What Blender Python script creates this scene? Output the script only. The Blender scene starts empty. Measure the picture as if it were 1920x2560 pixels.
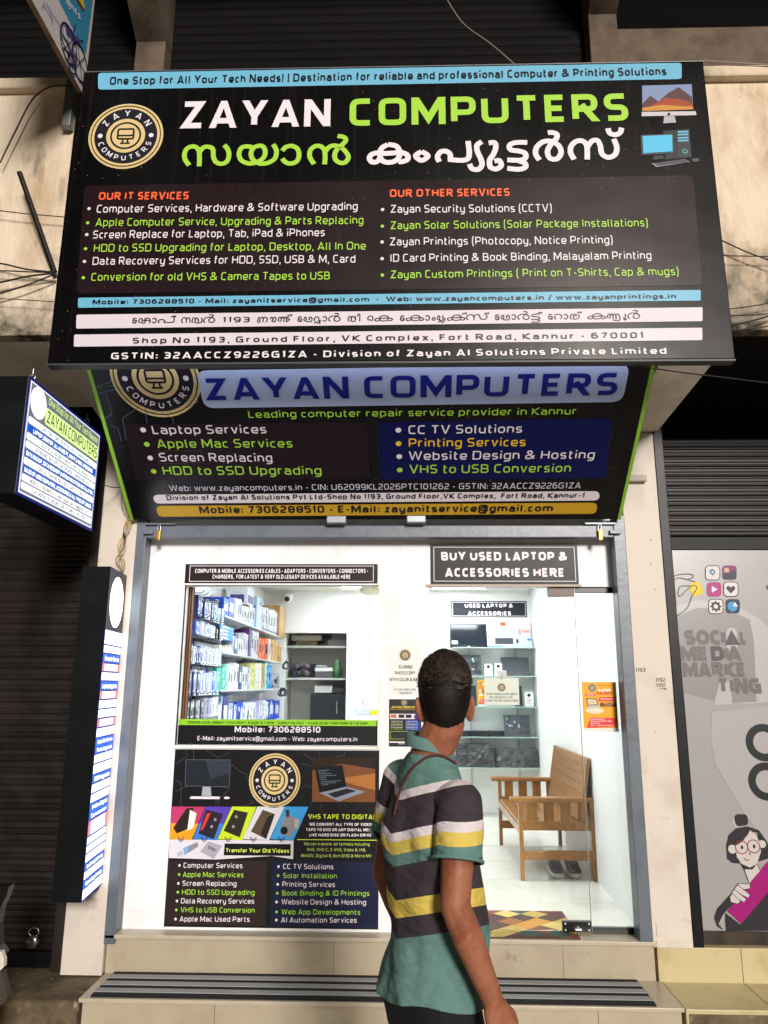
import bpy, bmesh, math, random
from mathutils import Vector, Matrix, noise
from mathutils.bvhtree import BVHTree
R = math.radians
C = bpy.context.scene.collection
sc = bpy.context.scene
rnd = random.Random(7)

# ------------------------------------------------------------------ camera, world, lamps, exposure
EYE = Vector((0, 0, 1.75))
FPX, CX, CY = 1880.0, 960.0, 1280.0            # focal length and centre in photograph pixels
PITCH, YAW, ROLL = R(13.0), R(1.6), R(.28)
Fw = Vector((-math.sin(YAW) * math.cos(PITCH), math.cos(YAW) * math.cos(PITCH), math.sin(PITCH)))
_r = Vector((math.cos(YAW), math.sin(YAW), 0)); _u = _r.cross(Fw)
Rt = _r * math.cos(ROLL) + _u * math.sin(ROLL)
Up = _u * math.cos(ROLL) - _r * math.sin(ROLL)
cam = bpy.data.objects.new('camera', bpy.data.cameras.new('camera')); C.objects.link(cam)
cam.matrix_world = Matrix.Translation(EYE) @ Matrix((Rt, Up, -Fw)).transposed().to_4x4()
cam.data.sensor_fit = 'VERTICAL'; cam.data.sensor_height = 36.0
cam.data.lens = 36.0 * FPX / 2560.0
cam.data.clip_start = .05; cam.data.clip_end = 500
sc.camera = cam

world = bpy.data.worlds.new('World'); sc.world = world; world.use_nodes = True
wn = world.node_tree
sky = wn.nodes.new('ShaderNodeTexSky'); sky.sky_type = 'NISHITA'; sky.sun_disc = False
SUN_EL, SUN_AZ = R(16), R(15)                   # street light: behind the camera and to the right
sky.sun_elevation = R(-4); sky.sun_rotation = R(180) - SUN_AZ
wn.links.new(sky.outputs[0], wn.nodes['Background'].inputs[0])
wn.nodes['Background'].inputs[1].default_value = .1
sl = bpy.data.lights.new('street_light', 'SUN'); sl.energy = 2.3; sl.angle = R(11); sl.color = (1, .945, .89)
so = bpy.data.objects.new('street_light', sl); C.objects.link(so)
_d = Vector((math.sin(SUN_AZ) * math.cos(SUN_EL), -math.cos(SUN_AZ) * math.cos(SUN_EL), math.sin(SUN_EL)))
ll = bpy.data.lights.new('street_lamp', 'POINT'); ll.energy = 650; ll.shadow_soft_size = .3; ll.color = (1, .84, .66)
lo = bpy.data.objects.new('street_lamp', ll); C.objects.link(lo); lo.location = (3.3, -6.0, 8.3)   # the lamp whose glare shows on the upper board
so.rotation_euler = _d.to_track_quat('Z', 'Y').to_euler(); so.location = (4, -12, 9)
sc.view_settings.view_transform = 'Standard'; sc.view_settings.look = 'None'
sc.view_settings.exposure = 0.5; sc.view_settings.gamma = 1
sc.cycles.use_denoising = True
sc.cycles.max_bounces = 8; sc.cycles.transparent_max_bounces = 12
sc.cycles.sample_clamp_indirect = 6

# ------------------------------------------------------------------ small maths
def ray(x, y): return Fw + Rt * ((x - CX) / FPX) - Up * ((y - CY) / FPX)
def onY(x, y, Y): r = ray(x, y); return EYE + r * (Y / r.y)
def onZ(x, y, Z): r = ray(x, y); return EYE + r * ((Z - EYE.z) / r.z)
def onX(x, y, X): r = ray(x, y); return EYE + r * (X / r.x)
K = 2560 / 2212
def d(x, y): return (x * K, y * K)
def zoomer(ox, oy, s): return lambda x, y: (ox + x * s, oy + y * s)
A1 = lambda x, y: d(.5 * x, .5 * y)
A2 = lambda x, y: d(829.5 + .5 * x, .5 * y)
A3 = lambda x, y: d(.5 * x, 371.5 + .5 * y)
A4 = lambda x, y: d(829.5 + .5 * x, 371.5 + .5 * y)
A5 = lambda x, y: d(.5 * x, 743 + .5 * y)
A6 = lambda x, y: d(829.5 + .5 * x, 743 + .5 * y)
B2 = zoomer(420, 1400, .33755); B3 = zoomer(960, 1340, .31344); B4 = zoomer(1440, 1300, .28933)
B6 = zoomer(400, 1860, .34961); B7 = zoomer(920, 1840, .33755); B8 = zoomer(1400, 1860, .31650)

# ------------------------------------------------------------------ materials
def lin(h):
    h = h.lstrip('#'); o = []
    for i in (0, 2, 4):
        c = int(h[i:i + 2], 16) / 255
        o.append(c / 12.92 if c <= .04045 else ((c + .055) / 1.055) ** 2.4)
    return (*o, 1)
MATS = {}
def mat(name, col='#808080', rough=.5, metal=0, mix=None, bump=None, emit=0, spec=.5, coat=0, stretch=(1, 1, 1)):
    """mix = (second colour, noise scale, low, high) blends a second colour in with noise; bump = (scale, strength)"""
    if name in MATS: return MATS[name]
    m = bpy.data.materials.new(name); m.use_nodes = True; MATS[name] = m
    nt = m.node_tree; b = nt.nodes['Principled BSDF']
    c = lin(col) if isinstance(col, str) else (*col, 1)
    b.inputs['Base Color'].default_value = c
    b.inputs['Roughness'].default_value = rough; b.inputs['Metallic'].default_value = metal
    b.inputs['Specular IOR Level'].default_value = spec
    if coat: b.inputs['Coat Weight'].default_value = coat; b.inputs['Coat Roughness'].default_value = .12
    src = None
    if mix or bump:
        tc = nt.nodes.new('ShaderNodeTexCoord'); mp = nt.nodes.new('ShaderNodeMapping')
        mp.inputs['Scale'].default_value = stretch
        nt.links.new(tc.outputs['Object'], mp.inputs[0])
    if mix:
        for k, (c2, s, lo, hi) in enumerate(mix if isinstance(mix, list) else [mix]):
            n = nt.nodes.new('ShaderNodeTexNoise'); n.inputs['Scale'].default_value = s
            n.inputs['Detail'].default_value = 7; n.inputs['Roughness'].default_value = .62
            nt.links.new(mp.outputs[0], n.inputs['Vector'])
            r = nt.nodes.new('ShaderNodeMapRange'); r.inputs[1].default_value = lo; r.inputs[2].default_value = hi
            nt.links.new(n.outputs[0], r.inputs[0])
            x = nt.nodes.new('ShaderNodeMix'); x.data_type = 'RGBA'
            if src is None: x.inputs[6].default_value = c
            else: nt.links.new(src, x.inputs[6])
            x.inputs[7].default_value = lin(c2)
            nt.links.new(r.outputs[0], x.inputs[0]); src = x.outputs[2]
        nt.links.new(src, b.inputs['Base Color'])
    if bump:
        n = nt.nodes.new('ShaderNodeTexNoise'); n.inputs['Scale'].default_value = bump[0]; n.inputs['Detail'].default_value = 5
        nt.links.new(mp.outputs[0], n.inputs['Vector'])
        bp = nt.nodes.new('ShaderNodeBump'); bp.inputs['Strength'].default_value = bump[1]; bp.inputs['Distance'].default_value = .01
        nt.links.new(n.outputs[0], bp.inputs['Height']); nt.links.new(bp.outputs[0], b.inputs['Normal'])
    if emit:
        b.inputs['Emission Color'].default_value = c; b.inputs['Emission Strength'].default_value = emit
    return m
def ink(col, rough=.38): return mat('print_' + col.strip('#'), col, rough, spec=.28)
def vinyl(name, col, rough=.3, spec=.28):
    """printed flex sheet with pale dust specks and faint rain streaks"""
    m = mat(name, col, rough, spec=spec); nt = m.node_tree; b = nt.nodes['Principled BSDF']
    if nt.nodes.get('specks'): return m
    tc = nt.nodes.new('ShaderNodeTexCoord')
    v = nt.nodes.new('ShaderNodeTexVoronoi'); v.name = 'specks'; v.inputs['Scale'].default_value = 26
    nt.links.new(tc.outputs['Object'], v.inputs['Vector'])
    r = nt.nodes.new('ShaderNodeMapRange'); r.inputs[1].default_value = .10; r.inputs[2].default_value = .05
    nt.links.new(v.outputs['Distance'], r.inputs[0])
    w = nt.nodes.new('ShaderNodeTexNoise'); w.inputs['Scale'].default_value = 2.2; w.inputs['Detail'].default_value = 3
    nt.links.new(tc.outputs['Object'], w.inputs['Vector'])
    r3 = nt.nodes.new('ShaderNodeMapRange'); r3.inputs[1].default_value = .47; r3.inputs[2].default_value = .68; r3.inputs[4].default_value = .75
    nt.links.new(w.outputs[0], r3.inputs[0])
    mm = nt.nodes.new('ShaderNodeMath'); mm.operation = 'MULTIPLY'
    nt.links.new(r.outputs[0], mm.inputs[0]); nt.links.new(r3.outputs[0], mm.inputs[1])
    mp = nt.nodes.new('ShaderNodeMapping'); mp.inputs['Scale'].default_value = (30, 2.0, 1)
    nt.links.new(tc.outputs['Object'], mp.inputs[0])
    n = nt.nodes.new('ShaderNodeTexNoise'); n.inputs['Scale'].default_value = 1; n.inputs['Detail'].default_value = 6
    nt.links.new(mp.outputs[0], n.inputs['Vector'])
    r2 = nt.nodes.new('ShaderNodeMapRange'); r2.inputs[1].default_value = .55; r2.inputs[2].default_value = .9; r2.inputs[4].default_value = .035
    nt.links.new(n.outputs[0], r2.inputs[0])
    a = nt.nodes.new('ShaderNodeMath'); a.operation = 'MAXIMUM'
    nt.links.new(mm.outputs[0], a.inputs[0]); nt.links.new(r2.outputs[0], a.inputs[1])
    x = nt.nodes.new('ShaderNodeMix'); x.data_type = 'RGBA'
    x.inputs[6].default_value = lin(col); x.inputs[7].default_value = lin('#a8988c')
    nt.links.new(a.outputs[0], x.inputs[0]); nt.links.new(x.outputs[2], b.inputs['Base Color'])
    bn = nt.nodes.new('ShaderNodeTexNoise'); bn.inputs['Scale'].default_value = 3.2; bn.inputs['Detail'].default_value = 1.5; nt.links.new(tc.outputs['Object'], bn.inputs['Vector'])
    bp = nt.nodes.new('ShaderNodeBump'); bp.inputs['Strength'].default_value = .10; bp.inputs['Distance'].default_value = .02
    nt.links.new(bn.outputs[0], bp.inputs['Height']); nt.links.new(bp.outputs[0], b.inputs['Normal'])
    q = nt.nodes.new('ShaderNodeMapRange'); q.inputs[3].default_value = rough - .06; q.inputs[4].default_value = rough + .14
    nt.links.new(w.outputs[0], q.inputs[0]); nt.links.new(q.outputs[0], b.inputs['Roughness'])
    return m
def glass(name='clear_glass', tint=(.95, .99, .98), refl=.09):
    if name in MATS: return MATS[name]
    m = bpy.data.materials.new(name); m.use_nodes = True; MATS[name] = m
    nt = m.node_tree; nt.nodes.remove(nt.nodes['Principled BSDF'])
    t = nt.nodes.new('ShaderNodeBsdfTransparent'); t.inputs[0].default_value = (*tint, 1)
    g = nt.nodes.new('ShaderNodeBsdfGlossy'); g.inputs['Roughness'].default_value = .02
    lw = nt.nodes.new('ShaderNodeFresnel'); lw.inputs[0].default_value = 1.4
    mu = nt.nodes.new('ShaderNodeMath'); mu.operation = 'MULTIPLY'; mu.inputs[1].default_value = refl / .04 * .5
    mx = nt.nodes.new('ShaderNodeMixShader')
    nt.links.new(lw.outputs[0], mu.inputs[0]); nt.links.new(mu.outputs[0], mx.inputs[0])
    nt.links.new(t.outputs[0], mx.inputs[1]); nt.links.new(g.outputs[0], mx.inputs[2])
    nt.links.new(mx.outputs[0], nt.nodes['Material Output'].inputs[0])
    return m

# ------------------------------------------------------------------ objects
def tag(o, label=None, cat=None, group=None, kind=None):
    if label: o['label'] = label
    if cat: o['category'] = cat
    if group: o['group'] = group
    if kind: o['kind'] = kind
    return o
def empty(name, loc=(0, 0, 0), rz=0, label=None, cat=None, group=None):
    o = bpy.data.objects.new(name, None); C.objects.link(o); o.empty_display_size = .05
    o.location = loc; o.rotation_euler = (0, 0, rz)
    return tag(o, label, cat, group)
class MB:
    """collects shapes in world coordinates; build() links them as one mesh object"""
    def __init__(s): s.v = []; s.f = []; s.m = []; s.mats = []; s.sm = []
    def mi(s, m):
        if m not in s.mats: s.mats.append(m)
        return s.mats.index(m)
    def add(s, vs, fs, m, smooth=False):
        o = len(s.v); k = s.mi(m); s.v += [Vector(p) for p in vs]
        for f in fs: s.f.append([i + o for i in f]); s.m.append(k); s.sm.append(smooth)
        return s
    def box(s, x0, x1, y0, y1, z0, z1, m, bev=0, rot=None):
        if x0 > x1: x0, x1 = x1, x0
        if y0 > y1: y0, y1 = y1, y0
        if z0 > z1: z0, z1 = z1, z0
        b = min(bev, (x1 - x0) * .45, (y1 - y0) * .45, (z1 - z0) * .45)
        if b <= 0:
            vs = [(x, y, z) for z in (z0, z1) for y in (y0, y1) for x in (x0, x1)]
            fs = [(0, 2, 3, 1), (4, 5, 7, 6), (0, 1, 5, 4), (2, 6, 7, 3), (0, 4, 6, 2), (1, 3, 7, 5)]
        else:
            bm = bmesh.new(); bmesh.ops.create_cube(bm, size=1)
            bmesh.ops.scale(bm, vec=(x1 - x0, y1 - y0, z1 - z0), verts=bm.verts)
            bmesh.ops.translate(bm, vec=((x0 + x1) / 2, (y0 + y1) / 2, (z0 + z1) / 2), verts=bm.verts)
            bmesh.ops.bevel(bm, geom=bm.edges[:], offset=b, segments=2, affect='EDGES', profile=.5)
            bm.verts.index_update(); vs = [v.co.copy() for v in bm.verts]; fs = [[v.index for v in f.verts] for f in bm.faces]; bm.free()
        if rot is not None: vs = [rot @ Vector(p) for p in vs]
        return s.add(vs, fs, m)
    def hexa(s, bot, top, m):
        vs = list(bot) + list(top)
        return s.add(vs, [(3, 2, 1, 0), (4, 5, 6, 7), (0, 1, 5, 4), (1, 2, 6, 5), (2, 3, 7, 6), (3, 0, 4, 7)], m)
    def prism(s, pts, ext, m):
        n = len(pts); ext = Vector(ext); vs = [Vector(p) for p in pts] + [Vector(p) + ext for p in pts]
        return s.add(vs, [list(range(n))[::-1], list(range(n, 2 * n))] + [(i, (i + 1) % n, n + (i + 1) % n, n + i) for i in range(n)], m)
    def tube(s, pts, r, m, n=8, cap=True, closed=False):
        pts = [Vector(p) for p in pts]; rs = r if isinstance(r, (list, tuple)) else [r] * len(pts)
        vs = []; fs = []; a = None
        for i, p in enumerate(pts):
            if closed: t = (pts[(i + 1) % len(pts)] - pts[i - 1]).normalized()
            else: t = (pts[min(i + 1, len(pts) - 1)] - pts[max(i - 1, 0)]).normalized()
            if a is None: a = t.orthogonal().normalized()
            a = (a - t * a.dot(t)).normalized(); b = t.cross(a)
            for k in range(n):
                w = 2 * math.pi * k / n; vs.append(p + (a * math.cos(w) + b * math.sin(w)) * rs[i])
        L = len(pts)
        for i in range(L if closed else L - 1):
            j = (i + 1) % L
            for k in range(n): fs.append((i * n + k, i * n + (k + 1) % n, j * n + (k + 1) % n, j * n + k))
        s.add(vs, fs, m, True)
        if cap and not closed:
            s.add([v for v in vs[:n]], [tuple(range(n))[::-1]], m); s.add(vs[-n:], [tuple(range(n))], m)
        return s
    def lathe(s, c, prof, m, n=20, axis='Z'):
        vs = []; fs = []
        for r, h in prof:
            for k in range(n):
                w = 2 * math.pi * k / n; x, y = r * math.cos(w), r * math.sin(w)
                vs.append(Vector(c) + (Vector((x, y, h)) if axis == 'Z' else Vector((x, h, y)) if axis == 'Y' else Vector((h, x, y))))
        for i in range(len(prof) - 1):
            for k in range(n): fs.append((i * n + k, i * n + (k + 1) % n, (i + 1) * n + (k + 1) % n, (i + 1) * n + k))
        return s.add(vs, fs, m, True)
    def sphere(s, c, r, m, n=14):
        rr = r if isinstance(r, (tuple, list)) else (r, r, r)
        bm = bmesh.new(); bmesh.ops.create_uvsphere(bm, u_segments=n, v_segments=max(6, n // 2), radius=1)
        vs = [Vector((v.co.x * rr[0], v.co.y * rr[1], v.co.z * rr[2])) + Vector(c) for v in bm.verts]
        bm.verts.index_update(); fs = [[v.index for v in f.verts] for f in bm.faces]; bm.free()
        return s.add(vs, fs, m, True)
    def build(s, name, parent=None, loc=None, label=None, cat=None, group=None, kind=None):
        me = bpy.data.meshes.new(name)
        if parent is not None: org = parent.matrix_world if parent.parent is None else parent.matrix_world
        inv = Matrix()
        o = bpy.data.objects.new(name, me); C.objects.link(o)
        if parent is not None:
            inv = world_of(parent).inverted(); o.parent = parent
        elif loc is not None:
            o.location = loc; inv = Matrix.Translation(-Vector(loc))
        me.from_pydata([inv @ v for v in s.v], [], s.f)
        for m in s.mats: me.materials.append(m)
        me.polygons.foreach_set('material_index', s.m); me.polygons.foreach_set('use_smooth', s.sm)
        me.validate(); me.update()
        return tag(o, label, cat, group, kind)
def world_of(o):
    m = Matrix.LocRotScale(o.location, o.rotation_euler, o.scale)
    return world_of(o.parent) @ m if o.parent else m
def thing(name, mb, label, cat, group=None, loc=None):
    if loc is None:
        lo = Vector((min(v.x for v in mb.v), min(v.y for v in mb.v), min(v.z for v in mb.v)))
        hi = Vector((max(v.x for v in mb.v), max(v.y for v in mb.v), max(v.z for v in mb.v)))
        loc = ((lo.x + hi.x) / 2, (lo.y + hi.y) / 2, lo.z)
    return mb.build(name, None, loc, label, cat, group)
def spline(pts, n=6, closed=False):
    P = [Vector(p) for p in pts]; out = []; L = len(P)
    for i in range(L if closed else L - 1):
        if closed: a, b, c, e = P[i - 1], P[i], P[(i + 1) % L], P[(i + 2) % L]
        else: a, b, c, e = P[max(i - 1, 0)], P[i], P[i + 1], P[min(i + 2, L - 1)]
        for k in range(n):
            t = k / n
            out.append(.5 * ((2 * b) + (c - a) * t + (2 * a - 5 * b + 4 * c - e) * t * t + (3 * b - a - 3 * c + e) * t ** 3))
    if not closed: out.append(P[-1])
    return out

# ------------------------------------------------------------------ lettering: a squarish stroke alphabet
# width | strokes; y: b baseline, t cap line, x lower-case line, d descender, m middle, or a number; r = rounded corner, ! = diagonal stroke cut flat, z = closed
GL = {
'A': '.86|!0,b .5,t 1,b|.19,.26 .81,.26', 'B': '.76|0,b 0,t .93,tr .93,mr 0,m|0,m 1,mr 1,br 0,b', 'C': '.70|1,t 0,tr 0,br 1,b',
'D': '.80|0,t 1,tr 1,br 0,b z', 'E': '.64|1,t 0,t 0,b 1,b|0,m .9,m', 'F': '.62|1,t 0,t 0,b|0,m .9,m', 'G': '.78|1,t 0,tr 0,br 1,b 1,m .5,m',
'H': '.80|0,b 0,t|1,b 1,t|0,m 1,m', 'I': '.20|.5,b .5,t', 'J': '.48|1,t 1,br 0,b', 'K': '.76|0,b 0,t|!1.05,t .1,m 1.05,b', 'L': '.60|0,t 0,b 1,b',
'M': '1.0|!0,b 0,t|!0,t .5,.22 1,t|!1,b 1,t', 'N': '.82|!0,b 0,t|!0,t 1,b|!1,b 1,t', 'O': '.82|0,tr 1,tr 1,br 0,br z', 'P': '.74|0,b 0,t 1,tr 1,.42r 0,.42',
'Q': '.82|0,tr 1,tr 1,br 0,br z|.6,.2 1.1,-.1', 'R': '.78|0,b 0,t .96,tr .96,.45r 0,.45|!.5,.45 1,b', 'S': '.70|1,t 0,tr 0,mr 1,mr 1,br 0,b',
'T': '.74|0,t 1,t|.5,t .5,b', 'U': '.80|0,t 0,br 1,br 1,t', 'V': '.84|!0,t .5,b 1,t', 'W': '1.24|!0,t .25,b .5,t .75,b 1,t', 'X': '.80|!0,t 1,b|!0,b 1,t',
'Y': '.80|!0,t .5,.42 1,t|.5,.45 .5,b', 'Z': '.76|0,t 1,t|0,b 1,b|!1,t 0,b',
'a': '.64|0,x 1,xr 1,b 0,br 0,.42r 1,.42', 'b': '.66|0,t 0,b 1,br 1,xr 0,x', 'c': '.54|1,x 0,xr 0,br 1,b', 'd': '.66|1,t 1,b 0,br 0,xr 1,x',
'e': '.66|1,b 0,br 0,xr 1,xr 1,.34 0,.34', 'f': '.42|1,t .3,tr .3,b|0,x 1,x', 'g': '.66|1,b 0,br 0,xr 1,x 1,dr 0,d', 'h': '.64|0,t 0,b|0,x 1,xr 1,b',
'i': '.18|.5,b .5,x|.5,.86 .5,1.0', 'j': '.24|.7,x .7,dr 0,d|.7,.86 .7,1.0', 'k': '.60|0,t 0,b|!1.05,x .1,.38 1.05,b', 'l': '.26|.2,t .2,br 1,b',
'm': '1.04|0,b 0,x 1,xr 1,b|.5,x .5,b', 'n': '.64|0,b 0,x 1,xr 1,b', 'o': '.66|0,xr 1,xr 1,br 0,br z', 'p': '.66|0,d 0,x 1,xr 1,br 0,b',
'q': '.66|1,d 1,x 0,xr 0,br 1,b', 'r': '.44|0,b 0,x 1,x', 's': '.58|1,x 0,xr 0,.37r 1,.37r 1,br 0,b', 't': '.44|.25,.92 .25,br 1,b|0,x 1,x',
'u': '.64|0,x 0,br 1,b 1,x', 'v': '.64|!0,x .5,b 1,x', 'w': '.96|!0,x .25,b .5,x .75,b 1,x', 'x': '.62|!0,x 1,b|!0,b 1,x', 'y': '.64|0,x 0,br 1,b|1,x 1,dr .1,d',
'z': '.56|0,x 1,x|0,b 1,b|!1,x 0,b',
'0': '.70|0,tr 1,tr 1,br 0,br z', '1': '.36|0,.80 .75,t .75,b', '2': '.68|0,t 1,tr 1,.52r 0,.38r 0,b 1,b', '3': '.68|0,t 1,tr 1,br 0,b|.2,m 1,m',
'4': '.72|.75,b .75,t .55,t 0,.3 1.1,.3', '5': '.68|1,t 0,t 0,.56 1,.56r 1,br 0,b', '6': '.70|.9,t 0,tr 0,br 1,br 1,.58r 0,.58', '7': '.66|0,t 1,t .35,b',
'8': '.70|0,tr 1,tr 1,br 0,br z|0,m 1,m', '9': '.70|.1,b 1,br 1,tr 0,tr 0,.42r 1,.42',
'.': '.16|.5,0 .5,.15', ',': '.18|.6,.12 .2,-.16', ':': '.16|.5,.08 .5,.24|.5,.5 .5,.66', '-': '.42|0,.4 1,.4', '/': '.5|0,-.08 1,1.05', '|': '.1|.5,-.05 .5,1', '!': '.18|.5,.28 .5,1|.5,0 .5,.15',
"'": '.14|.5,.72 .5,1', '(': '.28|1,1.08 .1,.8 .1,.12 1,-.2', ')': '.28|0,1.08 .9,.8 .9,.12 0,-.2', '*': '.36|0,.62 1,.92|1,.62 0,.92', '•': '.3|.5,.3 .5,.6',
'&': '.92|1.0,b .16,.76 .2,tr .68,tr .66,.62 .0,.36 .0,br .62,br 1.0,.46', '@': '.98|.72,.2 .28,.2r .28,.68r .72,.68 .72,.1 1,.1r 1,tr 0,tr 0,-.14r .9,-.14', '+': '.5|0,.45 1,.45|.5,.2 .5,.7', '–': '.5|0,.4 1,.4',
'%': '.8|!0,b 1,t|.0,.72 .15,.72 .15,.92 0,.92 z|.85,.08 1,.08 1,.28 .85,.28 z',
'>': '.4|0,.2 1,.45 0,.7', '<': '.4|1,.2 0,.45 1,.7'}
def round_path(pts, rad, closed):
    out = []; n = len(pts)
    for i, (p, rr) in enumerate(pts):
        if not rr or (not closed and i in (0, n - 1)): out.append(p); continue
        a, b = pts[i - 1][0], pts[(i + 1) % n][0]
        la, lb = (a - p).length, (b - p).length; r = min(rad, la * .5, lb * .5)
        if r < 1e-6: out.append(p); continue
        s, e = p + (a - p) * (r / la), p + (b - p) * (r / lb)
        for k in range(5):
            t = k / 4; out.append(s * (1 - t) ** 2 + p * 2 * t * (1 - t) + e * t * t)
    return out
def ribbon(path, w, closed=False, extend=0):
    """list of quads along a 2-D path; joints mitred"""
    P = [p for i, p in enumerate(path) if i == 0 or (p - path[i - 1]).length > 1e-7]
    if closed and (P[0] - P[-1]).length < 1e-7: P.pop()
    n = len(P)
    if n < 2: return []
    if extend and not closed:
        P[0] = P[0] - (P[1] - P[0]).normalized() * extend; P[-1] = P[-1] + (P[-1] - P[-2]).normalized() * extend
    Lf, Rg = [], []
    for i in range(n):
        d0 = (P[i] - P[i - 1]).normalized() if (closed or i > 0) else (P[1] - P[0]).normalized()
        d1 = (P[(i + 1) % n] - P[i]).normalized() if (closed or i < n - 1) else d0
        n0, n1 = Vector((-d0.y, d0.x)), Vector((-d1.y, d1.x)); m = n0 + n1
        if m.length < .2: m = n0
        m.normalize(); k = w / 2 / max(m.dot(n0), .38)
        Lf.append(P[i] + m * k); Rg.append(P[i] - m * k)
    return [[Rg[i], Rg[(i + 1) % n], Lf[(i + 1) % n], Lf[i]] for i in range(n if closed else n - 1)]
def clip(poly, lo, hi):
    for lim, sg in ((lo, 1), (hi, -1)):
        out = []
        for i, p in enumerate(poly):
            q = poly[(i + 1) % len(poly)]; a, b = sg * (p.y - lim), sg * (q.y - lim)
            if a >= 0: out.append(p)
            if (a > 0 > b) or (a < 0 < b): out.append(p + (q - p) * (a / (a - b)))
        poly = out
        if len(poly) < 3: return []
    return poly
GC = {}
def glyph(ch, w, rad=.2):
    k = (ch, w, rad)
    if k in GC: return GC[k]
    spec = GL.get(ch) or GL['-']; W, *paths = spec.split('|'); W = float(W); h = w / 2; X = .74
    W *= 1 + max(0, w - .17) * 1.2; polys = []
    if W < w * 1.1: W = w * 1.1
    for ps in paths:
        cl = ps[0] == '!'; toks = ps.lstrip('!').split(); closed = toks[-1] == 'z'
        if closed: toks = toks[:-1]
        pts = []; ys = set()
        for t in toks:
            x, y = t.split(','); rr = y.endswith('r'); y = y.rstrip('r'); ys.add(y)
            yy = {'b': h, 't': 1 - h, 'x': X - h, 'd': -.26 + h, 'm': .5}.get(y)
            if yy is None: yy = float(y)
            if cl: yy = {'b': 0, 't': 1, 'x': X}.get(y, yy)
            pts.append((Vector((h + float(x) * (W - 2 * h), yy)), rr))
        path = round_path(pts, rad + h * .4, closed)
        qs = ribbon(path, w * (1.06 if cl else 1), closed, w if cl else 0)
        if cl: qs = [c for c in (clip(q, 0, X if 'x' in ys else 1) for q in qs) if c]
        polys.append(qs)
    GC[k] = (W, polys); return GC[k]
def typeset(s, w, track=.17, rad=.2):
    """-> total width, list of (polygon, small layer number); unit = cap height"""
    x = 0; out = []
    for ch in s:
        if ch == ' ': x += .36; continue
        W, paths = glyph(ch, w, rad)
        for li, qs in enumerate(paths):
            for q in qs: out.append(([p + Vector((x, 0)) for p in q], li))
        x += W + track
    return x - track, out

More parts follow.
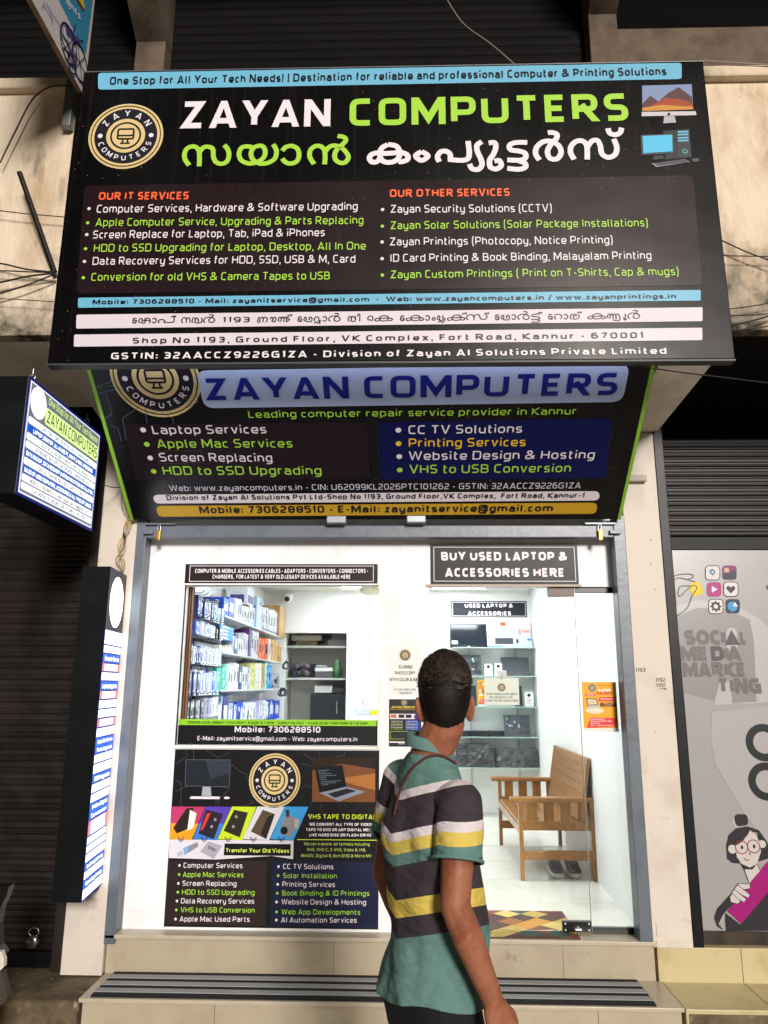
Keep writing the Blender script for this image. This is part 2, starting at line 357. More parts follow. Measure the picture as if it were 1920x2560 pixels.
class Sheet:
    """flat printed art on a plane. m maps art coordinates to (u, v) metres on the plane"""
    def __init__(s, parent, O, U, V, m=None, lift=.0012):
        s.O, s.U, s.V = Vector(O), Vector(U).normalized(), Vector(V).normalized(); s.N = s.U.cross(s.V).normalized()
        s.parent, s.lift, s.parts, s.n = parent, lift, {}, 0
        s.m = m or s.pix
    def pix(s, x, y):
        r = ray(x, y); t = (s.O - EYE).dot(s.N) / r.dot(s.N); q = EYE + r * t - s.O
        return Vector((q.dot(s.U), q.dot(s.V)))
    def put(s, part, m, poly, layer):
        s.n += 1; s.parts.setdefault(part, []).append((m, poly, layer + (s.n % 20) * .012))
    def poly(s, part, m, pts, layer=1): s.put(part, m, [s.m(*p) for p in pts], layer)
    def rrect(s, part, m, pts, rad, layer=1):
        P = [(s.m(*p), True) for p in pts]; s.put(part, m, round_path(P, rad, True), layer)
    def frame(s, part, m, pts, w, layer=1, rad=0):
        P = [(s.m(*p), rad > 0) for p in pts]
        for q in ribbon(round_path(P, rad, True), w, True): s.put(part, m, q, layer)
    def circle(s, part, m, c, r, layer=1, n=40, raw=False, ry=None):
        c = c if raw else s.m(*c)
        s.put(part, m, [c + Vector((r * math.cos(2 * math.pi * k / n), (ry or r) * math.sin(2 * math.pi * k / n))) for k in range(n)], layer)
    def ring(s, part, m, c, r, w, layer=1, n=48, raw=False, ry=None):
        c = c if raw else s.m(*c)
        for q in ribbon([c + Vector((r * math.cos(2 * math.pi * k / n), (ry or r) * math.sin(2 * math.pi * k / n))) for k in range(n)], w, True): s.put(part, m, q, layer)
    def line(s, part, m, pts, w, layer=1, smooth=0, closed=False):
        P = [s.m(*p) for p in pts]
        if smooth: P = [v.to_2d() for v in spline([p.to_3d() for p in P], smooth, closed)]
        for q in ribbon(P, w, closed): s.put(part, m, q, layer)
    def text(s, part, m, t, p0, p1, cap, wt=.15, layer=3, rad=.2, track=.17):
        a, b = s.m(*p0), s.m(*p1); c = s.m(p0[0], p0[1] - cap); h = abs((c - a).y) or (c - a).length
        ex = (b - a).normalized(); ey = Vector((-ex.y, ex.x))
        W, polys = typeset(t, wt, track, rad); sx = (b - a).length / W
        for q, li in polys: s.put(part, m, [a + ex * (p.x * sx) + ey * (p.y * h) for p in q], layer + li * .12)
    def arc(s, part, m, t, c, r, cap, a0, a1, wt, layer, inside=False):
        n = len(t)
        for i, ch in enumerate(t):
            an = a0 + (a1 - a0) * i / (n - 1); W, paths = glyph(ch, wt)
            er = Vector((math.cos(an), math.sin(an))); up = er * (-1 if inside else 1); rt = Vector((up.y, -up.x))
            o = c + er * r - up * cap * .5 - rt * W * cap * .5
            for li, qs in enumerate(paths):
                for q in qs: s.put(part, m, [o + rt * p.x * cap + up * p.y * cap for p in q], layer + li * .12)
    def logo(s, part, c, r, layer=2, raw=False, ring_text=True, word=True):
        c = c if raw else s.m(*c); g, k, w = ink('#ddc48b'), ink('#1a1a24'), ink('#ece6ee')
        s.circle(part, g, c, r, layer, raw=True); s.ring(part, k, c, r * .925, r * .028, layer + 1, raw=True)
        s.circle(part, k, c, r * .84, layer + 1.2, raw=True); s.circle(part, g, c, r * .52, layer + 2, raw=True)
        s.ring(part, k, c, r * .39, r * .05, layer + 3, raw=True)
        e = lambda x, y: c + Vector((x, y)) * r
        for q in ribbon(round_path([(e(*p), True) for p in ((-.21, .2), (.21, .2), (.21, -.1), (-.21, -.1))], r * .05, True), r * .05, True): s.put(part, k, q, layer + 3.2)
        for q in ribbon([e(-.21, -.0), e(.21, -.0)], r * .045): s.put(part, k, q, layer + 3.4)
        for q in ribbon([e(-.13, -.235), e(.13, -.235)], r * .045): s.put(part, k, q, layer + 3.4)
        for x in (-.06, .06):
            for q in ribbon([e(x, -.11), e(x * 1.25, -.23)], r * .045): s.put(part, k, q, layer + 3.6)
        for x in (-1, 1): s.circle(part, w, e(x * .68, 0), r * .065, layer + 3, 16, raw=True)
        s.arc(part, w, 'ZAYAN', c, r * .68, r * .18, R(146), R(34), .17, layer + 3)
        s.arc(part, w, 'COMPUTERS', c, r * .68, r * .15, R(202), R(338), .17, layer + 3, inside=True)
    def build(s):
        M = Matrix((s.U, s.V, s.N)).transposed().to_4x4(); M.translation = s.O
        for c in s.parent.children:                       # print lies on its panel: a sub-part of it
            if c.name.split('.')[0] in ('panel', 'sheet', 'box', 'mat'): s.parent = c; break
        Pinv = world_of(s.parent).inverted(); out = {}
        for name, items in s.parts.items():
            nm = name.split('#')[0]
            me = bpy.data.meshes.new(nm); vs = []; fs = []; mi = []; ms = []
            for m, poly, layer in items:
                if len(poly) < 3: continue
                ar = sum(poly[i].x * poly[(i + 1) % len(poly)].y - poly[(i + 1) % len(poly)].x * poly[i].y for i in range(len(poly)))
                if ar < 0: poly = poly[::-1]
                o = len(vs); z = s.lift * layer
                vs += [(p.x, p.y, z) for p in poly]; fs.append(list(range(o, o + len(poly))))
                if m not in ms: ms.append(m)
                mi.append(ms.index(m))
            me.from_pydata(vs, [], fs)
            for m in ms: me.materials.append(m)
            me.polygons.foreach_set('material_index', mi); me.update()
            o = bpy.data.objects.new(nm, me); C.objects.link(o); o.parent = s.parent
            o.matrix_local = Pinv @ M; out[name] = o
        return out
def rectsheet(parent, x0, x1, z0, z1, Y, lift=.0012):
    """art on a wall facing the street, measured in fractions: (0,0) top left, (1,1) bottom right"""
    return Sheet(parent, (x0, Y, z0), (1, 0, 0), (0, 0, 1), lambda fx, fy: Vector((fx * (x1 - x0), (1 - fy) * (z1 - z0))), lift)
# ------------------------------------------------------------------ the setting
M_road = mat('road_paving', '#b5ada2', .85, mix=('#968c7e', 9, .35, .7), bump=(60, .5))
M_white = mat('white_emulsion', '#f0f0f2', .55, mix=[('#d6d2cc', 3, .5, .8), ('#c2b49c', 1.1, .62, .85)], bump=(22, .12))
M_pillar = mat('pillar_paint', '#dacfc2', .6, mix=[('#c4b5a4', 2.2, .5, .75), ('#a89683', 7, .62, .8)], bump=(14, .25))
M_plaster = mat('weathered_plaster', '#e6d4bc', .8, mix=[('#c0a586', 2.0, .48, .72), ('#94805e', 6, .6, .8), ('#3a3424', 1.6, .54, .70)], bump=(26, .6), stretch=(1.8, 1.8, .7))
def stain_near_foot(m, z0, z1, col):
    nt = m.node_tree; b = nt.nodes['Principled BSDF']; src = b.inputs['Base Color'].links[0].from_socket
    tc = nt.nodes.new('ShaderNodeTexCoord'); sp = nt.nodes.new('ShaderNodeSeparateXYZ'); nt.links.new(tc.outputs['Object'], sp.inputs[0])
    g = nt.nodes.new('ShaderNodeMapRange'); g.inputs[1].default_value = z1; g.inputs[2].default_value = z0; nt.links.new(sp.outputs[2], g.inputs[0])
    n = nt.nodes.new('ShaderNodeTexNoise'); n.inputs['Scale'].default_value = 3.4; n.inputs['Detail'].default_value = 9; n.inputs['Roughness'].default_value = .7; nt.links.new(tc.outputs['Object'], n.inputs['Vector'])
    a = nt.nodes.new('ShaderNodeMath'); a.operation = 'MULTIPLY_ADD'; a.inputs[1].default_value = .42; nt.links.new(g.outputs[0], a.inputs[0]); nt.links.new(n.outputs[0], a.inputs[2])
    r = nt.nodes.new('ShaderNodeMapRange'); r.inputs[1].default_value = .70; r.inputs[2].default_value = .98; nt.links.new(a.outputs[0], r.inputs[0])
    x = nt.nodes.new('ShaderNodeMix'); x.data_type = 'RGBA'; x.inputs[7].default_value = lin(col); nt.links.new(r.outputs[0], x.inputs[0]); nt.links.new(src, x.inputs[6]); nt.links.new(x.outputs[2], b.inputs['Base Color'])
stain_near_foot(M_plaster, 3.6 , 4.5, '#2e2a1a')
M_soffit = mat('soffit_plaster', '#efe5d9', .8, mix=('#d0c0ae', 2.5, .5, .75), bump=(16, .2))
M_upper = mat('dirty_dim_upper_plaster', '#6a5a4b', .85, mix=('#40352b', 3, .45, .7), bump=(16, .3))  # dirt, with the shading of the upper recess darkened into the colour
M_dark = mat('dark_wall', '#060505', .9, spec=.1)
M_tile = mat('beige_tile', '#bfb39d', .35, mix=[('#b0a08a', 6, .5, .75), ('#6a5a44', 2.2, .66, .8)], bump=(8, .04))
M_tile_side = mat('beige_tile_riser', '#b6a991', .42, mix=[('#a89984', 5, .45, .75), ('#6a5a44', 3.0, .66, .8)], bump=(9, .05))
M_ytile = mat('yellow_tile', '#c8b98c', .4, mix=[('#a8945e', 4, .5, .75), ('#4a3c1f', 2.4, .62, .76)])
M_conc = mat('rough_concrete', '#77684f', .9, mix=[('#4a3f2e', 5, .42, .65), ('#a89878', 13, .6, .72)], bump=(25, .6))
M_ftile = mat('glossy_floor_tile', '#e4e0d4', .08, mix=('#d6d0c2', 2.5, .5, .7))
M_inwall = mat('interior_paint', '#ecebe7', .5)
M_ceil = mat('ceiling_board', '#e4e4e0', .6)
M_groove = mat('tile_joint', '#6f6250', .9)

b = MB(); b.box(-14, 14, -14, 14, -.2, 0, M_road)
b.build('road', kind='structure')

SILL, TREAD = .37, .17
st = empty('entrance_steps', (-.15, 4.5, 0), label='beige tiled shop entrance steps with a striped mat on the lower tread', cat='steps')
b = MB()
b.box(-1.69, 1.385, 4.665, 4.86, 0, SILL - .022, M_tile_side)
b.build('upper_riser', st)
b = MB(); b.box(-1.70, 1.395, 4.640, 4.86, SILL - .022, SILL, M_tile, .004); b.build('upper_tread', st)
b = MB()
b.box(-1.67, 1.40, 4.325, 4.665, 0, TREAD - .02, M_tile_side)
for x in (-.98, .22, .98): b.box(x - .0015, x + .0015, 4.3235, 4.325, 0, TREAD - .02, M_groove)
b.build('lower_riser', st)
b = MB(); b.box(-1.685, 1.41, 4.30, 4.665, TREAD - .02, TREAD, M_tile, .004); b.build('lower_tread', st)
b = MB()
for x in (-.4, .88): b.box(x - .0012, x + .0012, 4.6635, 4.665, TREAD, SILL - .022, M_groove)
b.build('tile_joint', st)
# striped runner on the lower tread
MG, MK = mat('mat_grey_rib', '#a2a4a6', .9, bump=(220, .6)), mat('mat_black_rib', '#191a1b', .95, bump=(220, .6))
b = MB(); n = 6; y0, y1 = 4.318, 4.655
for i in range(7):
    a = y0 + (y1 - y0) * i / 7; c = y0 + (y1 - y0) * (i + 1) / 7
    b.box(-1.63, 1.275, a, c, TREAD + .001, TREAD + (.012 if i % 2 else .008), MG if i % 2 else MK)
thing('striped_mat', b, 'grey and black striped rubber runner mat lying along the entrance step', 'mat')

# yellow tiled ledge in front of the next shop, concrete ledge on the left
o = empty('tiled_ledge', (3.2, 4.5, 0), label='yellow tiled ledge and step before the neighbouring black framed shop', cat='ledge')
b = MB(); b.box(1.415, 5.5, 4.30, 4.66, 0, TREAD - .004, M_ytile, .004); b.build('tread', o)
b = MB(); b.box(1.40, 5.5, 4.66, 4.95, 0, .34, M_ytile, .004); b.build('upper_ledge', o)
b = MB(); b.box(1.43, 5.5, 4.294, 4.30, 0, .145, M_conc); b.build('stained_riser', o)
b = MB()
for x in (1.86, 2.4):
    b.box(x - .0012, x + .0012, 4.6575, 4.66, TREAD, .338, M_groove); b.box(x - .0012, x + .0012, 4.31, 4.655, TREAD - .004, TREAD - .0025, M_groove)
b.build('tile_joint', o)
b = MB(); b.box(-5.5, -1.69, 4.31, 5.0, 0, .15, M_conc, .02)
thing('concrete_ledge', b, 'worn concrete ledge beneath the closed brown shutter', 'ledge')

# ------------------------------------------------------------------ the building
bd = empty('commercial_building', (0, 4.75, 0), label='weathered beige two storey shop building with parapet beam and pillars', cat='building')
def part(name, mb, label=None): return mb.build(name, bd, label=label)
b = MB(); b.box(-1.94, -1.70, 4.65, 4.95, .16, 3.345, M_pillar, .006); b.box(-1.935, -1.70, 4.645, 4.65, .16, .36, M_pillar); part('pillar', b)
b = MB(); b.box(1.375, 1.60, 4.65, 4.95, .34, 3.345, M_pillar, .006)
b.box(1.40, 1.47, 4.646, 4.65, .40, .47, M_pillar, .003); b.box(1.395, 1.595, 4.644, 4.65, .34, .375, M_pillar, .003)
for x, y in ((650, 170), (650, 375), (685, 597), (690, 1830)):
    p = onY(*B4(x, y), 4.65); b.sphere(p, (.008, .006, .006), M_pillar, 8)
part('pillar', b)
for x0, x1 in ((-1.965, -1.69), (1.36, 1.63)):
    zf = 3.425 if x0 > 0 else 3.585
    b = MB(); b.hexa([(x0, (3.67 if x0 > 0 else 3.81), zf), (x1, (3.67 if x0 > 0 else 3.81), zf), (x1, 4.95, 3.335), (x0, 4.95, 3.335)], [(x0, (3.67 if x0 > 0 else 3.81), 3.60), (x1, (3.67 if x0 > 0 else 3.81), 3.60), (x1, 4.95, 3.60), (x0, 4.95, 3.60)], M_soffit); part('bracket_beam', b)
b = MB(); b.box(-6, 1.5, 3.80, 5.2, 3.60, 3.76, M_soffit); b.box(1.5, 6, 3.80, 5.2, 3.60, 3.76, mat('dark_void_soffit', '#14110f', .9, spec=.1)); part('soffit_slab', b)  # right part coloured near black for the dark void beyond the beam
b = MB(); b.box(-6, 6, 3.72, 3.80, 3.60, 5.15, M_plaster); part('parapet', b)
b = MB(); b.box(-6, 6, 3.67, 3.86, 5.15, 5.225, mat('coping_paint', '#d9c7ad', .8, mix=('#7c6a50', 3, .5, .8), bump=(15, .5)), .015); part('coping', b)
# dark wall round the shutters of the ground floor
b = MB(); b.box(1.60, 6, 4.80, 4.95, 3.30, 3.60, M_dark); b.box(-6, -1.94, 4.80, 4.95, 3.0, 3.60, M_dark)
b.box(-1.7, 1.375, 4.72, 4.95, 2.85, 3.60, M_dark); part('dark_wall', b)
# upper storey: two pillars with cantilever brackets, wall panels and slab
def upper_pillar(x0, x1, zb):
    b = MB(); b.box(x0, x1, 4.65, 4.9, 3.76, zb, M_upper, .008)
    b.prism([(x0, 4.65, zb), (x0, 4.9, zb), (x0, 4.9, 7.3), (x0, 3.6, 7.3), (x0, 3.6, 7.1)], (x1 - x0, 0, 0), M_upper)
    return part('upper_pillar', b)
pa, pb = onY(336, 150, 4.65).x, onY(410, 150, 4.65).x
upper_pillar(pa, pb, 6.45)
qa, qb = onY(1476, 120, 4.65).x, onY(1548, 120, 4.65).x
upper_pillar(qa, qb, 6.62)
b = MB(); b.box(-6, 6, 3.6, 5.2, 7.3, 7.5, M_soffit); part('upper_slab', b)
wz = onY(1700, 70, 4.74).z
b = MB(); b.box(qb, 6, 4.74, 4.9, 3.76, wz, M_upper); part('upper_wall', b)
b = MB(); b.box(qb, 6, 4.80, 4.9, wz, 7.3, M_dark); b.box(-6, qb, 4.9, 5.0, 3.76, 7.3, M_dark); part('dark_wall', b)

def shutter(name, x0, x1, z0, z1, Y, col, label, pitch=.07, bottom=True, rust=None):
    m = mat('shutter_' + name, col, .75 if name == 'upper' else .45, .3 if name == 'brown' else 0, spec=.15 if name == 'upper' else .4, mix=rust or ('#080605', 3, .4, .7), bump=(30, .08))
    o = empty('rolling_shutter', ((x0 + x1) / 2, Y, z0), label=label, cat='shutter')
    b = MB(); zz = z0 + (.09 if bottom else 0); pr = []
    while zz < z1:
        for t, y in ((0, 0), (.06, -.010), (.14, -.014), (.22, -.010), (.28, 0), (.45, -.008), (.65, -.010), (.85, -.006)): pr.append((y, zz + t * pitch))
        zz += pitch
    vs = [(x, Y + y, z) for y, z in pr for x in (x0, x1)]
    b.add(vs, [(2 * i, 2 * i + 1, 2 * i + 3, 2 * i + 2) for i in range(len(pr) - 1)], m, True)
    b.box(x0, x1, Y + .01, Y + .02, z0, z1, m); b.build('slats', o)
    if bottom:
        b = MB(); b.box(x0, x1, Y - .02, Y + .012, z0, z0 + .085, mat('shutter_bar_dark', '#090a0b', .5, spec=.25, mix=('#14100c', 9, .55, .75)), .004); b.build('bottom_bar', o)
    return o
sl_ = shutter('brown', -5.5, -2.02, .155, 3.3, 4.78, '#2b2320', 'closed dark brown rolling shutter left of the lit computer shop', .0695)
b = MB(); b.box(-2.02, -1.945, 4.70, 4.80, .155, 3.4, mat('brown_channel', '#241a16', .5), .004); b.build('guide_channel', sl_)
sr_ = shutter('black', 1.665, 5.5, 2.60, 3.32, 4.78, '#0a0908', 'half raised black rolling shutter above the grey vinyl shop panel', .066)
b = MB(); b.box(1.602, 1.662, 4.655, 4.80, .34, 3.4, mat('black_channel', '#050506', .4, spec=.25, mix=('#0c0c0e', 6, .5, .7)), .004); b.build('guide_channel', sr_)
shutter('upper', pb, qa, 3.76, 7.2, 4.80, '#070505', 'dark upper floor shutter above the main black signboard', .08, False)
shutter('upper', -6, pa, 3.76, 7.2, 4.80, '#070505', 'dark upper floor shutter behind the hanging wheelchair sign', .08, False)

# interior room: structure
b = MB(); b.box(-1.72, 1.56, 4.86, 9.2, SILL - .06, SILL - .002, M_ftile)
JT = mat('floor_joint', '#b9b2a2', .4)
for y in (5.4, 6.0, 6.6, 7.2, 7.8, 8.4): b.box(-1.7, 1.5, y - .0015, y + .0015, SILL - .002, SILL - .0012, JT)
for x in (-.9, -.3, .3, .9): b.box(x - .0015, x + .0015, 4.86, 9, SILL - .002, SILL - .0008, JT)
b.build('shop_floor', kind='structure')
b = MB(); b.box(-1.9, 1.7, 4.84, 9.9, 2.85, 2.95, M_ceil); b.build('shop_ceiling', kind='structure')
iw = empty('shop_room', (0, 9, .37), label='bright white painted room walls inside the lit computer shop', cat='room')
b = MB(); b.hexa([(1.365, 4.8, .36), (1.6, 4.8, .36), (1.7, 9.0, .36), (1.49, 9.0, .36)], [(1.365, 4.8, 2.85), (1.6, 4.8, 2.85), (1.7, 9.0, 2.85), (1.49, 9.0, 2.85)], M_inwall); b.build('side_wall', iw)
b = MB(); b.box(-1.8, -1.68, 4.84, 9.0, .36, 2.85, M_inwall); b.build('side_wall', iw)
NX0, NX1, NZ = -1.42, -.685, 2.357
b = MB(); b.box(-1.7, NX0, 9.0, 9.12, .36, 2.85, M_inwall); b.box(NX0, NX1, 9.0, 9.12, NZ, 2.85, M_inwall); b.box(NX1, 1.7, 9.0, 9.12, .36, 2.85, M_inwall)
b.build('back_wall', iw)
M_niche = mat('niche_paint', '#c9c6c0', .7)
b = MB(); b.box(NX0 - .1, NX1 + .1, 9.62, 9.72, .36, 2.5, M_niche); b.box(NX0 - .04, NX0, 9.12, 9.62, .36, 2.5, M_niche); b.box(NX1, NX1 + .04, 9.12, 9.62, .36, 2.5, M_niche)
b.box(NX0 - .1, NX1 + .1, 9.0 + .12, 9.72, NZ + .02, 2.5, M_niche); b.box(NX0 - .1, NX1 + .1, 9.0, 9.72, .3, .365, M_niche); b.build('niche', iw)
b = MB()
M_frame = mat('white_frame', '#ecebe6', .4)
b.box(NX1, NX1 + .06, 8.985, 9.0, .37, NZ + .06, M_frame, .003); b.box(NX0 - .03, NX1, 8.985, 9.0, NZ, NZ + .06, M_frame, .003); b.build('niche_frame', iw)

# ceiling light panels (back pair in view; unseen front pair added for stronger light)
M_panel = mat('led_panel_light', '#f4f6ff', .5, emit=20)
for i, (x, y, lab) in enumerate(((-.42, 8.35, 'lit ceiling panel near the back wall, left of the two seen through glass'), (.62, 8.35, 'lit ceiling panel above the used laptop shelves'),
                      (-.6, 5.9, 'unseen lit ceiling panel added just behind the shop window'), (.7, 5.9, 'unseen lit ceiling panel added just behind the glass door'))):
    o = empty('ceiling_light', (x, y, 2.84), label=lab, cat='ceiling light', group='ceiling lights of the shop')
    b = MB(); b.box(x - .33, x + .33, y - .33, y + .33, 2.842, 2.85, M_frame); b.build('frame', o)
    b = MB(); b.box(x - .3, x + .3, y - .3, y + .3, 2.836, 2.842, M_panel); b.build('diffuser', o)

# ------------------------------------------------------------------ shop front: partition, window, glass door
PY = 4.75
sf = empty('storefront', (0, PY, SILL), label='white shop front partition with display window and door opening', cat='partition')
WX0, WX1, WZ0, WZ1 = -1.40, -.164, 1.392, 2.368
DX0, DX1, DZ1 = .157, 1.071, 2.362
b = MB()
b.box(-1.70, WX0, PY, PY + .08, SILL, 2.82, M_white); b.box(WX0, WX1, PY, PY + .08, WZ1, 2.82, M_white); b.box(WX0, WX1, PY, PY + .08, SILL, WZ0, M_white)
b.box(WX1, DX0, PY, PY + .08, SILL, 2.82, M_white); b.box(DX0, 1.375, PY, PY + .08, DZ1, 2.82, M_white); b.build('wall', sf)
b = MB(); t = .012
for x0, x1, z0, z1 in ((WX0 - .022, WX0, WZ0 - .02, WZ1 + .012), (WX1, WX1 + .018, WZ0 - .02, WZ1 + .012), (WX0, WX1, WZ1, WZ1 + .012), (WX0, WX1, WZ0 - .02, WZ0)):
    b.box(x0, x1, PY - t, PY + .03, z0, z1, M_frame, .003)
b.build('window_frame', sf)
G = glass()
b = MB(); b.box(WX0 - .005, WX1 + .005, PY + .032, PY + .038, WZ0 - .005, WZ1 + .005, G); b.build('window_pane', sf)
b = MB(); b.box(DX0 - .02, DX1 + .04, PY - .012, PY + .0, DZ1, DZ1 + .014, mat('header_trim', '#b8a898', .5)); b.build('header_trim', sf)
# side lite: fixed glass pane right of the door with black top and bottom rails
o = empty('fixed_glass_panel', (1.2, PY, SILL), label='fixed clear glass side panel with black rails right of the glass door', cat='glass panel')
b = MB(); b.box(1.077, 1.372, PY + .03, PY + .038, SILL + .02, DZ1 - .03, G); b.build('pane', o)
MBK = mat('black_rail', '#0b0b0c', .35)
b = MB(); b.box(1.077, 1.372, PY + .02, PY + .048, DZ1 - .037, DZ1, MBK, .002); b.build('top_rail', o)
b = MB(); b.box(1.079, 1.372, PY + .02, PY + .048, SILL, SILL + .035, MBK, .002); b.build('bottom_rail', o)
# frameless glass door
o = empty('glass_door', (.62, PY, SILL), label='frameless clear glass shop door with metal patch fittings', cat='door')
b = MB(); b.box(DX0 + .006, DX1, PY + .028, PY + .038, SILL + .012, DZ1 - .006, glass('door_glass', (.95, .99, .97), .1)); b.build('pane', o)
Mpatch = mat('brushed_patch', '#5c4e45', .45, .2)
b = MB(); b.box(.905, DX1, PY + .016, PY + .05, DZ1 - .058, DZ1 - .002, Mpatch, .003); b.build('top_patch', o)
b = MB(); b.box(.905, DX1, PY + .016, PY + .05, SILL + .008, SILL + .065, mat('black_patch', '#101011', .3, .3), .003)
for x in (.92, 1.055):
    for z in (SILL + .02, SILL + .053): b.lathe((x, PY + .016, z), [(.0, -.002), (.005, -.002), (.005, 0)], M_frame, 10, 'Y')
b.box(.975, 1.01, PY + .008, PY + .016, SILL + .02, SILL + .03, mat('steel', '#b9bcc0', .25, .9)); b.lathe((.99, PY + .012, SILL + .036), [(0, -.003), (.008, -.003), (.008, .004)], MATS['steel'], 12, 'Y'); b.build('bottom_patch', o)
ME = mat('glass_edge', '#8fa79d', .2)
b = MB(); b.box(DX1, DX1 + .0025, PY + .028, PY + .038, SILL + .012, DZ1 - .006, ME); b.box(DX0 + .0035, DX0 + .006, PY + .028, PY + .038, SILL + .012, DZ1 - .006, ME); b.build('pane_edge', o)

# grey shutter frame round the opening
MGF = mat('grey_gloss_paint', '#666d77', .36, .0, mix=('#565c66', 5, .45, .7), bump=(26, .12))
sfm = empty('rolling_shutter', (-.16, 4.66, SILL), label='raised shutter with blue grey steel channels and bar round the shop opening', cat='shutter')
b = MB(); b.box(-1.703, -1.640, 4.640, 4.715, SILL - .05, 2.80, MGF, .004); b.box(-1.655, -1.640, 4.715, 4.75, SILL, 2.7, MGF); b.build('guide_channel', sfm)
b = MB(); b.box(1.305, 1.378, 4.640, 4.715, SILL, 2.80, MGF, .004); b.box(1.305, 1.32, 4.715, 4.75, SILL, 2.7, MGF); b.build('guide_channel', sfm)
b = MB(); b.box(-1.640, 1.305, 4.635, 4.70, 2.655, 2.735, MGF, .006); b.build('bottom_bar', sfm)
for px in ((1415, 750, 1497, 780, A5), (98, 748, 180, 778, A6)):
    p0 = onY(*px[4](px[0], px[1]), 4.62); p1 = onY(*px[4](px[2], px[3]), 4.62)
    b = MB(); b.box(p0.x, p1.x, 4.57, 4.635, p1.z, p0.z, mat('grey_cap', '#a9aeb4', .3, .2), .006); b.build('lift_grip', sfm)
MBR = mat('brass', '#b8923c', .3, .9); MST = mat('dull_steel', '#6d7176', .4, .7)
for side, x in ((-1, -1.55), (1, 1.215)):
    b = MB(); b.box(x - .09, x + .10, 4.615, 4.632, 2.735, 2.748, MST, .002); b.box(x - .10 * 1 if side < 0 else x + .06, x - .04 if side < 0 else x + .13, 4.61, 4.635, 2.675, 2.70, MGF, .003); b.build('hasp', sfm)
    k = empty('padlock', (x, 4.615, 2.6), label='brass padlock hanging at the %s end of the shutter bar' % ('left' if side < 0 else 'right'), cat='padlock', group='padlocks of the shutter bar')
    b = MB(); b.box(x - .013, x + .013, 4.604, 4.622, 2.635, 2.70, MBR, .004); b.build('body', k)
    b = MB(); b.tube([(x - .009, 4.613, 2.70), (x - .009, 4.613, 2.725)] + [(x - .009 * math.cos(a), 4.613, 2.725 + .009 * math.sin(a)) for a in (.5, 1.0, 1.57, 2.1, 2.6)] + [(x + .009, 4.613, 2.725), (x + .009, 4.613, 2.70)], .003, MATS['steel']); b.build('shackle', k)
# silver padlock on the brown shutter
p = onY(*(260 * .31641, 1860 + 1560 * .31641), 4.72)
k = empty('shutter_lock', p, label='round silver lock on the dark brown shutter bottom', cat='padlock')
b = MB(); b.lathe((p.x, p.y, p.z), [(0, -.02), (.03, -.02), (.036, -.01), (.036, .012), (0, .012)], MATS['steel'], 24, 'Y'); b.box(p.x - .012, p.x + .012, p.y - .024, p.y - .02, p.z - .008, p.z + .01, MST); b.build('body', k)
b = MB(); b.tube([(p.x + .03 * math.cos(a), p.y, p.z + .05 + .022 * math.sin(a)) for a in [R(-60 + 30 * i) for i in range(11)]], .005, MATS['steel']); b.build('shackle', k)
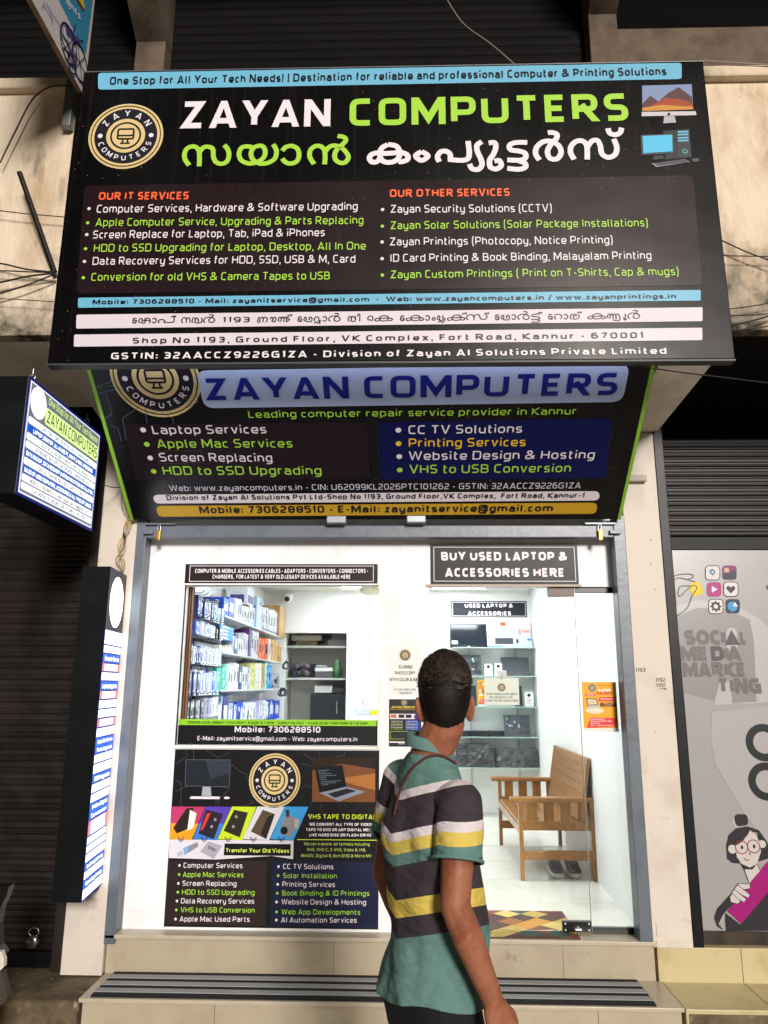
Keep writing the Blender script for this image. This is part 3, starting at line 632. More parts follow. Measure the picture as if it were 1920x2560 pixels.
# ------------------------------------------------------------------ Malayalam lettering
ML = {  # strokes through points; unit = letter height
'sa': (1.25, [[(.16, 0), (.03, .38), (.12, .8), (.32, .92), (.48, .72), (.48, 0)], [(.48, .6), (.62, .9), (.78, .85), (.82, .3), (1.0, .08), (1.18, .4), (1.1, .92)]]),
'na': (1.0, [[(.16, 0), (.03, .38), (.12, .8), (.32, .92), (.48, .72), (.48, 0)], [(.48, .6), (.62, .9), (.85, .85), (.92, .4), (.92, 0)]]),
'sha': (1.3, [[(.1, .1), (.3, .05), (.35, .5), (.2, .9), (.05, .6)], [(.35, .1), (.7, .05), (.7, .9)], [(.7, .5), (.95, .95), (1.2, .6), (1.2, 0)], [(.35, .5), (1.2, .5)]]),
'pa': (.85, [[(.14, .1), (.03, .45), (.15, .85), (.32, .7), (.32, .06), (.8, .06), (.8, .98)]]),
'va': (1.0, [[(.16, 0), (.03, .45), (.2, .92), (.42, .7), (.42, .06), (.9, .06), (.9, .95)], [(.42, .5), (.6, .9), (.9, .6)]]),
'ka': (1.35, [[(.5, .95), (.35, .7), (.35, .25), (.6, .02), (.85, .25), (.85, .7), (.65, .95), (.5, .95)], [(.35, .5), (.12, .45), (.03, .2), (.2, 0), (.35, .25)], [(.35, .5), (.85, .5), (1.15, .5), (1.25, .2), (1.05, 0)]]),
'am': (.5, [[(.25, .6), (.05, .32), (.25, .02), (.45, .32), (.25, .6)]]),
'aa': (.62, [[(.03, .75), (.3, .95), (.52, .5), (.3, .04), (.03, .25)]]),
'e': (.7, [[(.4, .4), (.2, .2), (.05, .5), (.3, .95), (.58, .5), (.4, .04)]]),
'ee': (.6, [[(.52, .1), (.22, .04), (.05, .3), (.2, .55), (.48, .5), (.5, .3), (.3, .25)], [(.2, .55), (.08, .78), (.28, .96), (.5, .82)]]),
'mpa': (1.3, [[(.1, .0), (.03, .4), (.2, .95), (.45, .7), (.42, .06), (1.2, .06), (1.2, .95)], [(.42, .6), (.6, .92), (.8, .6), (.8, .06)]]),
'gra': (1.35, [[(.2, -.2), (.03, .3), (.2, 1.0)], [(.35, 0), (.3, .5), (.5, .92), (.72, .7), (.7, 0)], [(.7, .6), (.95, .95), (1.25, .5), (1.05, 0)]]),
'au': (.9, [[(.05, .6), (.25, .9), (.4, .5), (.25, .1)], [(.4, .6), (.65, .92), (.8, .5), (.6, .04), (.4, .2)]]),
'nda': (1.5, [[(.1, .1), (.03, .5), (.2, .9), (.38, .6), (.3, .05)], [(.38, .6), (.55, .92), (.7, .6), (.7, 0)], [(.7, .6), (.85, .92), (1.0, .6), (1.0, 0)], [(1.4, .9), (1.1, .85), (1.1, .6), (1.4, .45), (1.1, .05)]]),
'pha': (1.1, [[(.14, .1), (.03, .45), (.15, .85), (.32, .7), (.32, .06), (.95, .06), (1.0, .6), (.8, .9), (.65, .6), (.75, .3)]]),
'la': (.9, [[(.05, -.3), (.3, -.05), (.5, -.3), (.75, -.1), (.75, -.4)], [(.14, .1), (.03, .45), (.3, .9), (.6, .7), (.6, .06), (.85, .3)]]),
'pla': (1.1, [[(.14, .1), (.03, .45), (.15, .85), (.32, .7), (.32, .06), (.7, .06), (.7, .95)], [(.1, -.35), (.4, -.1), (.6, -.35), (.9, -.1), (.95, .5)]]),
'i': (.35, [[(.05, 0), (.05, .5), (.15, .95), (.28, .6)]]), 'li': (.3, [[(.1, 0), (.1, 1.0)]]),
'rr': (.95, [[(.16, 0), (.03, .38), (.15, .85), (.45, .95), (.78, .8), (.88, .4), (.7, 0)]]),
'ra': (1.1, [[(.16, 0), (.03, .38), (.15, .8), (.42, .92), (.82, .75), (.95, .4), (.82, .08), (.6, .06), (.52, .35), (.7, .75), (.9, 1.1), (.75, 1.25)]]),
'tta': (.72, [[(.62, .95), (.2, .92), (.1, .7), (.55, .55), (.6, .35), (.1, .3)], [(.4, .3), (.62, .1), (.5, -.15), (.08, -.1)]]),
'da': (1.25, [[(.16, 0), (.03, .4), (.2, .92), (.45, .7), (.42, .06), (.8, .06), (1.1, .35), (1.05, .95)], [(.42, .5), (.65, .92), (.8, .5)]]),
'nna': (1.7, [[(.1, .1), (.03, .5), (.2, .9), (.38, .6), (.3, .05)], [(.38, .6), (.55, .92), (.7, .6), (.7, -.1)], [(.7, .6), (.9, .92), (1.05, .6), (1.05, -.1)], [(1.05, .6), (1.25, .92), (1.45, .6), (1.45, -.25), (.7, -.3)]]),
'uu': (.5, [[(.3, .9), (.4, .5), (.1, .1), (.3, -.25), (.45, 0), (.2, .05)]]),
'vir': (.0, [[(-.35, 1.3), (-.22, 1.1), (.0, 1.15), (.08, 1.4)]]), ' ': (.75, [])}
ML.update({'ka': (2.19, [[(1.03, 1.0), (0.68, 0.78), (0.58, 0.41), (0.75, 0.08), (1.17, 0.0), (1.57, 0.17), (1.7, 0.55), (1.5, 0.91), (1.03, 1.0)], [(0.58, 0.55), (0.18, 0.47), (0.0, 0.25), (0.15, 0.02), (0.45, 0.06), (0.62, 0.31)], [(0.53, 0.49), (1.17, 0.51), (1.78, 0.55), (2.11, 0.41), (2.13, 0.17), (1.83, 0.04), (1.62, 0.04)]]), 'ra': (1.44, [[(0.2, 0.0), (0.0, 0.32), (0.06, 0.69), (0.39, 0.98), (0.83, 1.02), (1.25, 0.78), (1.38, 0.39), (1.16, 0.06), (0.77, 0.1), (0.64, 0.47), (0.83, 0.85), (1.12, 1.17), (1.14, 1.4), (0.88, 1.5), (0.66, 1.48)]]), 'sa': (2.55, [[(0.2, 0.0), (0.0, 0.38), (0.05, 0.75), (0.33, 0.98), (0.67, 0.98), (0.88, 0.7), (0.9, 0.0)], [(0.9, 0.65), (1.15, 0.98), (1.45, 1.02), (1.6, 0.75), (1.69, 0.31), (2.04, 0.11), (2.4, 0.27), (2.49, 0.65), (2.33, 1.11)]]), 'tta': (1.18, [[(1.12, 1.0), (0.46, 0.99), (0.13, 0.84), (0.19, 0.59), (0.65, 0.51), (0.99, 0.4), (1.03, 0.15), (0.74, 0.0), (0.0, 0.02)], [(0.65, -0.04), (0.99, -0.17), (1.01, -0.4), (0.65, -0.51), (0.0, -0.46)]]), 'pa': (1.97, [[(0.12, 0.0), (0.0, 0.32), (0.2, 0.62), (0.56, 0.65), (0.79, 0.45), (0.79, 0.16)], [(0.64, 0.15), (1.88, 0.18), (1.91, 1.29)]]), 'na': (1.15, [[(0.2, 0), (0.03, 0.4), (0.15, 0.85), (0.4, 0.98), (0.6, 0.75), (0.6, 0)], [(0.6, 0.6), (0.8, 0.95), (1.0, 0.85), (1.08, 0.5), (1.08, 0)]]), 'vir': (0, [[(-0.5, 1.05), (-0.42, 1.25), (-0.2, 1.3), (-0.05, 1.15), (0.0, 1.4)]]), 'i': (0.34, [[(0.0, 0.9), (0.1, 1.25), (0.3, 1.2), (0.3, 0.0)]]), 'e': (0.75, [[(0.38, 0.35), (0.2, 0.2), (0.05, 0.45), (0.15, 0.85), (0.42, 0.97), (0.66, 0.7), (0.62, 0.25), (0.42, 0.04)]]), 'sha': (1.55, [[(0.3, 0.1), (0.06, 0.3), (0.1, 0.75), (0.35, 0.9), (0.5, 0.6), (0.4, 0.2)], [(0.4, 0.08), (0.8, 0.08), (0.8, 0.95)], [(0.8, 0.6), (1.0, 0.95), (1.3, 0.9), (1.48, 0.5), (1.4, 0)], [(0.5, 0.5), (1.45, 0.5)]])})
def malayalam(s, part, m, words, p0, p1, h, w, layer=3):
    a, b = s.m(*p0), s.m(*p1); H = abs((s.m(p0[0], p0[1] - h) - a).y)
    ex = (b - a).normalized(); ey = Vector((-ex.y, ex.x)); x = 0; out = []
    for g in words.split(' '):
        if g == '_': x += .75; continue
        if g not in ML:
            W, polys = typeset(g, .16)
            for q, li in polys: out.append([(p.x * 1.3 + x, p.y) for p in q])
            x += W * 1.3 + .2; continue
        W, sts = ML[g]
        for st in sts:
            P = [v.to_2d() for v in spline([(px + x, py, 0) for px, py in st], 4)]
            for q in ribbon(P, w): out.append([(p.x, p.y) for p in q])
        x += W + (.16 if W else 0)
    sx = (b - a).length / x
    for i, q in enumerate(out): s.put(part, m, [a + ex * (px * sx) + ey * (py * H) for px, py in q], layer + (i % 7) * .03)

WHT, GRN, BLU, NVY, ORG, BLK = ink('#ece2ea'), ink('#a6d945'), ink('#6fb6d6'), ink('#141420'), ink('#ff6a3c'), ink('#111114')
LAV, MAR, NAV2 = ink('#d6cfe2'), vinyl('print_maroon_panel', '#231519', .28, .2), vinyl('print_navy_panel', '#0b1138', .34)
V_BLK = vinyl('black_flex_sheet', '#080708', .26, .16)
M_alu = mat('sign_frame_steel', '#7d7f82', .4, .7)

# ---- the big upper signboard
SX0, SX1, SZ0, SZ1, SY = -1.862, 1.684, 3.38, 5.179, 3.60
ms = empty('signboard', (-.09, SY, SZ0), label='large upper black shop signboard listing services in English and Malayalam', cat='signboard')
b = MB(); b.box(SX0, SX1, SY, SY + .045, SZ0, SZ1, V_BLK, .004); b.build('panel', ms)
b = MB(); b.box(SX0 - .004, SX1 + .004, SY - .003, SY + .06, SZ1, SZ1 + .006, M_alu); b.box(SX0 - .004, SX1 + .004, SY + .002, SY + .06, SZ0 - .010, SZ0, mat('dark_frame', '#3a3a3c', .5))
for x in (-1.5, -.6, .4, 1.3): b.box(x - .02, x + .02, SY + .045, 3.72, 3.7, 4.9, M_alu)
b.build('frame', ms)
s = Sheet(ms, (SX0, SY - .0005, SZ0), (1, 0, 0), (0, 0, 1))
s.rrect('blue_banner', BLU, [d(212, 158), d(1472.5, 136), d(1472.5, 171), d(212, 194)], .02, 1)
s.text('blue_banner', NVY, 'One Stop for All Your Tech Needs! | Destination for reliable and professional Computer & Printing Solutions', d(237, 184), d(1440, 163), 17 * K, .19)
s.text('shop_name', WHT, 'ZAYAN', d(389.5, 278.5), d(713, 273.5), 58 * K, .2, rad=.16)
s.text('shop_name', GRN, 'COMPUTERS', d(755, 273), d(1358.5, 261.5), 58.5 * K, .2, rad=.16)
m1, m2 = zoomer(400, 180, .36166), zoomer(900, 180, .42194)
for z, m, w, sts in ((m1, GRN, .0268, [
    [(202, 648), (172, 600), (176, 550), (205, 522), (245, 520), (270, 548), (274, 600), (272, 655)],
    [(274, 560), (300, 526), (335, 520), (366, 536), (371, 590), (388, 625), (428, 638), (466, 618), (478, 572), (468, 535), (445, 508)],
    [(640, 524), (600, 517), (562, 530), (547, 572), (565, 615), (620, 636), (680, 622), (720, 590), (728, 550), (712, 518), (680, 514), (645, 530), (630, 570), (645, 610), (690, 636), (750, 630), (795, 600), (806, 555), (797, 525), (782, 504)],
    [(846, 548), (870, 523), (912, 514), (950, 534), (962, 575), (948, 618), (908, 636), (870, 628), (846, 602)],
    [(1066, 640), (1036, 590), (1040, 545), (1070, 518), (1105, 515), (1135, 540), (1142, 590), (1138, 642)],
    [(1140, 560), (1168, 524), (1210, 512), (1262, 532), (1302, 585), (1285, 625), (1250, 632), (1216, 612), (1208, 575), (1226, 535), (1262, 504), (1285, 476), (1272, 454), (1228, 446)]]),
   (m2, WHT, .0300, [
    [(165, 432), (128, 455), (118, 495), (135, 530), (180, 538), (222, 520), (236, 480), (215, 442), (165, 432)],
    [(118, 480), (75, 488), (56, 512), (72, 536), (104, 532), (122, 505)], [(112, 486), (180, 484), (245, 480), (280, 495), (282, 520), (250, 534), (228, 534)],
    [(365, 474), (330, 500), (365, 527), (402, 500), (365, 474)],
    [(470, 535), (459, 505), (478, 476), (512, 473), (534, 492), (534, 520)], [(520, 521), (638, 518), (640, 412)],
    [(722, 416), (694, 436), (694, 470), (716, 520), (722, 555), (700, 580), (664, 576), (648, 548)],
    [(762, 424), (796, 422), (804, 450), (790, 490), (768, 525), (772, 566), (808, 578), (836, 556), (824, 528), (796, 532)],
    [(990, 421), (920, 422), (886, 438), (892, 464), (940, 472), (976, 484), (980, 510), (950, 526), (872, 524)], [(940, 530), (976, 544), (978, 568), (940, 580), (872, 574)],
    [(1062, 525), (1040, 490), (1046, 450), (1082, 418), (1130, 414), (1176, 440), (1190, 482), (1166, 518), (1124, 514), (1110, 474), (1130, 432), (1162, 398), (1164, 372), (1136, 362), (1112, 364)],
    [(1268, 522), (1246, 480), (1252, 440), (1282, 414), (1320, 414), (1343, 445), (1345, 522)],
    [(1345, 450), (1372, 414), (1405, 410), (1422, 440), (1432, 488), (1470, 510), (1510, 492), (1520, 450), (1502, 400)],
    [(1468, 338), (1478, 366), (1512, 376), (1540, 362), (1548, 334)]])):
    for i, st in enumerate(sts):
        P = [v.to_2d() for v in spline([s.m(*z(*p)).to_3d() for p in st], 6)]
        for q in ribbon(P, w): s.put('malayalam_name', m, q, 3 + i * .1)
s.rrect('services_panel', MAR, [A3(365, 60), A4(1335, 15), A4(1375, 490), A3(330, 526)], .03, 1)
T = 'services_panel'
s.text(T, ORG, 'OUR IT SERVICES', A3(427, 122), A3(815, 120), 16.5 * K, .2)
s.text(T, ORG, 'OUR OTHER SERVICES', A4(25, 110), A4(543, 105), 16.5 * K, .2)
for z, txt, a, e, m, bl in (
    (A3, 'Computer Services, Hardware & Software Upgrading', (418, 178), (1545, 166), WHT, (386, 160)), (A3, 'Apple Computer Service, Upgrading & Parts Replacing', (413, 236), (1570, 226), GRN, (380, 221)),
    (A3, 'Screen Replace for Laptop, Tab, iPad & iPhones', (402, 289), (1403, 279), WHT, (376, 272)), (A3, 'HDD to SSD Upgrading for Laptop, Desktop, All In One', (405, 347), (1580, 337), GRN, (371, 333)),
    (A3, 'Data Recovery Services for HDD, SSD, USB & M, Card', (400, 403), (1535, 393), WHT, (366, 388)), (A3, 'Conversion for old VHS & Camera Tapes to USB', (394, 472), (1425, 466), GRN, (361, 458)),
    (A4, 'Zayan Security Solutions (CCTV)', (28, 178), (725, 174), WHT, (-6, 164)), (A4, 'Zayan Solar Solutions (Solar Package Installations)', (28, 249), (1140, 237), GRN, (-7, 236)),
    (A4, 'Zayan Printings (Photocopy, Notice Printing)', (25, 319), (988, 311), WHT, (-8, 304)), (A4, 'ID Card Printing & Book Binding, Malayalam Printing', (27, 390), (1155, 378), WHT, (-8, 376)),
    (A4, 'Zayan Custom Printings ( Print on T-Shirts, Cap & mugs)', (28, 461), (1273, 447), GRN, (-7, 447))):
    s.text(T, m, txt, z(*a), z(*e), 17 * K, .135); s.circle(T, m, z(*bl), .0095, 3, 14)
s.frame(T, mat('patch_edge', '#5a4a4c', .4), [A3(402, 248), A3(540, 245), A3(537, 292), A3(398, 295)], .0015, 2)
s.rrect('contact_strip', BLU, [A3(338, 544), A4(1368, 510), A4(1368, 556), A3(337, 587)], .008, 1)
s.text('contact_strip', NVY, 'Mobile: 7306288510 - Mail: zayanitservice@gmail.com  -  Web: www.zayancomputers.in / www.zayanprintings.in', A3(400, 573), A4(1262, 547), 9.8 * K, .2)
WH2 = vinyl('print_white_strip', '#dfd4de', .38)
s.rrect('address_strip', WH2, [A3(331, 617), A4(1376, 585), A4(1376, 645), A3(329, 677)], .008, 1)
malayalam(s, 'address_strip', NVY, 'ee sha aa pa vir _ na mpa ra _ 1193 _ gra au nda vir _ ee pha la aa ra _ va i _ e ka _ ee ka aa am pla ka vir sa vir _ ee pha aa ra tta vir _ ee rr aa da vir _ ka nna uu ra', A3(572, 655), A4(1112, 634), 11.5 * K, .15)
s.rrect('address_strip#2', WH2, [A3(321, 703), A4(1375, 673), A4(1375, 727), A3(319, 755)], .008, 1)
s.text('address_strip#2', NVY, 'Shop No 1193, Ground Floor, VK Complex, Fort Road, Kannur - 670001', A3(573, 742), A4(1122, 718), 12.5 * K, .18, track=.3)
s.text('company_line', WHT, 'GSTIN: 32AACCZ9226G1ZA - Division of Zayan AI Solutions Private Limited', A3(480, 810), A4(1220, 787), 14 * K, .19, track=.25)
s.logo('logo', A1(544, 588), .212, 1)
# printed pictures of computers
P = 'computer_picture'
s.poly(P, ink('#c9c4cc'), [A2(1113, 484), A2(1347, 481), A2(1349, 498), A2(1113, 503)], 1)
s.poly(P, ink('#7f93b8'), [A2(1115, 371), A2(1329, 365), A2(1335, 475), A2(1115, 482)], 1.5)
s.poly(P, ink('#5b3a3e'), [A2(1115, 450), A2(1150, 415), A2(1185, 440), A2(1225, 405), A2(1272, 378), A2(1330, 420), A2(1334, 475), A2(1115, 482)], 2)
s.poly(P, ink('#a2472a'), [A2(1150, 460), A2(1215, 425), A2(1290, 432), A2(1334, 452), A2(1334, 475), A2(1150, 480)], 2.5)
s.poly(P, ink('#c98d3c'), [A2(1115, 468), A2(1200, 455), A2(1300, 462), A2(1334, 462), A2(1335, 475), A2(1115, 482)], 3)
s.circle(P, BLK, A2(1230, 494), .008, 3, 12)
s.poly(P, ink('#b4b0ba'), [A2(1210, 503), A2(1255, 501), A2(1262, 530), A2(1206, 533)], 1)
P = 'desktop_picture'
s.poly(P, ink('#23292e'), [A2(1205, 565), A2(1318, 558), A2(1328, 680), A2(1215, 690)], 1)
s.poly(P, ink('#323a40'), [A2(1265, 562), A2(1318, 558), A2(1328, 680), A2(1272, 684)], 1.4)
for y in (568, 580, 594, 606): s.poly(P, BLU, [A2(1268, y), A2(1314, y - 2), A2(1315, y + 5), A2(1269, y + 7)], 2)
s.ring(P, BLU, A2(1300, 655), .012, .004, 2)
s.rrect(P, ink('#39434a'), [A2(1108, 584), A2(1250, 578), A2(1252, 664), A2(1112, 672)], .01, 2)
s.poly(P, ink('#55bfe8'), [A2(1116, 590), A2(1244, 584), A2(1246, 656), A2(1120, 664)], 3)
s.poly(P, ink('#2c3238'), [A2(1165, 674), A2(1205, 672), A2(1212, 688), A2(1160, 692)], 2)
s.poly(P, ink('#8f8a98'), [A2(1155, 708), A2(1300, 690), A2(1322, 702), A2(1175, 724)], 3)
for j in range(3): s.line(P, ink('#2a2a34'), [A2(1166 + 6 * j, 709 + 4 * j), A2(1304 + 5 * j, 693 + 4 * j)], .004, 4)
s.circle(P, ink('#4a4a52'), A2(1345, 693), .022, 3, 16, ry=.012)
s.build()

# ---- the lower, tilted signboard
LX0, LX1 = -1.712, 1.322
LB, LT = Vector((LX0, 4.60, 2.765)), Vector((LX0, 3.74, 3.462))
LV = (LT - LB); LLEN = LV.length; LV.normalize()
LN = Vector((1, 0, 0)).cross(LV)
ls = empty('signboard', (-.195, 4.6, 2.765), label='tilted lower black and blue shop signboard tucked under the upper board', cat='signboard')
V_LOW = vinyl('dark_flex_sheet', '#0c0b10', .22, .3)
b = MB(); w = LX1 - LX0; Q = LB - LN * .03
b.hexa([Q, Q + Vector((w, 0, 0)), Q + Vector((w, 0, 0)) + LV * LLEN, Q + LV * LLEN], [LB, LB + Vector((w, 0, 0)), LB + Vector((w, 0, 0)) + LV * LLEN, LB + LV * LLEN], V_LOW); b.build('panel', ls)
M_grn = mat('green_edge_strip', '#8fc63a', .4)
for x in (LX0 - .02, LX1):
    b = MB(); p = LB + Vector((x - LX0, 0, 0)) + LN * .006
    b.hexa([p - LN * .04, p - LN * .04 + Vector((.02, 0, 0)), p - LN * .04 + Vector((.02, 0, 0)) + LV * LLEN, p - LN * .04 + LV * LLEN], [p, p + Vector((.02, 0, 0)), p + Vector((.02, 0, 0)) + LV * LLEN, p + LV * LLEN], M_grn); b.build('edge_strip', ls)
s = Sheet(ls, LB + LN * .0008, (1, 0, 0), LV)
hexl = mat('print_hex_line', '#5d6d78', .4)
for z, pts in ((A5, [(445, 90), (495, 125), (495, 155), (415, 185), (405, 150)]), (A5, [(410, 190), (480, 180), (560, 215), (625, 255), (635, 340)]), (A5, [(455, 200), (485, 300), (440, 335)]), (A5, [(625, 255), (530, 320), (545, 415)]),
               (A5, [(815, 140), (845, 180), (855, 250), (755, 300), (620, 260)]), (A5, [(625, 300), (690, 290), (745, 320), (750, 345)]), (A5, [(480, 350), (510, 365), (525, 420)]), (A5, [(420, 215), (520, 190), (545, 175)])):
    s.line('hexagon_pattern', hexl, [z(*p) for p in pts], .003, 1)
s.logo('logo', A5(672, 147), .248, 1)
PLT = mat('print_plate_blue', '#b4c4ea', .3)
s.rrect('name_plate', PLT, [A5(846, 114), A6(1064, 86), A6(1030, 250), A5(882, 277)], .06, 1)
s.text('name_plate', ink('#0f1f8c', .3), 'ZAYAN COMPUTERS', A5(893, 242), A6(1002, 219), 47 * K, .2, rad=.16)
s.text('slogan', GRN, 'Leading computer repair service provider in Kannur', A5(1075, 318), A6(830, 303), 15.5 * K, .14)
s.rrect('services_panel', mat('print_maroon_low', '#20141c', .3, spec=.25), [A5(535, 345), A5(1585, 337), A5(1600, 583), A5(585, 590)], .03, 1)
s.rrect('services_panel#2', mat('print_navy_low', '#060e4c', .3, spec=.25), [A5(1634, 338), A6(985, 320), A6(960, 580), A5(1648, 586)], .03, 1)
YEL = ink('#f4c832')
for T, z, txt, a, e, m, bl in (('services_panel', A5, 'Laptop Services', (662, 388), (1153, 385), WHT, (619, 370)), ('services_panel', A5, 'Apple Mac Services', (682, 447), (1265, 446), GRN, (635, 432)),
    ('services_panel', A5, 'Screen Replacing', (693, 506), (1178, 508), WHT, (650, 491)), ('services_panel', A5, 'HDD to SSD Upgrading', (708, 564), (1390, 563), GRN, (665, 549)),
    ('services_panel#2', A6, 'CC TV Solutions', (106, 388), (595, 382), WHT, (62, 371)), ('services_panel#2', A6, 'Printing Services', (107, 444), (610, 440), YEL, (63, 429)),
    ('services_panel#2', A6, 'Website Design & Hosting', (107, 500), (907, 494), WHT, (66, 485)), ('services_panel#2', A6, 'VHS to USB Conversion', (110, 558), (805, 552), GRN, (68, 543))):
    s.text(T, m, txt, z(*a), z(*e), 18.5 * K, .14); s.circle(T, m, z(*bl), .017, 3, 16)
s.frame('services_panel', mat('patch_edge', '#5a4a4c', .4), [A5(682, 462), A5(868, 460), A5(874, 512), A5(688, 516)], .002, 2)
s.text('web_line', LAV, 'Web: www.zayancomputers.in - CIN: U62099KL2026PTC101262 - GSTIN: 32AACCZ9226G1ZA', A5(735, 634), A6(848, 622), 12.5 * K, .13)
s.rrect('address_strip', WHT, [A5(660, 651), A6(931, 635), A6(930, 676), A5(668, 689)], .035, 1)
s.text('address_strip', NVY, 'Division of Zayan AI Solutions Pvt Ltd-Shop No 1193, Ground Floor,VK Complex,  Fort Road, Kannur-1', A5(722, 673), A6(865, 662), 10.5 * K, .19)
s.rrect('contact_strip', ink('#d0a428'), [A5(673, 699), A6(922, 685), A6(917, 733), A5(684, 746)], .035, 1)
s.text('contact_strip', NVY, 'Mobile: 7306288510 - E-Mail: zayanitservice@gmail.com', A5(865, 730), A6(728, 722), 15 * K, .19)
s.build()
# fluorescent batten behind the foot of the upper board, lighting the lower one
o = empty('tube_light', (-.2, 3.69, 3.41), label='lit tube light hidden between the upper and lower signboards', cat='lamp')
b = MB(); b.box(-1.66, 1.29, 3.652, 3.692, 3.44, 3.47, M_frame); b.build('batten', o)
b = MB(); b.tube([(-1.64, 3.672, 3.425), (1.27, 3.672, 3.425)], .012, mat('tube_glow', '#dfe6ff', .5, emit=5)); b.build('tube', o)

# ---- stickers and posters on the shop front
def plate(name, x0, x1, z0, z1, Y, m, label, cat, group=None, th=.003):
    o = empty(name, ((x0 + x1) / 2, Y, z0), label=label, cat=cat, group=group)
    b = MB(); b.box(x0, x1, Y - th, Y, z0, z1, m); b.build('sheet', o)
    return o, rectsheet(o, x0, x1, z0, z1, Y - th - .0003, .0006)
V_BRN = mat('dark_sticker', '#171313', .4, spec=.25, mix=('#2a221f', 5, .45, .75))
o, s = plate('header_sign', -1.406, -.171, 2.381, 2.505, PY, V_BRN, 'long narrow black sign about cables and adapters above the shop window', 'sign')
s.frame('border', WHT, [(.025, .1), (.978, .1), (.978, .9), (.025, .9)], .004, 1)
s.text('lettering', WHT, 'COMPUTER & MOBILE ACCESSORIES CABLES • ADAPTERS • CONVERTERS • CONNECTORS •', (.052, .46), (.95, .46), .21, .23, 1)
s.text('lettering', WHT, 'CHARGERS,  FOR LATEST & VERY OLD LEGASY DEVICES AVAILABLE HERE', (.145, .76), (.86, .76), .21, .23, 1)
s.build()
o, s = plate('header_sign', .168, 1.095, 2.377, 2.63, PY - .013, V_BRN, 'black sign with big white letters BUY USED LAPTOP above the glass door', 'sign')
s.frame('border', WHT, [(.02, .07), (.98, .07), (.98, .93), (.02, .93)], .004, 1)
s.text('lettering', WHT, 'BUY USED LAPTOP &', (.07, .41), (.93, .41), .22, .25, 1, rad=.26)
s.text('lettering', WHT, 'ACCESSORIES HERE', (.095, .82), (.905, .82), .22, .25, 1, rad=.26)
s.build()
# contact band along the foot of the window glass
o, s = plate('window_band', WX0 + .005, WX1 - .003, 1.394, 1.543, PY + .031, mat('band_black', '#0d1016', .3), 'black band with mobile number and green strip along the window foot', 'sticker')
s.poly('hours_strip', ink('#93cf2f'), [(0, 0), (1, .0), (1, .235), (0, .235)], 1)
s.text('hours_strip', BLK, 'WORKING HOURS: MONDAY TO SATURDAY : 8.30AM TO 7.30PM  *  SUNDAY HOLYDAY  *  PLEASE DO NOT PARK FRONT OF THE SHOP', (.045, .18), (.95, .18), .1, .2, 3)
s.text('lettering', WHT, 'Mobile: 7306288510', (.285, .51), (.715, .51), .24, .19, 1)
s.text('lettering', WHT, 'E-Mail: zayanitservice@gmail.com - Web: zayancomputers.in', (.10, .84), (.9, .84), .17, .15, 1)
s.build()
# the poster under the window
o, s = plate('poster', -1.397, -.154, .384, 1.367, PY, mat('poster_black', '#0c0d11', .3), 'large black poster of services under the shop window', 'poster')
s.m = s.pix; s.O = Vector((-1.397, PY - .0034, .384))
hx = mat('print_hex_grey', '#4a4f58', .4)
for pts in ([(190, 45), (190, 90), (110, 150)], [(240, 45), (240, 110)], [(110, 255), (150, 280), (150, 440)], [(110, 340), (200, 300), (180, 310)], [(500, 165), (520, 150), (555, 185), (620, 220), (620, 260)], [(420, 300), (500, 320), (420, 400), (420, 440)],
            [(1030, 50), (1030, 75), (1090, 110)], [(1140, 50), (1140, 90)], [(1010, 140), (1090, 160)], [(1010, 320), (1045, 290), (1090, 310)], [(400, 400), (400, 440)], [(1080, 410), (1080, 450)], [(1150, 430), (1150, 455)], [(1320, 430), (1340, 450)], [(1320, 50), (1320, 80), (1250, 90)], [(330, 45), (420, 100), (500, 60)], [(640, 400), (670, 420), (600, 440)]):
    s.line('hexagon_pattern', hx, [B6(*p) for p in pts], .0022, 1)
s.logo('logo', B6(820, 260), .155, 1)
P = 'monitor_picture'
s.rrect(P, ink('#1d232b'), [B6(185, 112), B6(503, 114), B6(497, 306), B6(180, 300)], .008, 2); s.frame(P, ink('#5a626c'), [B6(185, 112), B6(503, 114), B6(497, 306), B6(180, 300)], .003, 2.5, .006)
s.poly(P, ink('#303842'), [B6(330, 116), B6(498, 118), B6(494, 210), B6(360, 250)], 2.6)
s.poly(P, ink('#a9acb6'), [B6(306, 305), B6(362, 306), B6(368, 372), B6(298, 370)], 2); s.poly(P, WHT, [B6(222, 374), B6(430, 376), B6(425, 394), B6(212, 392)], 2); s.circle(P, WHT, B6(478, 385), .018, 2, 16, ry=.007)
P = 'laptop_picture'
s.poly(P, vinyl('print_wood', '#7a4a28', .4), [B6(1090, 95), B6(1540, 96), B6(1538, 416), B6(1088, 413)], 1)
s.poly(P, ink('#2b1c14'), [B6(1090, 95), B6(1540, 96), B6(1540, 180), B6(1300, 140), B6(1090, 190)], 1.5); s.poly(P, ink('#b07038'), [B6(1250, 250), B6(1539, 210), B6(1538, 330), B6(1420, 300)], 1.7)
s.poly(P, ink('#0e1218'), [B6(1106, 165), B6(1305, 150), B6(1335, 312), B6(1140, 345)], 2); s.poly(P, ink('#8d93a6'), [B6(1140, 350), B6(1330, 305), B6(1466, 342), B6(1280, 410)], 2)
s.poly(P, ink('#23252c'), [B6(1200, 355), B6(1335, 318), B6(1405, 335), B6(1250, 385)], 2.6)
for i in range(9): s.line(P, ink('#6c7f8c'), [B6(1130 + i * 3, 190 + 13 * i), B6(1130 + i * 3 + rnd.randint(40, 150), 188 + 13 * i - 4)], .003, 3)
P = 'tape_strip'
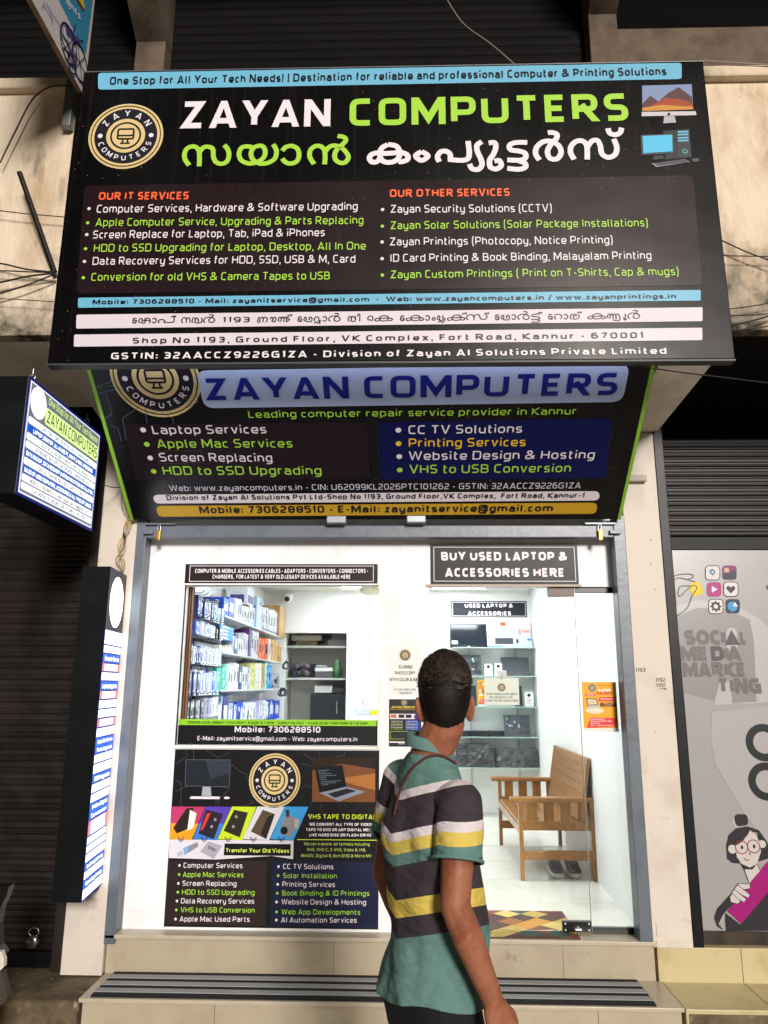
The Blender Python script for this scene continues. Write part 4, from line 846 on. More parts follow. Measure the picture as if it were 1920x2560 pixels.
for cols, xs in ((('#c03a6a', '#f0a020'), (88, 325, 225, 68)), (('#5a3fb0', '#3c7fd0'), (330, 510, 405, 235)), (('#c8e02a', '#c8e02a'), (515, 690, 590, 412)), (('#d8d6dc', '#d8d6dc'), (697, 890, 780, 592)), (('#3aa0e0', '#3aa0e0'), (893, 1062, 955, 790))):
    a, bq, cq, dq = xs
    s.poly(P, ink(cols[0]), [B6(a, 447), B6(bq, 449), B6(cq, 688), B6(dq, 680)], 1)
    if cols[1] != cols[0]: s.poly(P, ink(cols[1]), [B6((a + dq) / 2, 565), B6((bq + cq) / 2, 570), B6(cq, 688), B6(dq, 680)], 1.5)
for col, pts in (('#2a2018', [(190, 460), (240, 455), (215, 600), (120, 640), (95, 600)]), ('#efe8e0', [(215, 470), (262, 495), (240, 600), (195, 620)]), ('#2a2230', [(330, 470), (450, 500), (385, 680), (275, 640)]), ('#e03a2a', [(335, 500), (365, 490), (310, 610), (288, 620)]), ('#2c2a22', [(530, 470), (630, 490), (570, 668), (455, 620)]), ('#5a4a3a', [(735, 470), (822, 500), (760, 680), (650, 625)]), ('#26221e', [(822, 500), (760, 680), (720, 640), (770, 520)]), ('#8d8a94', [(900, 500), (960, 520), (975, 600), (930, 670), (855, 640), (870, 560)]), ('#3a3a42', [(895, 470), (925, 470), (925, 520), (905, 525)]), ('#b9ae98', [(965, 530), (1000, 540), (985, 610), (960, 600)])):
    s.poly(P, ink(col), [B6(*p) for p in pts], 2.5)
s.circle(P, ink('#16161c'), B6(888, 618), .022, 3, 16)
for x, y in ((395, 540), (370, 590), (545, 520), (525, 590)): s.circle(P, ink('#9a9484'), B6(x, y), .009, 3, 12)
s.poly(P, ink('#dcd9e2'), [B6(68, 682), B6(955, 690), B6(952, 824), B6(800, 800), B6(400, 826), B6(62, 815)], 1)
for x in (150, 317, 487, 668, 868):
    for k in (0, 14): s.line(P, ink('#1b2440'), [B6(x - 24, 662 + k), B6(x, 685 + k), B6(x + 24, 662 + k)], .004, 3)
s.poly(P, ink('#7fa6d8'), [B6(165, 745), B6(200, 728), B6(205, 775), B6(175, 795)], 2.2); s.poly(P, ink('#8f8a96'), [B6(190, 735), B6(268, 700), B6(276, 730), B6(205, 778)], 2); s.poly(P, ink('#b9bcc4'), [B6(118, 780), B6(160, 760), B6(170, 790), B6(128, 808)], 2)
s.poly(P, ink('#a9a8b4'), [B6(345, 695), B6(445, 728), B6(385, 822), B6(288, 770)], 2); s.text(P, BLK, 'SSD', B6(340, 745), B6(392, 770), 20 * .35, .2, 3)
s.poly(P, BLK, [B6(462, 711), B6(936, 716), B6(934, 800), B6(456, 796)], 2); s.text(P, ink('#d8f060'), 'Transfer Your Old Videos', B6(470, 774), B6(924, 778), 30 * .35, .2, 4)
LIM = ink('#cfe83a')
T = 'tape_lettering'
s.text(T, LIM, 'VHS TAPE TO DIGITAL', B6(1060, 535), B6(1545, 538), 34 * .35, .19, 2)
for i, (t, x0, x1, y) in enumerate((('WE CONVERT ALL TYPE OF VIDEO', 1068, 1514, 584), ('TAPS TO DVD OR ANY DIGITAL MEDIA', 1043, 1537, 622), ('LIKE HARD DISK OR FLASH DRIVE', 1068, 1512, 660))): s.text(T, WHT, t, B6(x0, y), B6(x1, y + 2), 21 * .35, .24, 2)
s.line(T, LIM, [B6(982, 683), B6(1552, 688)], .004, 2)
for t, x0, x1, y in (('We can transfer all formats including', 1028, 1500, 724), ('VHS, VHS-C, S-VHS, Video 8, Hi8,', 1050, 1473, 765), ('MiniDV, Digital 8, 8cm DVD & Micro MV', 1010, 1513, 808)): s.text(T, ink('#c3d66a'), t, B6(x0, y), B6(x1, y + 3), 22 * .35, .15, 2)
s.poly('services_panel', mat('print_brown_p', '#271a1b', .35), [B6(60, 832), B6(768, 836), B6(752, 1300), B6(30, 1290)], 1)
s.poly('services_panel#2', mat('print_navy_p', '#0a1238', .35), [B6(800, 838), B6(1563, 842), B6(1556, 1320), B6(788, 1300)], 1)
for i, (t, x0, x1, y, bx) in enumerate((('Computer Services', 168, 590, 885, 140), ('Apple Mac Services', 163, 597, 950, 137), ('Screen Replacing', 160, 547, 1013, 132), ('HDD to SSD Upgrading', 157, 677, 1076, 128), ('Data Recovery Services', 150, 673, 1139, 122), ('VHS to USB Conversion', 147, 677, 1203, 117), ('Apple Mac Used Parts', 140, 641, 1268, 112))):
    m = GRN if i % 2 else WHT; s.text('services_panel', m, t, B6(x0, y), B6(x1, y + 3), 37 * .35, .14, 3); s.circle('services_panel', m, B6(bx, y - 17), .0075, 3, 14)
for i, (t, x0, x1, y, bx) in enumerate((('CC TV Solutions', 880, 1240, 893, 848), ('Solar Installation', 880, 1264, 958, 845), ('Printing Services', 875, 1252, 1020, 842), ('Book Binding & ID Printings', 873, 1497, 1083, 839), ('Website Design & Hosting', 868, 1473, 1146, 834), ('Web App Developments', 868, 1432, 1218, 834), ('AI Automation Services', 866, 1407, 1275, 832))):
    m = GRN if i % 2 else WHT; s.text('services_panel#2', m, t, B6(x0, y), B6(x1, y + 3), 37 * .35, .14, 3); s.circle('services_panel#2', m, B6(bx, y - 17), .0075, 3, 14)
s.build()
# small notices on the pilaster between window and door
PAP = mat('sticker_white', '#e9e8e4', .45)
o, s = plate('notice', -.10, .105, 1.70, 1.99, PY, PAP, 'white notice about scanning and photo copy beside the door', 'notice', th=.001)
s.logo('logo', s.m(.5, .19), .036, 1, raw=True)
for t, a, e, y, c in (('SCANING', .3, .72, .47, .07), ('PHOTO COPY', .2, .8, .6, .07), ('WITH COLOR & B&W', .03, .97, .735, .07)): s.text('lettering', BLK, t, (a, y), (e, y), c, .2, 1)
for t, a, e, y in (('ZAYAN COMPUTERS', .17, .83, .93), ('7306288510', .3, .7, 1.0)): s.text('lettering', ink('#55555a'), t, (a, y), (e, y), .045, .18, 1)
s.build()
o, s = plate('flyer', -.096, .10, 1.391, 1.669, PY, mat('flyer_black', '#0f0f14', .35), 'small dark printed flyer stuck beside the door, partly behind the man', 'poster', th=.001)
s.logo('logo', s.m(.47, .07), .018, 2, raw=True); s.text('lettering', ink('#f0dc50'), 'ZAYAN COMPUTERS', (.08, .19), (.92, .19), .045, .22, 2); s.text('lettering', ink('#e0a040'), 'Buy Apple Computers Original Accessories', (.05, .225), (.95, .225), .025, .2, 2)
s.poly('picture_band', WHT, [(.03, .31), (.97, .31), (.97, .42), (.03, .42)], 1)
for x, c in ((.05, '#c87050'), (.3, '#22222a'), (.52, '#1a1a20')): s.poly('picture_band', ink(c), [(x, .325), (x + .18, .325), (x + .18, .395), (x, .395)], 2)
s.circle('picture_band', ink('#5a2a9a'), (.86, .37), .017, 2, 16)
s.poly('services_panel', ink('#281c1c'), [(.02, .44), (.47, .44), (.47, .66), (.02, .66)], 1); s.poly('services_panel', ink('#12309a'), [(.5, .44), (.98, .44), (.98, .66), (.5, .66)], 1)
for i in range(6):
    for x in (.06, .53): s.text('services_panel', GRN if i % 2 else WHT, ('Computer Services', 'Laptop Services', 'Screen Replacing', 'Data Recovery', 'Printing Services', 'CC TV Solutions')[i], (x, .475 + i * .033), (x + .36, .475 + i * .033), .02, .2, 2)
s.frame('strip', ink('#a6d945'), [(.05, .68), (.95, .68), (.95, .84), (.05, .84)], .002, 1); s.poly('strip', WHT, [(.02, .89), (.98, .89), (.98, .92), (.02, .92)], 1); s.text('strip', WHT, 'Mobile: 7306288510', (.3, .95), (.85, .95), .025, .2, 1)
s.build()
# promo sheet on the fixed glass panel
def promo(o, s, full=True):
    s.poly('artwork', ink('#f0a818'), [(0, 0), (1, 0), (1, .93), (0, .93)], 1)
    s.logo('logo', s.m(.3, .12), .026 if full else .016, 2, raw=True)
    s.text('artwork', ink('#a85a10'), 'SPECIAL OFFER', (.46, .085), (.82, .085), .03, .18, 2); s.text('artwork', ink('#f6ead8'), 'SUPER', (.48, .2), (.84, .19), .055, .28, 2); s.text('artwork', ink('#d8301c'), 'PROMO!!', (.43, .265), (.9, .255), .06, .28, 2.6)
    s.rrect('artwork', ink('#d84a2a'), [(.08, .24), (.4, .24), (.4, .285), (.08, .285)], .004, 2); s.text('artwork', WHT, 'SHOP NOW', (.12, .275), (.36, .275), .024, .2, 3)
    s.poly('artwork', ink('#e23a34'), [(.5, .31), (.97, .3), (.97, .39), (.45, .395)], 2); s.text('artwork', WHT, '10% Discount', (.53, .365), (.92, .36), .035, .18, 3)
    s.rrect('artwork', ink('#6a3a20'), [(.5, .42), (.98, .415), (.98, .5), (.5, .5)], .006, 2); s.text('artwork', YEL, 'FOR ALL USED', (.6, .45), (.9, .45), .024, .18, 3); s.text('artwork', YEL, 'LAPTOPS', (.65, .488), (.85, .488), .024, .18, 3)
    s.circle('artwork', ink('#e8dcc0'), (.34, .58), .055 if full else .03, 2, 24, ry=.018 if full else .01)
    s.poly('artwork', ink('#2a2018'), [(.11, .33), (.42, .34), (.44, .47), (.13, .48)], 3); s.poly('artwork', ink('#d8c8a0'), [(.135, .345), (.4, .355), (.42, .455), (.15, .465)], 3.6); s.poly('artwork', ink('#c4bfb8'), [(.13, .48), (.44, .47), (.52, .51), (.2, .545)], 3)
    s.poly('artwork', ink('#e23a34'), [(.2, .72), (.97, .72), (.93, .9), (.08, .93)], 2)
    for i, t in enumerate(('Apple Macbook Pro', 'Dell Latitude 5300 & 7400', 'HP Mini PC', 'i5 & i7 - 8GB Ram & 256 SSD')): s.text('artwork', WHT, t, (.2, .76 + i * .043), (.2 + (.42, .6, .26, .66)[i], .76 + i * .043), .026, .18, 3)
    s.build()
o, s = plate('promo_poster', 1.088, 1.297, 1.484, 1.778, PY + .0295, mat('sheet_white', '#dfe0dc', .45), 'yellow super promo sheet stuck on the fixed glass panel', 'poster', th=.0012)
promo(o, s)
# notice hanging inside the door glass
o, s = plate('hanging_notice', .49, .703, 1.638, 1.802, PY + .0275, mat('notice_pale', '#d5dccf', .5), 'pale short break notice hanging on the glass door by a suction hook', 'notice', th=.002)
s.logo('logo', s.m(.5, .36), .026, 1, raw=True)
for t, a, e, y in (("WE'RE TAKING A SHORT BREAK", .06, .94, .64), ("WE'LL BE BACK AT  1 PM", .13, .8, .76), ('THANK YOU FOR YOUR PATIENCE', .03, .97, .88)): s.text('lettering', ink('#2c3430'), t, (a, y), (e, y), .075, .17, 1)
s.build()
b = MB(); b.box(.575, .63, PY + .018, PY + .026, 1.80, 1.845, mat('clear_plastic', '#cfd6d4', .15), .006); b.tube([(.60, PY + .02, 1.825), (.60, PY + .012, 1.81), (.602, PY + .012, 1.795)], .002, MATS['steel']); b.build('hook', o)

# hand-written numbers on the right pillar
o = empty('handwriting', (1.49, 4.65, 1.5), label='handwritten shop numbers 1193, 1192 and 1191 on the white pillar', cat='lettering')
s = Sheet(o, (1.38, 4.6494, 1.4), (1, 0, 0), (0, 0, 1)); IK = ink('#1a1a1a', .7)
for t, a, e in (('1193', (517, 1313), (600, 1311)), ('1192', (690, 1400), (774, 1397)), ('1191', (694, 1446), (775, 1444))): s.text('ink_marks', IK, t, B4(*a), B4(*e), 34 * .289, .13, 1, rad=.25)
s.line('ink_marks', IK, [B4(512, 1300), B4(496, 1301)], .003, 1); s.line('ink_marks', IK, [B4(726, 1458), B4(778, 1458)], .003, 1); s.line('ink_marks', IK, [B4(765, 1450), B4(779, 1458), B4(765, 1466)], .003, 1.3)
s.build()
# ------------------------------------------------------------------ lit box signs on the left
def glow(col, e):
    m = mat('lit_%s_%g' % (col.strip('#'), e), col, .4, emit=e, spec=.2); c = lin(col); m.node_tree.nodes['Principled BSDF'].inputs['Base Color'].default_value = (c[0] * .15, c[1] * .15, c[2] * .15, 1)   # back-lit film: thin and dark when unlit
    return m
M_box = mat('black_box_sheet', '#080a0d', .45, spec=.2, mix=('#11151a', 4, .45, .7))
hb = empty('lightbox_sign', (-1.95, 3.95, 2.645), label='hanging square lit box sign with blue and white rows under the beam', cat='lightbox sign')
HX, HY0, HY1, HZ0, HZ1 = -1.88, 3.475, 4.385, 2.645, 3.258
b = MB(); b.box(HX - .17, HX, HY0, HY1, HZ0, HZ1, M_box, .006); b.build('box', hb)
s = Sheet(hb, (HX + .0005, HY0, HZ0), (0, 1, 0), (0, 0, 1), lambda fx, fy: Vector((fx * (HY1 - HY0), (1 - fy) * (HZ1 - HZ0))), .0009)
s.poly('face', glow('#1a2aa0', .3), [(.0, .0), (1, .0), (1, 1), (.0, 1)], 0); s.poly('face', glow('#f0f2ff', .7), [(.018, .025), (.982, .025), (.982, .975), (.018, .975)], 1); s.poly('face', glow('#8a8d94', .5), [(.03, .04), (.97, .04), (.97, .96), (.03, .96)], 2)
GW = glow('#f6f8ff', 1.0); GBL = glow('#0c58cc', .8); GCY = glow('#2fa4e0', .9); GY = glow('#d4ec96', .85)
s.circle('face', GW, s.m(.125, .17), .085, 3, 32, raw=True, ry=.083)
s.text('lettering', glow('#c8f080', .8), 'One Stop for All Your Tech Needs!', (.24, .115), (.95, .125), .065, .16, 3)
s.rrect('face', GY, [(.215, .15), (.97, .15), (.97, .30), (.215, .30)], .02, 3)
s.text('lettering', ink('#20301c'), 'ZAYAN COMPUTERS', (.235, .275), (.955, .275), .105, .13, 4)
rows = ((GW, 'APPLE MAC COMPUTER REPAIR, SERVICE & MAINTENANCE', '#2a9a78', .2), (GBL, 'LAPTOP, DESKTOP, ALL-IN-ONE PC, MINI PC & IMAC UPGRADING', None, .1), (GW, 'DESKTOP, ALL-IN-ONE PC, MINI PC & IMAC SSD UPGRADE', '#5f9a28', .2), (GW, 'KEYBOARD, BATTERY, FAN, SPEAKER, CHARGER REPLACE', '#5a6278', .15),
        (GBL, 'DATA BACKUP, DATA RECOVERY & OPERATING SYSTEM INSTALLATION', None, .05), (GW, 'DIGITAL CONVERSION (VIDEO TAPES TO USB ETC)', '#6a7080', .2), (GBL, 'SALES OF USED COMPUTERS, ACCESSORIES & ALL TYPES OF CABLES', None, .05), (GW, 'MOBILE: 7306288510 - E-Mail: zayanitservice@gmail.com', '#9a8412', .12), (GW, 'VK: SHOP NO 1193, GROUND FLOOR, VK COMPLEX, FORT ROAD', '#5a6478', .18))
for i, (m, t, c, x) in enumerate(rows):
    y = .325 + i * .0695
    s.rrect('face', m, [(.035, y), (.965, y), (.965, y + .0575), (.035, y + .0575)], .014, 3)
    s.text('lettering', glow('#f4f8ff', 1.5) if c is None else glow(c, .42), t, (x, y + .05), (1 - x * .6 - .03, y + .05), .037, .2, 4.5)
s.build()
for y in (3.60, 4.28):
    k = empty('hook', (-1.93, y, 3.26), label='steel hook hanging the square lit box sign, %s' % ('street end' if y < 4 else 'wall end'), cat='hook', group='hooks of the hanging box sign')
    b = MB(); b.box(-1.96, -1.90, y - .03, y + .03, 3.255, 3.275, M_box); b.build('lug', k)
    b = MB(); b.tube([(-1.93 + .014 * math.sin(t), y, 3.285 + .0 + .018 * (1 - math.cos(t))) for t in [i * .6 for i in range(10)]] + [(-1.93, y, 3.325), (-1.93, y, 3.35)], .004, MATS['steel']); b.build('ring', k)

vb = empty('lightbox_sign', (-1.78, 4.46, .63), label='tall narrow lit box sign standing out from the left pillar', cat='lightbox sign')
c0, c1, c2, c3 = Vector((-1.862, 4.27, 0)), Vector((-1.702, 4.27, 0)), Vector((-1.745, 4.648, 0)), Vector((-1.90, 4.648, 0))
up = lambda p, z: Vector((p.x, p.y, z))
b = MB(); b.hexa([up(p, .63) for p in (c0, c1, c2, c3)], [up(p, 2.415) for p in (c0, c1, c2, c3)], M_box); b.build('box', vb)
U = (c2 - c1); UL = U.length; U.normalize()
s = Sheet(vb, up(c1, .63) + U.cross(Vector((0, 0, 1))) * .0006, U, (0, 0, 1), lambda fx, fy: Vector((fx * UL, (1 - fy) * 1.785)), .0009)
s.poly('face', glow('#3c3e44', .35), [(0, 0), (1, 0), (1, .2), (0, .2)], 1); s.circle('face', glow('#ffffff', 3.2), s.m(.5, .105), .145, 2, 36, raw=True, ry=.15)
s.arc('lettering', glow('#a9c4d8', 1.2), 'ZAYAN', s.m(.5, .105), .1, .035, R(135), R(45), .2, 4); s.arc('lettering', glow('#a9c4d8', 1.2), 'COMPUTERS', s.m(.5, .105), .1, .03, R(205), R(335), .2, 4, inside=True)
VW, VB, VP = glow('#fbfcff', 1.6), glow('#0a58d0', 1.1), glow('#f07a8c', 1.0)
seq = [(VW, .062, ''), (VW, .034, ''), (VB, .038, 'Computer Service'), (VP, .036, ''), (VW, .036, ''), (VB, .038, 'Laptop Upgrade'), (VP, .036, ''), (VW, .036, ''), (VW, .036, ''), (VP, .036, ''), (VW, .038, ''), (VB, .062, 'Apple Mac Service|Parts Upgrade'), (VW, .036, ''), (VW, .04, ''), (VB, .034, 'SSD Upgrade'), (VW, .036, ''), (VW, .036, ''), (VB, .062, 'VHS to Digital|Converter'), (VP, .058, ''), (VW, .03, ''), (VW, .03, ''), (VW, .034, ''), (VB, .028, 'Book Binding & ID Printing'), (VW, .032, ''), (VB, .03, 'Website Design & Hosting'), (VW, .04, '')]
tot = sum(q[1] for q in seq); y = .2
s.poly('face', glow('#10409a', .8), [(0, .2), (1, .2), (1, 1), (0, 1)], .4)
for m, h, t in seq:
    h = h / tot * .797; s.poly('face', m, [(.02, y + .0026), (.98, y + .0026), (.98, y + h - .0026), (.02, y + h - .0026)], 1.2)
    if m is VP: s.poly('face', VW, [(.14, y + .004), (.86, y + .004), (.86, y + h - .004), (.14, y + h - .004)], 2)
    if t:
        L = t.split('|')
        for j, q in enumerate(L): s.text('lettering', VW, q, (.1, y + h * (j + .78) / len(L)), (.9, y + h * (j + .78) / len(L)), h / len(L) * .52, .24, 3)
    y += h
s.build()
b = MB(); p = up(c2, .6); b.box(-1.80, -1.76, 4.60, 4.65, .60, .63, M_box); b.build('bracket', vb)

# ---- perpendicular sign above, top left
us = empty('projecting_sign', (-1.85, 3.2, 5.13), label='white and blue projecting sign with wheelchair drawing at the top left corner', cat='sign')
UX = onY(214, 182, 3.62).x; p0 = onX(187, 203, UX); UZ = p0.z
b = MB(); b.box(UX - .022, UX, 2.2, 3.64, UZ, UZ + 1.6, mat('sign_edge_rust', '#7a5c48', .6, mix=('#4a3426', 8, .45, .7)), .003); b.build('panel', us)
s = Sheet(us, (UX + .0008, 2.2, UZ), (0, 1, 0), (0, 0, 1)); a8 = zoomer(0, 0, .25316)
s.put('face', mat('print_pale_sheet', '#dcd6d8', .4), [Vector((.005, .012)), Vector((1.43, .012)), Vector((1.43, 1.59)), Vector((.005, 1.59))], 0)
sb = mat('print_sky_band', '#3d93bc', .4); s.put('face', sb, [s.m(*a8(590, 20)), s.m(*a8(845, 545)), Vector((1.43, 1.59)), Vector((.3, 1.59)), Vector((.3, s.m(*a8(590, 20)).y + .35))], 1)
s.text('lettering', WHT, 'ents', a8(660, 40), a8(790, 200), 18, .2, 3); s.text('lettering', WHT, '772', a8(640, 30), a8(690, 110), 11, .2, 3); s.poly('lettering', ink('#e8c420'), [a8(760, -20), a8(830, 100), a8(825, 30), a8(800, -30)], 3); s.poly('lettering', ink('#7a2a20'), [a8(745, -10), a8(765, -10), a8(830, 105), a8(812, 100)], 2)
WK = ink('#23214a')
def whl(c, r1, r2, w):
    c = s.m(*a8(*c)); s.ring('wheelchair_drawing', WK, c, r1, w, 3, 28, raw=True)
    for i in range(6):
        e = Vector((math.cos(i * 1.047), math.sin(i * 1.047))) * r1
        for q in ribbon([c, c + e], w * .5): s.put('wheelchair_drawing', WK, q, 3)
whl((783, 620), .10, 0, .014); whl((705, 632), .05, 0, .011); whl((672, 440), .10, 0, .012)
PV = ink('#4a4a86'); 
s.poly('wheelchair_drawing', PV, [a8(640, 215), a8(718, 310), a8(715, 400), a8(650, 330)], 2); s.poly('wheelchair_drawing', PV, [a8(722, 330), a8(790, 400), a8(790, 470), a8(725, 410)], 2)
for pts in ([(600, 330), (660, 420), (700, 520)], [(740, 240), (722, 330), (730, 410)], [(620, 470), (700, 540), (740, 560)], [(600, 360), (640, 480), (690, 560)], [(790, 400), (815, 410)]): s.line('wheelchair_drawing', WK, [a8(*p) for p in pts], .009, 2.5)
LV_ = ink('#9a9cc0')
for pts in ([(420, 40), (520, 200)], [(410, 90), (430, 20)], [(480, 60), (515, 190), (505, 230)], [(440, 20), (620, 300)]): s.line('wheelchair_drawing', LV_, [a8(*p) for p in pts], .006, 2)
s.build()
p = onY(176, 260, 3.70); b = MB(); b.box(p.x - .02, p.x + .03, 3.66, 3.71, onY(172, 325, 3.7).z, onY(178, 210, 3.7).z, mat('galvanised', '#7f8a86', .45, .5), .004)
thing('sign_bracket', b, 'grey galvanised bracket tube beside the top left corner of the upper board', 'bracket')

# ------------------------------------------------------------------ vinyl panel of the neighbouring shop
GXL = 1.685
vp = empty('vinyl_poster', (2.4, 4.72, .41), label='grey printed vinyl panel with app icons and cartoon woman on the next shop', cat='panel')
M_vin = mat('grey_vinyl', '#9f9c9c', .3, bump=(2.2, .12))
b = MB(); b.box(GXL, 5.4, 4.72, 4.76, .41, 2.59, M_vin); b.build('panel', vp)
b = MB(); b.box(GXL - .02, 5.4, 4.71, 4.77, .34, .41, mat('rusty_sill', '#3c2e20', .7, mix=('#15110d', 6, .45, .65))); b.build('sill', vp)
s = Sheet(vp, (GXL, 4.7193, .41), (1, 0, 0), (0, 0, 1), None, .0007)
PX = 1950
v1, v2, v3, v4 = [mat('vinyl_tone_%d' % i, c, .3) for i, c in enumerate(('#b2afae', '#8a8787', '#a9a6a6', '#908d8c'))]
s.poly('artwork', v1, [B4(850, 745), B4(1060, 690), B4(1420, 760), B4(1590, 860), B4(1760, 1020), B4(1760, 1560), B4(1500, 1590), B4(1200, 1560), B4(900, 1500)], 1)
s.poly('artwork', v2, [B4(865, 830), B4(1040, 760), B4(1280, 760), B4(1500, 860), B4(1530, 1000), B4(1545, 1200), B4(1560, 1570), B4(1300, 1580), B4(1200, 1560), B4(930, 1500)], 1.6)
s.poly('artwork', v1, [B4(1240, 1400), B4(1330, 1390), B4(1350, 1590), B4(1190, 1600)], 2)
s.poly('artwork', v3, [B4(1175, 1660), B4(1760, 1600), B4(1760, 2600), B8(1640, 800), B8(1450, 540), B8(1230, 170), B8(1190, -40)], 1.3)
IKK = ink('#1d1d22', .35); MG_ = ink('#9c1470', .35)
def icon(cx, cy, fill, edge):
    r = 62
    P = [B4(cx - r, cy - r), B4(cx + r, cy - r), B4(cx + r, cy + r), B4(cx - r, cy + r)]
    if fill: s.rrect('icons', ink(fill, .35), P, .025, 3)
    if edge: s.frame('icons', IKK, P, .005, 3.5, .025)
icon(1180, 457, '#d4cccc', 1); icon(1325, 455, '#7a1a5a', 0); icon(1192, 600, '#a81678', 0); icon(1337, 598, '#d9d2d2', 1); icon(1207, 747, '#d9d2d2', 1); icon(1353, 745, '#1e2634', 0)
s.circle('icons', ink('#2a7ea8'), B4(1177, 448), .018, 4, 18); s.poly('icons', ink('#2a7ea8'), [B4(1160, 455), B4(1195, 455), B4(1180, 486)], 4.2); s.circle('icons', ink('#d4cccc'), B4(1177, 450), .007, 5, 12)
s.circle('icons', ink('#c9a890'), B4(1300, 435), .016, 4, 16); s.poly('icons', ink('#22284a'), [B4(1268, 470), B4(1300, 450), B4(1330, 462), B4(1355, 435), B4(1384, 440), B4(1384, 510), B4(1270, 510)], 4)
s.poly('icons', WHT, [B4(1172, 570), B4(1172, 628), B4(1222, 600)], 4)
s.poly('icons', IKK, [B4(1337, 636), B4(1298, 596), B4(1302, 574), B4(1320, 570), B4(1337, 584), B4(1354, 570), B4(1372, 576), B4(1374, 598)], 4)
s.ring('icons', IKK, B4(1207, 747), .020, .012, 4, 24)
cc = s.m(*B4(1207, 747))
for i in range(8):
    e = Vector((math.cos(i * .785), math.sin(i * .785)))
    for q in ribbon([cc + e * .022, cc + e * .034], .010): s.put('icons', IKK, q, 4)
s.circle('icons', ink('#3a94d0'), B4(1350, 748), .030, 4, 24); s.poly('icons', WHT, [B4(1352, 745), B4(1372, 708), B4(1396, 748)], 5)
s.rrect('icons', ink('#d8c414'), [B4(965, 560), B4(1060, 522), B4(1108, 630), B4(1010, 668)], .02, 3)
for pts in ([(835, 490), (900, 470), (1000, 470), (1005, 500), (960, 512)], [(840, 530), (890, 500), (1030, 535)], [(875, 825), (960, 760), (1000, 660), (1042, 590), (1010, 565), (940, 620), (900, 658), (880, 640), (890, 590), (920, 570), (1000, 570)]):
    s.line('hand_outline', IKK, [B4(*p) for p in pts], .005, 4, 5)
GT1, GT2 = ink('#6f6a68', .35), ink('#575156', .35)
for t, x0, x1, y0, y1, c in (('SOC', 940, 1262, 1080, 950, GT1), ('I', 1255, 1300, 1080, 950, GT1), ('L', 1420, 1482, 1078, 950, GT1), ('ME', 900, 1150, 1218, 1090, GT1), ('D', 1170, 1285, 1218, 1090, GT2), ('I', 1285, 1330, 1218, 1090, GT1), ('A', 1310, 1434, 1216, 1090, GT1), ('MARKE', 925, 1475, 1356, 1228, GT1), ('TING', 1225, 1605, 1500, 1365, GT1)):
    s.text('lettering', c, t, B4(x0, y0), B4(x1, y0), (y0 - y1) * .289, .3, 3, .3, .05)
s.rrect('lettering', v1, [B4(1300, 930), B4(1385, 930), B4(1400, 1130), B4(1300, 1130)], .04, 2.4); s.poly('lettering', GT2, [B4(1340, 948), B4(1418, 1080), B4(1285, 1080)], 4)
s.ring('lettering', ink('#23292a', .35), d(1650, 1604), .085, .044, 3, 44); s.ring('lettering', ink('#23292a', .35), d(1656, 1688), .085, .044, 3, 44); s.line('lettering', IKK, [B4(1665, 560), B4(1645, 580), B4(1665, 600)], .007, 3)
W = 'woman_drawing'; HR, SK = ink('#2e2c30', .35), ink('#c9c1bd', .35)
s.rrect(W, HR, [B8(1375, 570), B8(1400, 552), B8(1478, 556), B8(1488, 640), B8(1392, 650)], .02, 3)
s.poly(W, HR, [B8(1312, 800), B8(1330, 720), B8(1390, 665), B8(1480, 650), B8(1570, 680), B8(1640, 780), B8(1660, 900), B8(1560, 930), B8(1560, 700), B8(1500, 690), B8(1400, 800), B8(1420, 945), B8(1360, 940), B8(1318, 905)], 3)
s.poly(W, SK, [B8(1385, 800), B8(1420, 770), B8(1480, 720), B8(1500, 680), B8(1545, 720), B8(1575, 770), B8(1585, 850), B8(1560, 930), B8(1500, 970), B8(1440, 955), B8(1395, 890)], 3.5)
s.circle(W, SK, B8(1360, 830), .024, 4, 20); s.circle(W, SK, B8(1596, 790), .021, 4, 20)
s.poly(W, SK, [B8(1440, 950), B8(1555, 940), B8(1580, 1000), B8(1495, 1095)], 3.4); s.poly(W, HR, [B8(1420, 940), B8(1500, 975), B8(1555, 945), B8(1520, 990), B8(1450, 990)], 3.6)
s.poly(W, HR, [B8(1390, 800), B8(1440, 770), B8(1490, 700), B8(1500, 670), B8(1400, 690), B8(1330, 760)], 3.8)
for x, y in ((1432, 815), (1528, 808)): s.ring(W, ink('#8c2450', .35), B8(x, y), .035, .005, 5, 28); s.circle(W, IKK, B8(x + 4, y), .007, 5, 12, ry=.011)
s.line(W, ink('#8c2450', .35), [B8(1476, 812), B8(1486, 810)], .005, 5); s.line(W, IKK, [B8(1496, 850), B8(1500, 872), B8(1490, 872)], .004, 5); s.line(W, IKK, [B8(1450, 898), B8(1468, 916), B8(1492, 916)], .0045, 5, 4)
s.line(W, IKK, [B8(1440, 955), B8(1490, 1090)], .004, 4); s.line(W, IKK, [B8(1557, 945), B8(1580, 1000)], .004, 4); s.line(W, WHT, [B8(1372, 590), B8(1365, 610), B8(1390, 655)], .004, 4)
s.poly(W, MG_, [B8(1640, 925), B8(1660, 960), B8(1660, 1150), B8(1430, 1420), B8(1320, 1320)], 4); s.poly(W, HR, [B8(1660, 1150), B8(1660, 1475), B8(1310, 1475), B8(1300, 1330), B8(1425, 1425)], 3.9)
s.poly(W, HR, [B8(1340, 1190), B8(1370, 1260), B8(1290, 1340), B8(1250, 1420), B8(1290, 1470), B8(1240, 1440), B8(1216, 1370), B8(1240, 1300)], 3.7); s.line(W, SK, [B8(1300, 1340), B8(1265, 1400), B8(1290, 1470)], .004, 4.4)
